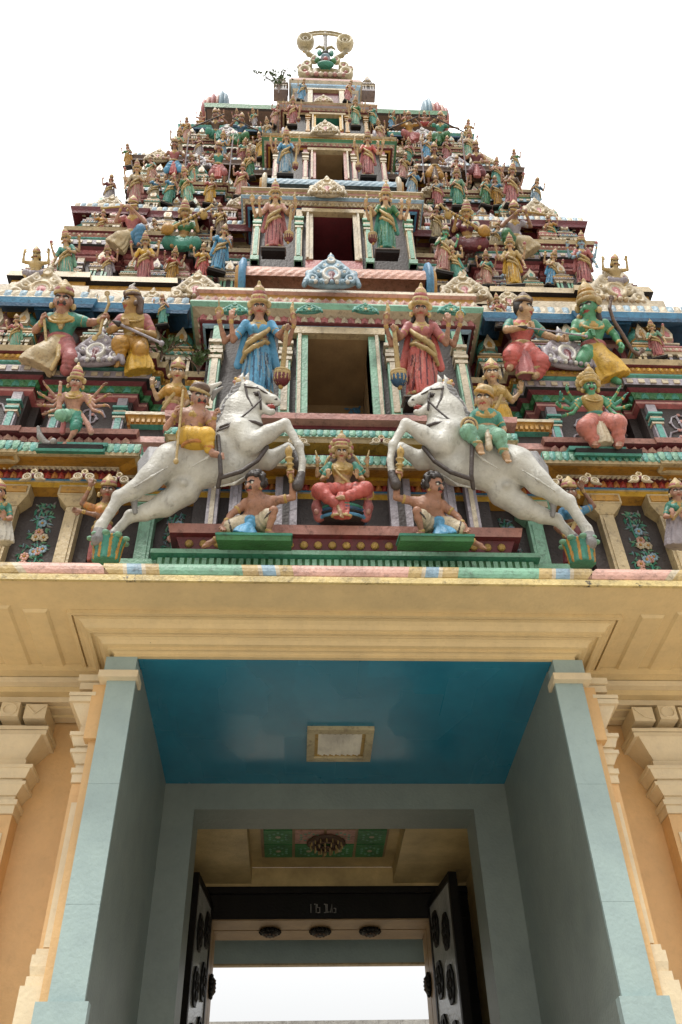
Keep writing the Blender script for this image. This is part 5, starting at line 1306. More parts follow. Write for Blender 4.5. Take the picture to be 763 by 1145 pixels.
# the two strong men crouching on green blocks, a golden club raised under the hooves
def strongman(mx, label):
    F = Fig('strongman_statue', 283, 603, -.60, .40, label, 'statue', 'crouching strong man statues'); J = F.J; h = 24
    S = Sdf(.75); pel, wai, che, nk = J(281, 584, 0), J(285, 577, 2), J(291, 566, 5), J(290, 557, 7)
    torso(S, pel, wai, che, nk, h, 'skin', 1.0, muscles=True); P, fr = head(S, J(284, 543, 12), h*.95, -.75, .22, .06, 'skin', 'moustache', neck=nk)
    arm(S, J(275, 563, 3), J(259, 575, 6), J(253, 583, 14), h*.92, 'skin', (-.3, -.3, -1), (1, 0, 0)); arm(S, J(307, 560, 3), J(328, 556, 6), J(326, 536, 10), h*.92, 'skin', (-.1, -.1, 1), (-1, 0, 0), 1)
    leg(S, J(272, 585, 3), J(255, 591, 16), J(240, 604, 10), J(228, 611, 14), h*.86, 'skin'); leg(S, J(292, 585, 3), J(306, 571, 22), J(300, 595, 16), J(308, 600, 24), h*.86, 'skin')
    
    F.add('body', S.mesh('body', flip=mx)); 
    for q, c in zip((-1, 1), (P(-.18, .325, .09), P(.18, .325, .09))):
        mb = MB(); R = .085*h; mb.ell((0, 0, 0), (R*1.35, R*.8, R*.8), 'white', 8, 5); mb.ell((0, -R*.45, 0), (R*.62, R*.5, R*.66), 'hair', 8, 4); o = F.add('eye', mb.mesh('eye', True)); o.location = tuple(c*vec(-1 if mx else 1, 1, 1)); o.rotation_euler.z = (.75 if mx else -.75)
    C = Sdf(.8); C.cone(J(270, 586, 4), J(259, 590, 14), 10, 9, 'ivory', 2, disp=fold); C.cone(J(292, 585, 5), J(301, 577, 16), 10, 8.6, 'ivory', 2, disp=fold); C.ell(J(281, 584, 2), (14, 11, 9), 'ivory', 2)
    for p, a in ((J(258, 590, 14), (1, 0, .3)), (J(302, 576, 17), (.6, 0, -.6))): C.ring(p, a, 8.6, .9, 'strap', .3)
    F.add('loincloth', C.mesh('loincloth', flip=mx))
    C = Sdf(.8); C.ring(J(280, 584, 10), (0, 1, .2), 5, 3.2, 'blue2', 1); C.ell(J(280, 584, 12), (4, 3, 4), 'blue2', 1)
    C.fn(*skirt_fn(J(280, 586, 12), J(273, 601, 18), 4, 15, .55, 9, 1.1), m='blue2', k=1)
    C.ring(J(273, 600, 18), (0, 0, 1), 14, 1.0, 'sky', .4, .55); F.add('sash', C.mesh('sash', flip=mx))
    H = Sdf(.9); rr = random.Random(4)
    for i in range(150):
        a = rr.uniform(-PI, PI); e = rr.uniform(-.5, 1.4); x, y, z = .50*math.cos(e)*math.sin(a), -.20-.50*math.cos(e)*math.cos(a), .18+.52*math.sin(e)
        if y > -.02 and z < .40: continue
        H.ell(P(x, y, z), (.10*h,)*3, 'hair', .05*h)
    H.ell(P(0, -.25, .18), (.42*h,)*3, 'hair', 1); F.add('hair', H.mesh('hair', flip=mx))
    C = Sdf(.8); a, b = J(325.5, 538, 12), J(323, 505, 12); C.cone(a, b, 2.2, 3.6, 'gold', .5)
    for t in (.35, .55, .75): C.ring(a*(1-t)+b*t, b-a, 3.2+t*1.2, 1.2, 'goldpale', .4)
    C.ell(b, (4.4, 4.4, 6), 'gold', .8); C.cone(b, b+vec(0, 0, 8), 3, .6, 'gold', .5); F.add('club', C.mesh('club', flip=mx))
    B = MB(); z0 = J(283, 602, 8)[2]; q = [J(243, 601, 20)[0], J(326, 601, 20)[0]]; q = [-q[1], -q[0]] if mx else q
    B.box(q[0], q[1], -30, 6, z0-9, z0-.5, 'green'); B.box(q[0]-1.2, q[1]+1.2, -31, 6.3, z0-3.5, z0-1.2, 'jade'); F.add('block', B.mesh('block'))
    if mx: F.root.location = Vector(at(487, 604, -.60))
strongman(False, 'bare chested strong man statue with blue sash crouching left of the seated goddess, club raised')
strongman(True, 'bare chested strong man statue with blue sash crouching right of the seated goddess, club raised')

# seated goddess on her throne in the middle
F = Fig('seated_goddess_statue', 383, 584, -.44, .36, 'golden crowned goddess statue in red seated cross legged on a throne between the strong men', 'statue'); J = F.J; h = 19
S = Sdf(.7); pel, wai, che, nk = J(383, 547, 2), J(383, 539, 3), J(383, 527, 4), J(382, 517, 6)
torso(S, pel, wai, che, nk, h, 'skinlight', .95, True, top='gold'); P, fr = head(S, J(382, 507, 9), h*.86, .02, .26, 0, 'skinlight', neck=nk)
for q in (-1, 1):
    X = lambda x: 383+q*(x-383)
    arm(S, J(X(397), 520, 2), J(X(411), 532, 0), J(X(411), 519, 6), h*.72, 'skinlight', (0, -.2, 1), (-q, 0, 0), None, 'jade'); arm(S, J(X(397), 521, 4), J(X(406), 536, 8), J(X(399), 533, 20), h*.72, 'skinlight', (0, -.4, 1), (-q, 0, 0), None, 'jade')
    S.cone(J(X(411), 513, 6), J(X(413), 504, 6), 1.6, .8, 'goldpale', .4)
leg(S, J(390, 549, 4), J(408, 548, 20), J(386, 556, 26), J(377, 557, 28), h*.86, 'skinlight'); leg(S, J(376, 549, 4), J(358, 550, 20), J(378, 566, 26), J(382, 577, 32), h*.86, 'skinlight')
necklace(S, nk, che, h, n=3); F.add('body', S.mesh('body')); eyes(F, P, fr, h*.86)
C = Sdf(.75)
for a, b, c in ((J(388, 549, 5), J(409, 547, 19), J(390, 555, 25)), (J(378, 549, 5), J(357, 549, 19), J(375, 563, 25))): C.cone(a, b, 9, 8, 'red2', 3, disp=fold); C.cone(b, c, 8, 5.6, 'red2', 3, disp=fold)
C.fn(*skirt_fn(J(383, 551, 18), J(382, 578, 26), 5, 11, .5, 8, 1.0), m='red2', k=1); C.ring(J(382, 577, 26), (0, 0, 1), 10.5, 1.4, 'goldpale', .4, .5); C.ring(J(383, 542, 3), (0, 0, 1), 9, 1.6, 'goldpale', .4, .8)
sash(C, [J(374, 524, 12), J(382, 533, 14), J(392, 541, 11)], 1.6, 'goldpale'); F.add('sari', C.mesh('sari')); crown(F, P, h*.86, 'halo', 'goldpale', 'rose', .6)
C = Sdf(1.0); b = J(383, 584, 4)
C.fn(*skirt_fn(b+vec(0, 0, 13), b+vec(0, 0, 0), 22, 26, .9, 3, .2), m='taupe', k=1)
for z, r, c in ((1, 27, 'blue'), (5, 26, 'dark'), (9, 24.5, 'navy'), (13, 23, 'jade')): C.ring(b+vec(0, 0, z), (0, 0, 1), r, 1.7, c, .3, .9)
C.ell(J(383, 530, -8), (19, 4, 34), 'brown', 1); C.ring(J(383, 524, -8), (0, 1, 0), 20, 1.8, 'goldpale', .5)
for q in (-1, 1):
    C.chain([J(383+q*26, 578, 12), J(383+q*29, 567, 12), J(383+q*28, 556, 12)], [6, 5.4, 4], 'rose', 2); C.ell(J(383+q*29, 553, 16), (5, 5, 5), 'rose', 1); C.ring(J(383+q*29, 553, 15), (0, 1, 0), 5.4, 1.6, 'gold', .5); C.ell(J(383+q*29, 572, 20), (3, 3, 3), 'pink', .6)
F.add('throne', C.mesh('throne'))

# four warriors seated above the corners
F = Fig('warrior_statue', 68, 414, -.02, .36, 'seated warrior statue with moustache, green jacket and cream robe, holding a bow upright', 'statue', 'seated warrior statues'); J = F.J; h = 25
S = Sdf(.8); pel, wai, che, nk = J(68, 385, 0), J(68.5, 377, 1), J(69.5, 363, 4), J(70, 352, 7)
torso(S, pel, wai, che, nk, h, 'skin', .92, top='jade'); P, fr = head(S, J(70.6, 338, 13), h*.95, .10, .26, 0, 'skin', 'moustache', neck=nk)
arm(S, J(57, 357, 2), J(40, 369, 4), J(47, 361, 16), h*.9, 'skin', (.1, -.1, 1), (0, -1, 0), 1, 'jade', thick=1.1); arm(S, J(82, 357, 2), J(101, 361, 3), J(113, 359, 10), h*.9, 'skin', (.4, -.1, .6), (0, -1, 0), 1, 'jade', thick=1.1)
necklace(S, nk, che, h, n=3); S.chain([J(64, 353, 12), J(68, 366, 16), J(74, 353, 12)], [1.6, 2.4, 1.6], 'goldpale', .5); F.add('body', S.mesh('body')); eyes(F, P, fr, h*.95)
C = Sdf(.9); C.cone(J(62, 387, 4), J(47, 398, 16), 11, 12, 'cream', 4); C.fn(*skirt_fn(J(58, 384, 8), J(40, 411, 14), 7, 21, .55, 13, 1.0), m='cream', k=2); C.cone(J(74, 388, 4), J(79, 402, 16), 11, 8, 'rose', 3, disp=fold); C.cone(J(79, 402, 16), J(75, 413, 14), 8, 7, 'rose', 3, disp=fold)
C.ring(J(68, 380, 1), (0, .1, 1), 12.4, 2.6, 'rose', .6, .8); C.ring(J(68, 383, 1), (0, .1, 1), 13, 1.8, 'goldpale', .6, .8); C.chain([J(66, 388, 14), J(65, 400, 19), J(58, 413, 20)], [3, 2.6, 2.2], 'goldpale', .6); F.add('robe', C.mesh('robe'))
hairdo(F, P, h*.95, 'long'); crown(F, P, h*.95, 'low', 'goldpale', 'rose'); spear(F, J(49, 352, 18), J(53, 392, 20), 1.6, name='mace')
bow(F, [J(120, 328, 12), J(122, 340, 12), J(117, 352, 12), J(114, 362, 12), J(112, 372, 12), J(106, 378, 12)], 1.7, 'goldpale', False)

F = Fig('warrior_statue', 150, 414, -.02, .36, 'seated golden skinned archer statue in ochre robes looking left, a white plume on the head', 'statue', 'seated warrior statues'); J = F.J; h = 22
S = Sdf(.8); pel, wai, che, nk = J(150, 384, 0), J(149.5, 375, 1), J(149.5, 362, 3), J(149, 352, 5)
torso(S, pel, wai, che, nk, h, 'skingold', .95, top='gold'); P, fr = head(S, J(147, 340, 9), h*.95, -.95, .12, 0, 'skingold', neck=nk)
arm(S, J(136, 358, 2), J(123, 370, 4), J(136, 364, 16), h*.95, 'skingold', (1, -.2, .2), (0, 0, 1), 1, 'rose', thick=1.1); arm(S, J(163, 358, 2), J(172, 375, 3), J(158, 371, 16), h*.95, 'skingold', (-1, -.2, .1), (0, 0, 1), 1, 'rose', thick=1.1)
necklace(S, nk, che, h, n=3); leg(S, J(142, 386, 4), J(134, 384, 18), J(135, 403, 14), J(131, 409, 18), h*.85, 'skingold'); F.add('body', S.mesh('body')); eyes(F, P, fr, h*.95)
C = Sdf(.9); C.cone(J(144, 386, 4), J(134, 385, 17), 10, 8.5, 'ochre', 3, disp=fold); C.cone(J(134, 385, 17), J(135, 397, 15), 8.4, 6.4, 'ochre', 3, disp=fold); C.cone(J(155, 386, 4), J(158, 392, 14), 11, 9, 'ochre', 3, disp=fold); C.fn(*skirt_fn(J(154, 388, 8), J(156, 417, 12), 7, 16, .55, 12, 1.1), m='yellow', k=2)
C.ring(J(150, 380, 1), (0, .1, 1), 12, 2.2, 'goldpale', .6, .8); F.add('robe', C.mesh('robe')); hairdo(F, P, h*.95, 'long', 'brown'); crown(F, P, h*.95, 'low', 'brown', 'goldpale')
C = Sdf(.8); C.chain([J(149, 328, 10), J(146, 321, 10), J(151, 317, 10)], [1.6, 1.8, 1.], 'white', .6); F.add('plume', C.mesh('plume')); spear(F, J(133, 362, 18), J(181, 384, 20), 1.5, 'taupe', 'lilac', 'arrow')

F = Fig('warrior_statue', 584, 417, -.02, .36, 'seated archer statue in red robes drawing a bowstring, beside the green skinned bowman', 'statue', 'seated warrior statues'); J = F.J; h = 22
S = Sdf(.8); pel, wai, che, nk = J(583, 392, 0), J(583, 384, 1), J(583, 370, 3), J(584, 360, 5)
torso(S, pel, wai, che, nk, h, 'skinlight', .92, top='red2'); P, fr = head(S, J(587, 347, 9), h*.95, .95, .12, 0, 'skinlight', neck=nk)
arm(S, J(570, 363, 2), J(566, 369, 14), J(588, 366, 22), h*.92, 'skinlight', (1, -.1, .1), (0, 0, 1), 1, 'jade', thick=1.1); arm(S, J(597, 364, 2), J(610, 375, 6), J(626, 379, 10), h*.92, 'skinlight', (1, -.1, -.1), (0, 0, 1), 1, 'jade', thick=1.1)
necklace(S, nk, che, h, n=2); S.chain([J(572, 408, 14), J(570, 412, 20)], [4, 3.4], 'skinlight', 1); S.chain([J(603, 417, 14), J(598, 421, 20)], [4, 3.4], 'skinlight', 1); F.add('body', S.mesh('body')); eyes(F, P, fr, h*.95)
C = Sdf(.9)
for a, b, c in ((J(577, 394, 4), J(572, 398, 17), J(571, 409, 14)), (J(590, 394, 4), J(606, 406, 16), J(602, 418, 14))): C.cone(a, b, 11, 9, 'red2', 3, disp=fold); C.cone(b, c, 9, 6.5, 'red2', 3, disp=fold)
C.fn(*skirt_fn(J(585, 392, 12), J(589, 421, 18), 4, 11, .6, 9, 1.1), m='rose', k=1.5); C.ring(J(583, 388, 1), (0, .1, 1), 12, 2.2, 'goldpale', .6, .8); C.ring(J(589, 420, 18), (0, 0, 1), 10.5, 1.3, 'goldpale', .5, .6)
for p in (J(572, 405, 15), J(603, 415, 14)): C.ring(p, (0, .2, 1), 7.2, 1.3, 'goldpale', .5)
F.add('robe', C.mesh('robe')); hairdo(F, P, h*.95, 'bun'); crown(F, P, h*.95, 'low', 'brown', 'goldpale'); spear(F, J(588, 366, 26), J(656, 376, 24), .9, 'taupe', 'lilac', 'arrow')

F = Fig('warrior_statue', 668, 420, -.02, .36, 'green skinned bowman statue with gold crown and yellow robe, long bow at the right', 'statue', 'seated warrior statues'); J = F.J; h = 24
S = Sdf(.8); pel, wai, che, nk = J(664, 394, 0), J(663, 385, 1), J(661, 370, 4), J(660, 359, 6)
torso(S, pel, wai, che, nk, h, 'skingreen', .92, muscles=True); P, fr = head(S, J(658, 346, 10), h*.95, -.75, .16, 0, 'skingreen', neck=nk)
arm(S, J(645, 363, 2), J(640, 377, 6), J(655, 375, 20), h*.9, 'skingreen', (1, -.1, .1), (0, 0, 1), 1, thick=1.1); arm(S, J(676, 363, 2), J(687, 374, 3), J(693, 384, 8), h*.9, 'skingreen', (.4, -.3, -1), (0, -1, 0), 1, thick=1.1)
necklace(S, nk, che, h, n=3); S.chain([J(650, 362, 10), J(660, 374, 15), J(671, 384, 12)], [1, 1.2, 1], 'goldpale', .4); S.chain([J(686, 424, 12), J(692, 427, 18)], [4, 3.4], 'skingreen', 1); F.add('body', S.mesh('body')); eyes(F, P, fr, h*.95)
C = Sdf(.9); C.cone(J(668, 396, 4), J(680, 412, 14), 12, 11, 'yellow', 4); C.fn(*skirt_fn(J(668, 392, 6), J(687, 424, 12), 9, 20, .55, 13, 1.0), m='yellow', k=2); C.cone(J(657, 396, 4), J(650, 404, 14), 10, 7, 'skingreen', 3)
C.ring(J(663, 388, 1), (0, .1, 1), 12.4, 2.8, 'rose', .6, .8); C.ring(J(664, 392, 1), (0, .1, 1), 13, 1.8, 'goldpale', .6, .8); F.add('robe', C.mesh('robe')); hairdo(F, P, h*.95, 'long'); crown(F, P, h*.95, 'tall', 'goldpale', 'ochre')
bow(F, [J(684, 333, 10), J(682, 345, 10), J(686, 358, 10), J(697, 375, 10), J(707, 392, 10), J(714, 397, 10), J(718, 392, 10)], 2.0, 'brown', False)

# dancing god with a raised leg and fans of arms, left
F = Fig('dancing_statue', 82, 503, -.37, .36, 'many armed dancing statue on a teal ledge, one leg kicked up beside the head', 'statue'); J = F.J; h = 17
S = Sdf(.7); pel, wai, che, nk = J(83, 465, 0), J(82, 458, 1), J(83, 447, 3), J(84, 438, 5)
torso(S, pel, wai, che, nk, h, 'skinpink', .9, muscles=True); P, fr = head(S, J(85, 429, 8), h*.9, .1, .24, .05, 'skinpink', neck=nk)
leg(S, J(86, 467, 2), J(85, 480, 10), J(76, 494, 8), J(70, 498, 14), h*.8, 'skinpink'); leg(S, J(79, 465, 3), J(66, 464, 14), J(67, 440, 16), J(68, 428, 18), h*.8, 'skinpink')
for q, sx_ in ((-1, 74), (1, 93)):
    for i, (dx, dy) in enumerate(((24, -12), (29, -2), (28, 9), (22, 17))): arm(S, J(sx_, 442, 1), J(sx_+q*dx*.5, 447+dy*.5+3, 1+i), J(sx_+q*dx*.9, 444+dy, 6+2*i), h*.66, 'skinpink', (q*.6, -.2, .5-.35*i), (0, -1, 0))
necklace(S, nk, che, h, n=3); F.add('body', S.mesh('body')); eyes(F, P, fr, h*.9)
C = Sdf(.8); C.cone(J(80, 465, 3), J(68, 464, 13), 7, 6.4, 'mint', 2, disp=fold); C.cone(J(86, 467, 2), J(85, 478, 9), 7, 6.2, 'jade', 2, disp=fold); C.ell(J(83, 464, 0), (9, 7, 6), 'mint', 2); C.ring(J(83, 461, 0), (0, 0, 1), 8, 1.5, 'goldpale', .4, .8)
for x0, x1, c in ((92, 102, 'salmon'), (73, 70, 'rose')): C.chain([J(x0, 464, 4), J(x0*.4+x1*.6, 474, 6), J(x1, 483, 6)], [2.2, 2.8, 3.4], c, 1)
F.add('loincloth', C.mesh('loincloth')); crown(F, P, h*.9, 'tall', 'goldpale', 'rose', .65)
B = MB(); z0 = J(80, 497, 8)[2]; B.box(-34, 36, -16, 8, z0-9, z0-3, 'dark'); B.box(-20, 40, -12, 8.2, z0-3, z0+1, 'teal'); B.box(-36, 38, -18, 8.4, z0-12, z0-9, 'jade'); F.add('ledge', B.mesh('ledge'))
C = Sdf(.9); C.chain([J(62, 498, 10), J(52, 496, 10), J(45, 488, 10), J(43, 478, 10)], [3, 3.6, 3.4, 2], 'grey', 1); C.ell(J(60, 494, 14), (4, 4, 4), 'grey', 1); F.add('serpent', C.mesh('serpent'))

# seated many armed god with a green face, right
F = Fig('seated_god_statue', 673, 508, -.37, .36, 'green faced many armed statue seated on a teal ledge in salmon red trousers', 'statue'); J = F.J; h = 17.5
S = Sdf(.7); pel, wai, che, nk = J(668, 470, 1), J(666, 461, 2), J(663, 450, 4), J(661, 442, 5)
torso(S, pel, wai, che, nk, h, 'skingreen', 1.0, top='gold'); P, fr = head(S, J(660, 433, 8), h*.95, -.05, .24, 0, 'skingreen', 'moustache', neck=nk)
for q, sx_ in ((-1, 653), (1, 673)):
    for i, (dx, dy) in enumerate(((20, -10), (27, -3), (29, 7), (22, 16))): arm(S, J(sx_, 446, 1), J(sx_+q*dx*.55, 450+dy*.5+4, 1+i), J(sx_+q*dx*.9, 448+dy, 6+2*i), h*.68, 'skingreen' if i != 1 else 'jade', (q*.3, -.2, .8-.35*i), (0, -1, 0))
for x, y in ((668, 498), (694, 499)):
    a = J(x, y-6, 14); b = J(x-3, y, 20); S.chain([a, b], [4, 3.2], 'skin', 1)
    for i in range(5): S.cone(b+vec(1.2*(i-2), -1, 0), b+vec(1.4*(i-2), -3.5, -1.5), 1, .8, 'skin', .2)
necklace(S, nk, che, h, n=3); F.add('body', S.mesh('body')); eyes(F, P, fr, h*.95)
C = Sdf(.8)
for a, b, c in ((J(662, 472, 3), J(655, 478, 18), J(666, 496, 14)), (J(675, 471, 3), J(691, 474, 18), J(692, 496, 14))): C.cone(a, b, 10, 9.5, 'salmon2', 3, disp=fold); C.cone(b, c, 9.5, 6, 'salmon2', 3, disp=fold)
C.fn(*skirt_fn(J(670, 472, 12), J(676, 497, 16), 4, 10, .6, 8, 1.0), m='ivory', k=1); C.ring(J(666, 465, 2), (0, 0, 1), 9.6, 2.4, 'jade', .5, .8); C.ring(J(667, 469, 2), (0, 0, 1), 10.2, 1.8, 'goldpale', .5, .8); F.add('trousers', C.mesh('trousers')); crown(F, P, h*.95, 'halo', 'gold', 'goldpale', .65)
B = MB(); z0 = J(673, 502, 8)[2]; B.box(-34, 40, -16, 8, z0-9, z0-3, 'dark'); B.box(-40, 24, -12, 8.2, z0-3, z0+1, 'teal'); B.box(-36, 38, -18, 8.4, z0-12, z0-9, 'jade'); F.add('ledge', B.mesh('ledge'))

# attendants standing behind the riders and low down behind the hind legs
def attendant(px, py, Y, pts, label, skin, cloth, top, hd='tall', h=19, mx=False, gname='attendant statues beside the horses'):
    F = Fig('attendant_statue', px, py, Y, .34, label, 'statue', gname); J = F.J
    S = Sdf(.85); g = lambda k: J(*pts[k])
    torso(S, g('pel'), g('wai'), g('che'), g('nk'), h, skin, .9, True, top=top); P, fr = head(S, g('hd'), h*.95, pts['yaw'], .22, 0, skin, neck=g('nk'))
    for k in ('a1', 'a2'):
        a = [J(*p) for p in pts[k]]; arm(S, a[0], a[1], a[2], h*.85, skin, pts.get(k+'d', (0, -.2, 1)), (1, 0, 0) if k == 'a1' else (-1, 0, 0), None, top)
    necklace(S, g('nk'), g('che'), h); F.add('body', S.mesh('body')); eyes(F, P, fr, h*.95)
    C = Sdf(.9); C.fn(*skirt_fn(g('wai'), g('ft'), 9, 14, .75, 12, 1.0), m=cloth, k=1.5); C.ell(g('pel'), (12, 10, 9), cloth, 2); C.ring(g('wai'), (0, 0, 1), 9, 1.8, 'goldpale', .5, .8)
    sash(C, [g('pel')+vec(-8, -9, 0), g('wai')+vec(0, -9, 3), g('che')+vec(8, -6, 4)], 2., 'goldpale'); F.add('sari', C.mesh('sari')); hairdo(F, P, h*.95, 'long'); crown(F, P, h*.95, hd, 'goldpale', 'rose', .7)
    return F
attendant(193, 497, -.12, dict(pel=(192, 461, 0), wai=(192, 452, 1), che=(195, 439, 3), nk=(198, 429, 5), hd=(199, 418, 9), ft=(193, 497, 0), yaw=.1, a1=((185, 437, 1), (176, 446, 2), (170, 431, 6)), a2=((205, 438, 1), (210, 450, 2), (204, 456, 10))), 'attendant statue in red and gold sari with one hand raised, behind the turbaned rider', 'skinlight', 'rose', 'ochre', 'low')
attendant(561, 500, -.12, dict(pel=(560, 462, 0), wai=(558, 453, 1), che=(555, 440, 3), nk=(552, 431, 5), hd=(550, 419, 9), ft=(570, 500, 0), yaw=-.1, a1=((543, 440, 1), (538, 452, 2), (542, 462, 8)), a2=((565, 440, 1), (573, 449, 2), (583, 437, 6))), 'attendant statue in yellow with one arm raised, behind the rider in green', 'skinlight', 'yellow', 'gold', 'low')
attendant(112, 628, -.22, dict(pel=(114, 594, 0), wai=(116, 585, 1), che=(118, 572, 3), nk=(119, 562, 5), hd=(121, 550, 9), ft=(112, 628, 0), yaw=.1, a1=((108, 570, 1), (92, 563, 4), (101, 545, 8)), a2=((128, 571, 1), (112, 577, 10), (92, 572, 14)), a2d=(-1, -.1, .1)), 'dark haired attendant statue behind the left lotus cup with one arm thrown up', 'skinbrown', 'rose', 'orange', 'low', 20)
attendant(646, 631, -.22, dict(pel=(644, 597, 0), wai=(642, 588, 1), che=(640, 575, 3), nk=(638, 564, 5), hd=(637, 552, 9), ft=(645, 631, 0), yaw=-.1, a1=((629, 573, 1), (622, 590, 4), (632, 600, 8)), a2=((650, 572, 1), (664, 566, 4), (651, 548, 8)), a1d=(.5, -.3, -.5)), 'dark haired attendant statue behind the right lotus cup with one arm thrown up', 'skinbrown', 'maroon', 'blue', 'low', 20)
attendant(757, 612, -.34, dict(pel=(757, 583, 0), wai=(757, 577, 1), che=(757, 568, 3), nk=(757, 560, 5), hd=(757, 551, 9), ft=(758, 612, 0), yaw=-.1, a1=((748, 566, 1), (744, 578, 6), (752, 577, 16)), a2=((767, 566, 1), (772, 578, 4), (764, 580, 14))), 'statue with green sleeves and lilac skirt cut off by the right edge of the photo', 'skinpink', 'lilac', 'jade', 'low', 17, gname='half seen statues at the ends of the low storey')
attendant(2, 608, -.34, dict(pel=(1, 584, 0), wai=(1, 578, 1), che=(0, 569, 3), nk=(-1, 561, 5), hd=(-2, 552, 9), ft=(1, 608, 0), yaw=.1, a1=((-8, 567, 1), (-12, 580, 4), (-4, 582, 14)), a2=((9, 567, 1), (12, 580, 6), (4, 580, 16))), 'statue with green sleeves and white skirt cut off by the left edge of the photo', 'skinpink', 'white', 'jade', 'low', 17, gname='half seen statues at the ends of the low storey')
# ---------------------------------------------------------------- smaller statues of the upper storeys: five poses, each built once
def small_meshes(pose):
    if pose in CACHE: return CACHE[pose]
    out = {}; h = 18.; V = vec; vx = 1.05; S = Sdf(vx); C = Sdf(vx); Pp = None
    fold = lambda dx, dy, dz, q: .7*np.sin(q*15+dx*.3)
    if pose == 'lute':
        pel, wai, che, nk = V(0, 0, 18), V(0, 0, 30), V(1, -1, 43), V(1, -3, 55)
        torso(S, pel, wai, che, nk, h, 'skin', .95, True, top='blouse'); P, fr = head(S, V(1, -6, 66), h, .15, .26, -.05, 'skin', neck=nk)
        arm(S, V(15, -1, 50), V(26, -5, 38), V(22, -15, 52), h, 'skin', (.2, -.2, 1), (-1, 0, 0), 1, 'blouse'); arm(S, V(-14, -1, 50), V(-27, -5, 37), V(-16, -17, 34), h, 'skin', (.8, -.2, 0), (0, 0, 1), 1, 'blouse')
        S.chain([V(-10, -14, 4), V(-17, -18, 3)], [4, 3], 'skin', 1); S.chain([V(12, -14, 4), V(18, -18, 3)], [4, 3], 'skin', 1)
        C.cone(V(7, 0, 18), V(25, -12, 12), 11, 10, 'cloth', 4, disp=fold); C.cone(V(25, -12, 12), V(-4, -16, 6), 9, 7, 'cloth', 4, disp=fold); C.cone(V(-7, 0, 18), V(-25, -12, 12), 11, 10, 'cloth', 4, disp=fold); C.cone(V(-25, -12, 12), V(4, -16, 6), 9, 7, 'cloth', 4, disp=fold)
        C.fn(*skirt_fn(V(0, -12, 20), V(0, -15, 0), 4, 16, .5, 11, 1.2), m='cloth', k=2); C.ring(V(0, 0, 27), (0, 0, 1), 10, 2, 'trim', .5, .8)
        Q = Sdf(1.); a, b = V(-34, -20, 24), V(46, -22, 68); Q.cone(a, b, 2.8, 2.2, 'gold', .5); Q.ell(V(-25, -22, 29), (11, 8, 10), 'ochre', 1); Q.ell(V(36, -18, 58), (7.5, 6, 7.5), 'gold', 1); Q.chain([b, b+V(4, -2, 4), b+V(8, -3, 1)], [2.4, 2.2, 1.4], 'goldpale', .5)
        for t in range(7): Q.ring(a+(b-a)*(.4+.08*t), b-a, 2.8, .7, 'brown', .2)
        out['lute'] = Q.mesh('lute')
    elif pose == 'flute':
        pel, wai, che, nk = V(0, 0, 24), V(0, 0, 35), V(0, -1, 48), V(-1, -3, 60)
        torso(S, pel, wai, che, nk, h, 'skin', 1.0, top='blouse'); P, fr = head(S, V(-2, -6, 71), h, -.35, .2, .08, 'skin', neck=nk)
        arm(S, V(14, -1, 55), V(22, -8, 45), V(-2, -20, 62), h, 'skin', (-.8, -.2, .2), (0, 0, 1), 1, 'blouse'); arm(S, V(-15, -1, 55), V(-27, -8, 46), V(-18, -18, 60), h, 'skin', (.2, -.3, .8), (1, 0, 0), 1, 'blouse')
        leg(S, V(7, -1, 23), V(16, -14, 28), V(13, -12, 6), V(18, -20, 2), h*.9)
        C.cone(V(7, 0, 24), V(16, -13, 28), 11, 9, 'cloth2', 3, disp=fold); C.cone(V(16, -13, 28), V(14, -12, 11), 8.5, 7, 'cloth2', 3, disp=fold)
        C.cone(V(-5, 0, 24), V(-18, -10, 16), 11, 11, 'cloth', 3); C.fn(*skirt_fn(V(-8, -6, 27), V(-24, -10, 1), 7, 19, .55, 13, 1.3), m='cloth', k=2); C.ring(V(0, 0, 31), (0, 0, 1), 11, 2.2, 'trim', .5, .8)
        Q = Sdf(.9); Q.cone(V(-48, -18, 60), V(8, -20, 66), 1.6, 1.6, 'gold', .3); Q.ell(V(-49, -18, 60), (2.6, 2.6, 2.6), 'goldpale', .3); out['flute'] = Q.mesh('flute')
    elif pose == 'staff':
        pel, wai, che, nk = V(0, 0, 46), V(0, 0, 58), V(0, -2, 71), V(0, -4, 83)
        torso(S, pel, wai, che, nk, h, 'skin', 1.05, top='blouse', muscles=True); P, fr = head(S, V(0, -8, 94), h, .1, .28, 0, 'skin', 'moustache', neck=nk)
        arm(S, V(16, -1, 78), V(30, -4, 66), V(34, -14, 80), h, 'skin', (.1, -.2, 1), (0, -1, 0), 1, thick=1.1); arm(S, V(-16, -1, 78), V(-30, -3, 62), V(-18, -14, 54), h, 'skin', (1, -.3, -.2), (0, 0, 1), None, thick=1.1)
        leg(S, V(-7, 0, 44), V(-15, -8, 26), V(-14, -2, 6), V(-20, -10, 2), h); leg(S, V(8, 0, 44), V(19, -10, 28), V(18, -4, 6), V(24, -12, 2), h)
        C.cone(V(-6, 0, 46), V(-15, -8, 27), 10.5, 9, 'cloth', 3, disp=fold); C.cone(V(7, 0, 46), V(19, -10, 29), 10.5, 9, 'cloth', 3, disp=fold); C.fn(*skirt_fn(V(1, -8, 50), V(2, -14, 14), 4, 10, .5, 8, 1.2), m='cloth2', k=2); C.ring(V(0, 0, 55), (0, 0, 1), 11.4, 2.2, 'trim', .5, .8)
        Q = Sdf(.9); Q.cone(V(37, -17, 112), V(31, -17, 2), 1.7, 1.7, 'lilac', .3); Q.cone(V(37, -17, 112), V(38, -17, 124), 3.6, .6, 'ivory', .3); out['staff'] = Q.mesh('staff')
    elif pose == 'archer':
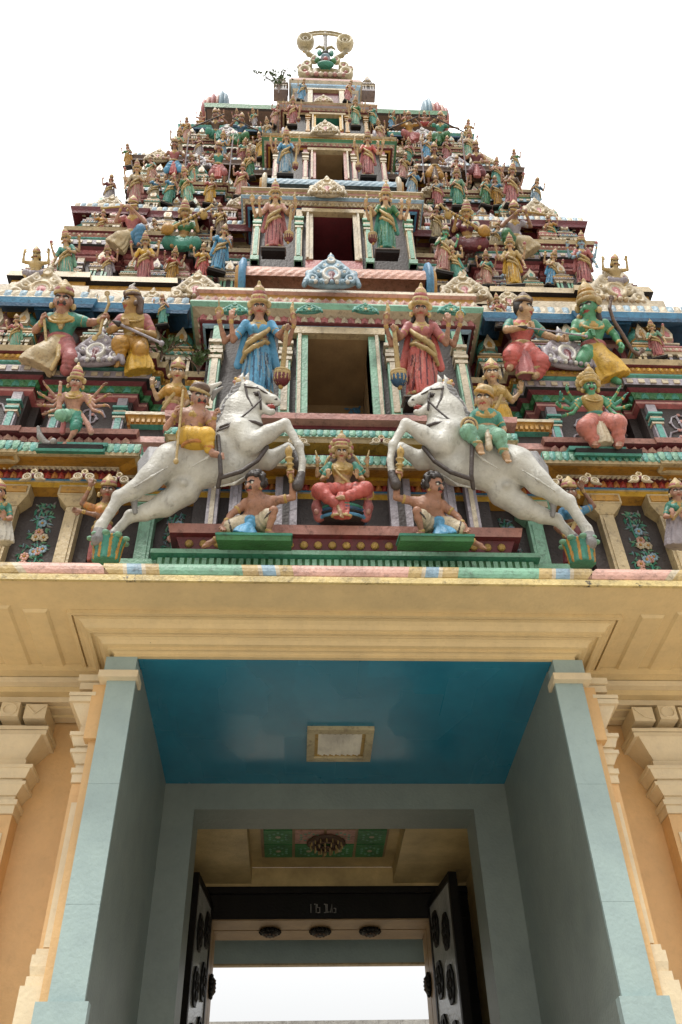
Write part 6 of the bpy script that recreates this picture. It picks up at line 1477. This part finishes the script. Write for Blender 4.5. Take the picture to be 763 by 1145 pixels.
        pel, wai, che, nk = V(0, 0, 22), V(0, 0, 34), V(-2, -2, 47), V(-3, -4, 59)
        torso(S, pel, wai, che, nk, h, 'skin', 1.0, top='blouse', muscles=True); P, fr = head(S, V(-4, -8, 70), h, -.5, .25, 0, 'skin', neck=nk)
        arm(S, V(14, -1, 54), V(30, -6, 52), V(14, -20, 58), h, 'skin', (-1, -.1, 0), (0, 0, 1), 1, 'blouse'); arm(S, V(-17, -1, 54), V(-32, -8, 47), V(-48, -14, 40), h, 'skin', (-1, -.1, -.3), (0, 0, 1), 1, 'blouse')
        leg(S, V(-7, 0, 20), V(-22, -14, 22), V(-20, -10, 4), V(-28, -18, 1), h*.9); leg(S, V(7, 0, 20), V(22, -14, 14), V(10, -12, 2), V(2, -18, 1), h*.9)
        C.cone(V(-6, 0, 22), V(-21, -13, 22), 11, 9, 'cloth', 3, disp=fold); C.cone(V(6, 0, 22), V(22, -13, 14), 11, 9, 'cloth', 3, disp=fold); C.fn(*skirt_fn(V(3, -6, 26), V(14, -14, 0), 5, 15, .5, 10, 1.3), m='cloth', k=2); C.ring(V(0, 0, 30), (0, 0, 1), 11, 2.2, 'trim', .5, .8)
        Q = Sdf(.9); Q.cone(V(-70, -18, 26), V(22, -22, 63), 1.7, 1.7, 'taupe', .3); Q.ell(V(-70, -18, 26), (3, 3, 3), 'gold', .3); out['arrow'] = Q.mesh('arrow')
    elif pose == 'dwarf':
        pel, wai, che, nk = V(0, 0, 22), V(0, -2, 32), V(0, -3, 44), V(0, -5, 54)
        torso(S, pel, wai, che, nk, 20., 'skin', 1.15); P, fr = head(S, V(0, -8, 65), 21., 0, .3, 0, 'skin', 'moustache', neck=nk)
        arm(S, V(16, -2, 50), V(31, -5, 50), V(30, -8, 70), h*1.1, 'skin', (-.1, -.1, 1), (-1, 0, 0)); arm(S, V(-16, -2, 50), V(-31, -5, 50), V(-30, -8, 70), h*1.1, 'skin', (.1, -.1, 1), (1, 0, 0))
        leg(S, V(-8, 0, 20), V(-24, -12, 20), V(-16, -8, 4), V(-24, -14, 1), h); leg(S, V(8, 0, 20), V(24, -12, 20), V(16, -8, 4), V(24, -14, 1), h); h = 21.
        C.ell(V(0, 0, 22), (17, 13, 10), 'cloth', 3, disp=None); C.cone(V(-8, 0, 20), V(-20, -10, 20), 10, 8, 'cloth', 3, disp=fold); C.cone(V(8, 0, 20), V(20, -10, 20), 10, 8, 'cloth', 3, disp=fold); C.ring(V(0, -1, 29), (0, 0, 1), 12, 2.2, 'trim', .5, .8)
    necklace(S, nk, che, 18.); out['body'] = S.mesh('body'); out['robe'] = C.mesh('robe')
    K = crown(None, P, h, 'low' if pose != 'lute' else 'tall', vox=1.05); out['crown'] = K.mesh('crown')
    H = Sdf(1.1); H.ell(P(0, -.24, .14), (.45*h, .42*h, .5*h), 'hair', 1); H.chain([P(.3, -.3, -.1), P(.36, -.2, -.55)], [.22*h, .14*h], 'hair', 1); H.chain([P(-.3, -.3, -.1), P(-.36, -.2, -.55)], [.22*h, .14*h], 'hair', 1); out['hair'] = H.mesh('hair')
    CACHE[pose] = out; return out
HT = dict(lute=92, flute=92, staff=118, archer=92, dwarf=88)
def flipped(me):
    k = me.name+'_f'
    if k in CACHE: return CACHE[k]
    m = me.copy(); n = len(m.vertices); co = np.empty(n*3, np.float32); m.vertices.foreach_get('co', co); co[0::3] *= -1; m.vertices.foreach_set('co', co); m.flip_normals(); m.update(); CACHE[k] = m; return m
def small(pose, px, py, Y, hpx, label, cloth, blouse, skin='skin', cloth2=None, trim='goldpale', mirror=False, lean=.42, crown_c='goldpale', name=None, group=None):
    ms = small_meshes(pose)
    F = Fig(name or {'lute': 'musician_statue', 'flute': 'flute_player_statue', 'staff': 'guardian_statue', 'archer': 'archer_statue', 'dwarf': 'dwarf_statue'}[pose], px, py, Y, lean, label, 'statue', group, k=hpx/HT[pose])
    cm = dict(cloth=cloth, cloth2=cloth2 or blouse, blouse=blouse, skin=skin, trim=trim, goldpale=crown_c)
    for n, me in ms.items(): recolour(F.add(n, flipped(me) if mirror else me), cm)
    return F
def lady(px, py, Y, hpx, label, cloth, blouse, skin='skin', style='two', mirror=False, group=None, trim='goldpale', crown_c=None, ped='dark'):
    return goddess(px, py, Y, hpx, label, cloth, blouse, skin, trim, mirror, style, .42, 'maroon', group, 'goddess_statue' if style != 'two' else 'attendant_statue', crown_c, ped)

g2, g3, g4, g5 = 'statues of the second storey', 'statues of the third storey', 'statues of the fourth storey', 'statues below the crowning roof'
# second storey
lady(306, 281, .02, 72, 'goddess statue with golden crown and pink sari, left of the maroon second storey doorway', 'rose', 'salmon', 'skinlight', 'mace', group=g2)
lady(433, 283, .02, 72, 'goddess statue with golden crown and green sari, right of the maroon second storey doorway', 'jade', 'green', 'skinlight', 'mace', True, group=g2)
lady(242, 304, .28, 54, 'small statue in a blue sari at the left end of the pink barrel roof', 'blue2', 'blue2', 'skinlight', group=g2)
lady(496, 306, .28, 54, 'small statue in a pale pink sari at the right end of the pink barrel roof', 'pink', 'ivory', 'skingreen', mirror=True, group=g2)
lady(160, 317, .30, 54, 'goddess statue in pink with yellow blouse, standing left below the golden lute player', 'rose', 'yellow', 'skinlight', 'four', group=g2)
lady(74, 316, .26, 58, 'goddess statue in a turquoise sari at the far left corner of the second storey', 'mint', 'teal', 'skinlight', 'four', group=g2)
lady(576, 321, .30, 56, 'goddess statue all in yellow gold on the right of the second storey', 'yellow', 'goldpale', 'skinlight', 'four', True, group=g2)
lady(655, 320, .26, 58, 'goddess statue in rose sari with blue arms at the second storey right corner', 'rose', 'rose', 'sky', 'four', True, group=g2)
small('lute', 204, 284, .34, 58, 'musician statue in green playing a long golden lute, left side', 'jade', 'green', 'skingold', group=g2)
small('lute', 524, 285, .34, 58, 'musician statue in maroon playing a long golden lute, right side', 'maroon', 'maroon', 'skingold', mirror=True, group=g2)
small('flute', 146, 282, .34, 62, 'flute player statue in mauve with cream robe, left below the maroon eave', 'cream', 'rose', 'skinpink', 'blue', group=g2)
small('flute', 577, 287, .34, 62, 'flute player statue in grey with cream robe, right below the maroon eave', 'cream', 'lilac', 'skinbrown', 'green', mirror=True, group=g2)
small('dwarf', 38, 317, .16, 40, 'dwarf figure with raised arms on the left cream gable against the sky', 'lilac', 'brown', 'goldpale', group='dwarf figures on the gables', crown_c='goldpale')
small('dwarf', 690, 325, .16, 40, 'dwarf figure with raised arms on the right cream gable against the sky', 'lilac', 'brown', 'goldpale', group='dwarf figures on the gables', crown_c='goldpale')
# third storey
lady(319, 197, .46, 48, 'goddess statue in blue left of the brown third storey doorway', 'sky', 'blue2', 'skinlight', 'mace', group=g3)
lady(412, 199, .46, 48, 'goddess statue in rose right of the brown third storey doorway', 'rose', 'red2', 'skinlight', 'mace', True, group=g3)
lady(268, 221, .68, 38, 'small statue in salmon pink at the left end of the pale blue barrel roof', 'salmon', 'rose', 'skinpink', group=g3)
lady(459, 222, .68, 38, 'small statue in light blue at the right end of the pale blue barrel roof', 'sky', 'blue', 'skinlight', mirror=True, group=g3)
lady(211, 230, .66, 42, 'goddess statue in a pale green sari on the left of the third storey', 'mint', 'green', 'skinpink', 'four', group=g3)
lady(513, 232, .66, 42, 'goddess statue in a bright green sari on the right of the third storey', 'jade', 'mint', 'skinpink', 'four', True, group=g3)
lady(150, 229, .60, 46, 'goddess statue in a pink shawl at the left corner of the third storey', 'pink', 'ivory', 'skinlight', 'four', group=g3)
lady(572, 231, .60, 46, 'goddess statue in pink and brown at the right corner of the third storey', 'rose', 'brown', 'skin', 'four', True, group=g3)
lady(186, 229, .72, 36, 'small attendant statue in turquoise beside the pink shawl goddess', 'teal', 'blue', 'skinlight', group=g3)
lady(543, 231, .72, 36, 'small attendant statue in dark green beside the pink and brown goddess', 'green', 'teal', 'skinlight', mirror=True, group=g3)
small('staff', 193, 205, .72, 50, 'guardian statue with blue robe and staff, left of the third storey', 'blue2', 'rose', 'skinbrown', 'red', group=g3)
small('staff', 243, 209, .72, 50, 'guardian statue with red robe and staff, next to the pale blue barrel roof', 'rose', 'jade', 'skin', 'red2', group=g3)
small('staff', 487, 211, .72, 50, 'guardian statue in brown with staff, next to the pale blue barrel roof end at right', 'ochre', 'brown', 'skinbrown', 'brown', mirror=True, group=g3)
small('staff', 534, 208, .72, 50, 'guardian statue in maroon with a white staff on the right side', 'maroon', 'maroon', 'skin', 'rose', mirror=True, group=g3)
lady(120, 229, .78, 34, 'small attendant statue in mauve at the left outer edge of the third storey', 'lilac', 'maroon', 'skinpink', group=g3)
lady(600, 232, .78, 34, 'small attendant statue in grey blue with raised hand at the right outer edge', 'sky', 'navy', 'skinlight', mirror=True, group=g3)
# fourth storey
lady(327, 141, .84, 30, 'small goddess statue in rose left of the dark green fourth storey doorway', 'rose', 'pink', 'skinpink', 'mace', group=g4)
lady(398, 142, .84, 30, 'small goddess statue in pale green right of the dark green fourth storey doorway', 'mint', 'green', 'skinlight', 'mace', True, group=g4)
small('archer', 241, 160, 1.06, 36, 'archer statue with a long dark arrow pointing left below the roof', 'jade', 'brown', 'skinbrown', group=g4)
small('archer', 268, 163, 1.06, 34, 'archer statue in green robe facing right, beside the left archer', 'green', 'navy', 'skinbrown', mirror=True, group=g4)
small('archer', 459, 161, 1.06, 34, 'archer statue in olive and rose robe, right of the fourth storey', 'rose', 'ochre', 'skinbrown', group=g4)
small('archer', 492, 163, 1.06, 36, 'green armed archer statue facing right below the roof', 'green', 'jade', 'skinbrown', mirror=True, group=g4)
lady(246, 179, 1.02, 30, 'small statue in pale blue on the left of the fourth storey', 'sky', 'blue', 'skinlight', 'four', group=g4)
lady(477, 180, 1.02, 30, 'small statue in sky blue on the right of the fourth storey', 'blue2', 'sky', 'skinlight', 'four', True, group=g4)
lady(196, 177, .98, 32, 'small statue in ivory at the left corner of the fourth storey', 'ivory', 'mint', 'skinlight', 'four', group=g4)
lady(524, 179, .98, 32, 'small statue in pale mint at the right corner of the fourth storey', 'mint', 'ivory', 'skinpink', 'four', True, group=g4)
lady(292, 177, 1.0, 28, 'small statue in brown and yellow beside the left cream gable of the fourth storey', 'yellow', 'brown', 'skin', group=g4)
lady(434, 178, 1.0, 28, 'small statue in green and ochre beside the right cream gable of the fourth storey', 'ochre', 'green', 'skin', mirror=True, group=g4)
lady(222, 178, 1.1, 27, 'small statue in violet between the ivory and pale blue figures on the left', 'lilac', 'maroon', 'skinpink', group=g4)
lady(500, 180, 1.1, 27, 'small statue in rose between the sky blue and mint figures on the right', 'rose', 'maroon', 'skinpink', mirror=True, group=g4)
# under and above the crowning roof
lady(336, 113, 1.30, 24, 'tiny blue robed statue left of the topmost opening', 'blue2', 'sky', 'skinlight', group=g5)
lady(388, 114, 1.30, 24, 'tiny rose robed statue right of the topmost opening', 'rose', 'pink', 'skinlight', mirror=True, group=g5)
small('dwarf', 244, 141, 1.22, 17, 'crouching dwarf statue in rose under the left part of the roof eave', 'rose', 'green', 'skinpink', group=g5)
small('dwarf', 224, 141, 1.26, 15, 'crouching dwarf statue in ochre at the left tip of the roof eave', 'ochre', 'brown', 'skinpink', group=g5)
small('dwarf', 475, 143, 1.22, 17, 'crouching dwarf statue in dark red under the right part of the roof eave', 'red', 'ochre', 'skin', group=g5)
small('dwarf', 497, 145, 1.26, 15, 'crouching dwarf statue in green at the right tip of the roof eave', 'green', 'ochre', 'skinpink', group=g5)
lady(305, 140, 1.0, 24, 'small statue in salmon at the left end of the ivory barrel roof', 'salmon', 'rose', 'skinpink', group=g5)
lady(420, 141, 1.0, 24, 'small statue in teal at the right end of the ivory barrel roof', 'teal', 'jade', 'skinpink', mirror=True, group=g5)
# attendants crowding the ledges between the larger figures
g1 = 'small attendants on the upper ledges of the lowest storey'
for row in (
    (182, 364, .02, 36, 'teal', 'lilac', 'skinpink', 'small attendant statue in teal under the blue eave, right of the golden archer', g1, 0), (560, 366, .02, 36, 'lilac', 'rose', 'skinpink', 'small attendant statue in lilac under the blue eave, left of the red archer', g1, 1),
    (16, 392, .0, 42, 'mint', 'rose', 'skinlight', 'small attendant statue in mint at the far left, beside the green jacketed warrior', g1, 0), (738, 400, .0, 42, 'rose', 'mint', 'skinlight', 'small attendant statue in rose at the far right, beside the green skinned bowman', g1, 1),
    (225, 312, .3, 40, 'red2', 'yellow', 'skinlight', 'small attendant statue in red, left of the blue sari figure by the pink barrel roof', g2, 0), (514, 314, .3, 40, 'teal', 'goldpale', 'skinlight', 'small attendant statue in teal, right of the pale pink figure by the barrel roof', g2, 1),
    (120, 317, .36, 42, 'lilac', 'rose', 'skinpink', 'small attendant statue in lilac between the turquoise and the pink second storey goddesses', g2, 0), (616, 321, .36, 42, 'blue2', 'ivory', 'skinlight', 'small attendant statue in blue between the golden and the rose second storey goddesses', g2, 1),
    (190, 316, .36, 38, 'ochre', 'red', 'skin', 'small attendant statue in ochre right of the pink second storey goddess', g2, 0), (546, 320, .36, 38, 'salmon', 'teal', 'skin', 'small attendant statue in salmon left of the golden second storey goddess', g2, 1),
    (176, 280, .44, 36, 'sky', 'ivory', 'skinlight', 'small attendant statue in pale blue between the left flute player and lute player', g2, 0), (553, 283, .44, 36, 'ivory', 'sky', 'skinlight', 'small attendant statue in ivory between the right lute player and flute player', g2, 1),
    (110, 268, .46, 34, 'rose', 'ochre', 'skinpink', 'small attendant statue in rose at the left tip of the maroon eave', g2, 0), (620, 274, .46, 34, 'jade', 'ochre', 'skinpink', 'small attendant statue in green at the right tip of the maroon eave', g2, 1),
    (247, 266, .44, 38, 'brown', 'gold', 'skinbrown', 'small brown attendant statue beside the pink second storey goddess by the door', g2, 0), (488, 268, .44, 38, 'olive', 'gold', 'skinbrown', 'small olive attendant statue beside the green second storey goddess by the door', g2, 1),
    (233, 229, .72, 34, 'yellow', 'rose', 'skinlight', 'small attendant statue in yellow right of the pale green third storey goddess', g3, 0), (492, 231, .72, 34, 'rose', 'sky', 'skinlight', 'small attendant statue in rose left of the bright green third storey goddess', g3, 1),
    (168, 228, .72, 34, 'ivory', 'blue', 'skinpink', 'small attendant statue in ivory right of the pink shawl goddess', g3, 0), (558, 231, .72, 34, 'ochre', 'blue', 'skinpink', 'small attendant statue in ochre left of the pink and brown goddess', g3, 1),
    (280, 199, .74, 30, 'green', 'gold', 'skin', 'small attendant statue in green left of the blue third storey goddess', g3, 0), (450, 201, .74, 30, 'pink', 'gold', 'skin', 'small attendant statue in pink right of the rose third storey goddess', g3, 1),
    (217, 205, .78, 32, 'mint', 'rose', 'skinpink', 'small attendant statue in mint between the two left guardians', g3, 0), (510, 207, .78, 32, 'lilac', 'rose', 'skinpink', 'small attendant statue in lilac between the two right guardians', g3, 1),
    (170, 205, .80, 30, 'salmon', 'teal', 'skinpink', 'small attendant statue in salmon left of the blue robed guardian', g3, 0), (556, 208, .80, 30, 'teal', 'salmon', 'skinpink', 'small attendant statue in teal right of the maroon guardian', g3, 1),
    (143, 187, .84, 26, 'ochre', 'green', 'skinpink', 'small ochre attendant statue at the left tip of the brown eave', g3, 0), (578, 193, .84, 26, 'sky', 'green', 'skinpink', 'small pale blue attendant statue at the right tip of the brown eave', g3, 1),
    (268, 181, 1.04, 25, 'rose', 'teal', 'skinpink', 'tiny statue in rose under the archer in the green robe', g4, 0), (458, 182, 1.04, 25, 'jade', 'rose', 'skinpink', 'tiny statue in green under the archer in olive and rose', g4, 1),
    (208, 158, 1.16, 26, 'salmon', 'ochre', 'skinpink', 'tiny statue in salmon left of the long arrow below the roof', g4, 0), (524, 160, 1.16, 26, 'goldpale', 'ochre', 'skinpink', 'tiny golden statue right of the green armed archer', g4, 1),
    (300, 158, 1.1, 24, 'sky', 'ivory', 'skinlight', 'tiny statue in pale blue above the left cream gable of the fourth storey', g4, 0), (427, 159, 1.1, 24, 'salmon', 'ivory', 'skinlight', 'tiny statue in salmon above the right cream gable of the fourth storey', g4, 1),
    (265, 142, 1.3, 18, 'teal', 'rose', 'skinpink', 'tiny statue in teal under the left part of the roof eave', g5, 0), (455, 144, 1.3, 18, 'yellow', 'rose', 'skinpink', 'tiny statue in yellow under the right part of the roof eave', g5, 1),
    (285, 142, 1.3, 19, 'lilac', 'jade', 'skinlight', 'tiny statue in lilac left of the ivory barrel roof, under the eave', g5, 0), (437, 144, 1.3, 19, 'blue2', 'jade', 'skinlight', 'tiny statue in blue right of the ivory barrel roof, under the eave', g5, 1)):
    px, py, Y, hp, c1_, c2_, sk_, lb, gg, mx_ = row
    lady(px, py, Y, hp, lb, c1_, c2_, sk_, 'four' if (px+py) % 3 else 'two', bool(mx_), group=gg)
# weeds rooted in the ledge beside the topmost opening, and in the wall above the left horse
def weed(px, py, Y, w, hgt, label, n=60, seed=1):
    p = at(px, py, Y); rr = random.Random(seed); R = empty('wild_plant', p, label, 'plant'); st = MB(); lf = MB()
    tips = []
    for k in range(9):
        a = rr.uniform(-1, 1); q = [(p[0]+w*a*t*t*.5, p[1]-.05*t, p[2]+hgt*t*(1-.25*abs(a))) for t in np.linspace(0, 1, 6)]
        st.tube(q, .008, 'brown', 4); tips += q[2:]
    for k in range(n):
        q = Vector(rr.choice(tips)); d = Vector((rr.uniform(-1, 1), rr.uniform(-1, .3), rr.uniform(-.3, 1))).normalized(); s_ = d.cross(Vector((rr.random(), rr.random(), rr.random()))).normalized(); l = rr.uniform(.05, .10)
        q = q+Vector((rr.uniform(-.03, .03), rr.uniform(-.03, .03), rr.uniform(-.03, .03)))
        nn = d.cross(s_)*l*.08
        lf.add([q, q+d*l*.5+s_*l*.28+nn, q+d*l, q+d*l*.5-s_*l*.28+nn], [(0, 1, 2), (0, 2, 3)], 'leaf')
    st.build('stem', R); lf.build('foliage', R)
weed(312, 104, 1.35, 1.0, 1.1, 'green wild plant sprouting from the ledge left of the topmost opening', 110, 3)
weed(180, 402, -.05, .5, .3, 'green weed growing from the cornice beside the golden archer', 60, 5)
weed(222, 418, -.1, .4, .35, 'leafy green weed growing above the attendant of the turbaned rider', 60, 6)
# ================================================================ camera, sky, sun
cam = bpy.data.cameras.new('Camera'); cob = bpy.data.objects.new('Camera', cam); COL.objects.link(cob)
cam.sensor_fit = 'VERTICAL'; cam.sensor_height = 36.0; cam.lens = CF*36.0/1145.0; cam.clip_end = 3000
from mathutils import Matrix
Mx = Matrix(((CR[0], CU[0], -CFW[0], CO[0]), (CR[1], CU[1], -CFW[1], CO[1]), (CR[2], CU[2], -CFW[2], CO[2]), (0, 0, 0, 1)))
cob.matrix_world = Mx
SC.camera = cob
W = bpy.data.worlds.new('World'); SC.world = W; W.use_nodes = True
nt = W.node_tree; N = nt.nodes; L = nt.links
for n in list(N): N.remove(n)
out = N.new('ShaderNodeOutputWorld'); bg = N.new('ShaderNodeBackground'); sky = N.new('ShaderNodeTexSky')
SUN_EL, SUN_AZ = math.radians(63), math.radians(205)
sky.sky_type = 'NISHITA'; sky.sun_disc = False; sky.sun_elevation = SUN_EL; sky.sun_rotation = SUN_AZ
# closed white cloud cover in front of the blue
mx = N.new('ShaderNodeMix'); mx.data_type = 'RGBA'; mx.inputs[0].default_value = .95
tc = N.new('ShaderNodeTexCoord'); sp = N.new('ShaderNodeSeparateXYZ'); L.new(tc.outputs['Generated'], sp.inputs[0])
gr = N.new('ShaderNodeValToRGB'); gr.color_ramp.elements[0].position = 0; gr.color_ramp.elements[0].color = (.20, .20, .197, 1); gr.color_ramp.elements[1].position = 1; gr.color_ramp.elements[1].color = (1.18, 1.18, 1.17, 1)
L.new(sp.outputs['Z'], gr.inputs['Fac'])                 # an overcast sky is brightest overhead
ml = N.new('ShaderNodeVectorMath'); ml.operation = 'SCALE'; ml.inputs['Scale'].default_value = 13.0; L.new(gr.outputs[0], ml.inputs[0]); L.new(ml.outputs[0], mx.inputs[7])
L.new(sky.outputs[0], mx.inputs[6]); L.new(mx.outputs[2], bg.inputs['Color']); bg.inputs['Strength'].default_value = .10
L.new(bg.outputs[0], out.inputs['Surface'])
s = bpy.data.lights.new('Sun', 'SUN'); s.energy = 1.5; s.angle = math.radians(10); s.color = (1, .96, .90)
so = bpy.data.objects.new('Sun', s); COL.objects.link(so)
d = Vector((math.sin(SUN_AZ)*math.cos(SUN_EL), math.cos(SUN_AZ)*math.cos(SUN_EL), math.sin(SUN_EL)))
so.rotation_euler = d.to_track_quat('Z', 'Y').to_euler(); so.location = (0, -20, 40)
SC.view_settings.view_transform = 'Standard'; SC.view_settings.look = 'None'; SC.view_settings.exposure = .78; SC.view_settings.gamma = 1
SC.cycles.max_bounces = 6
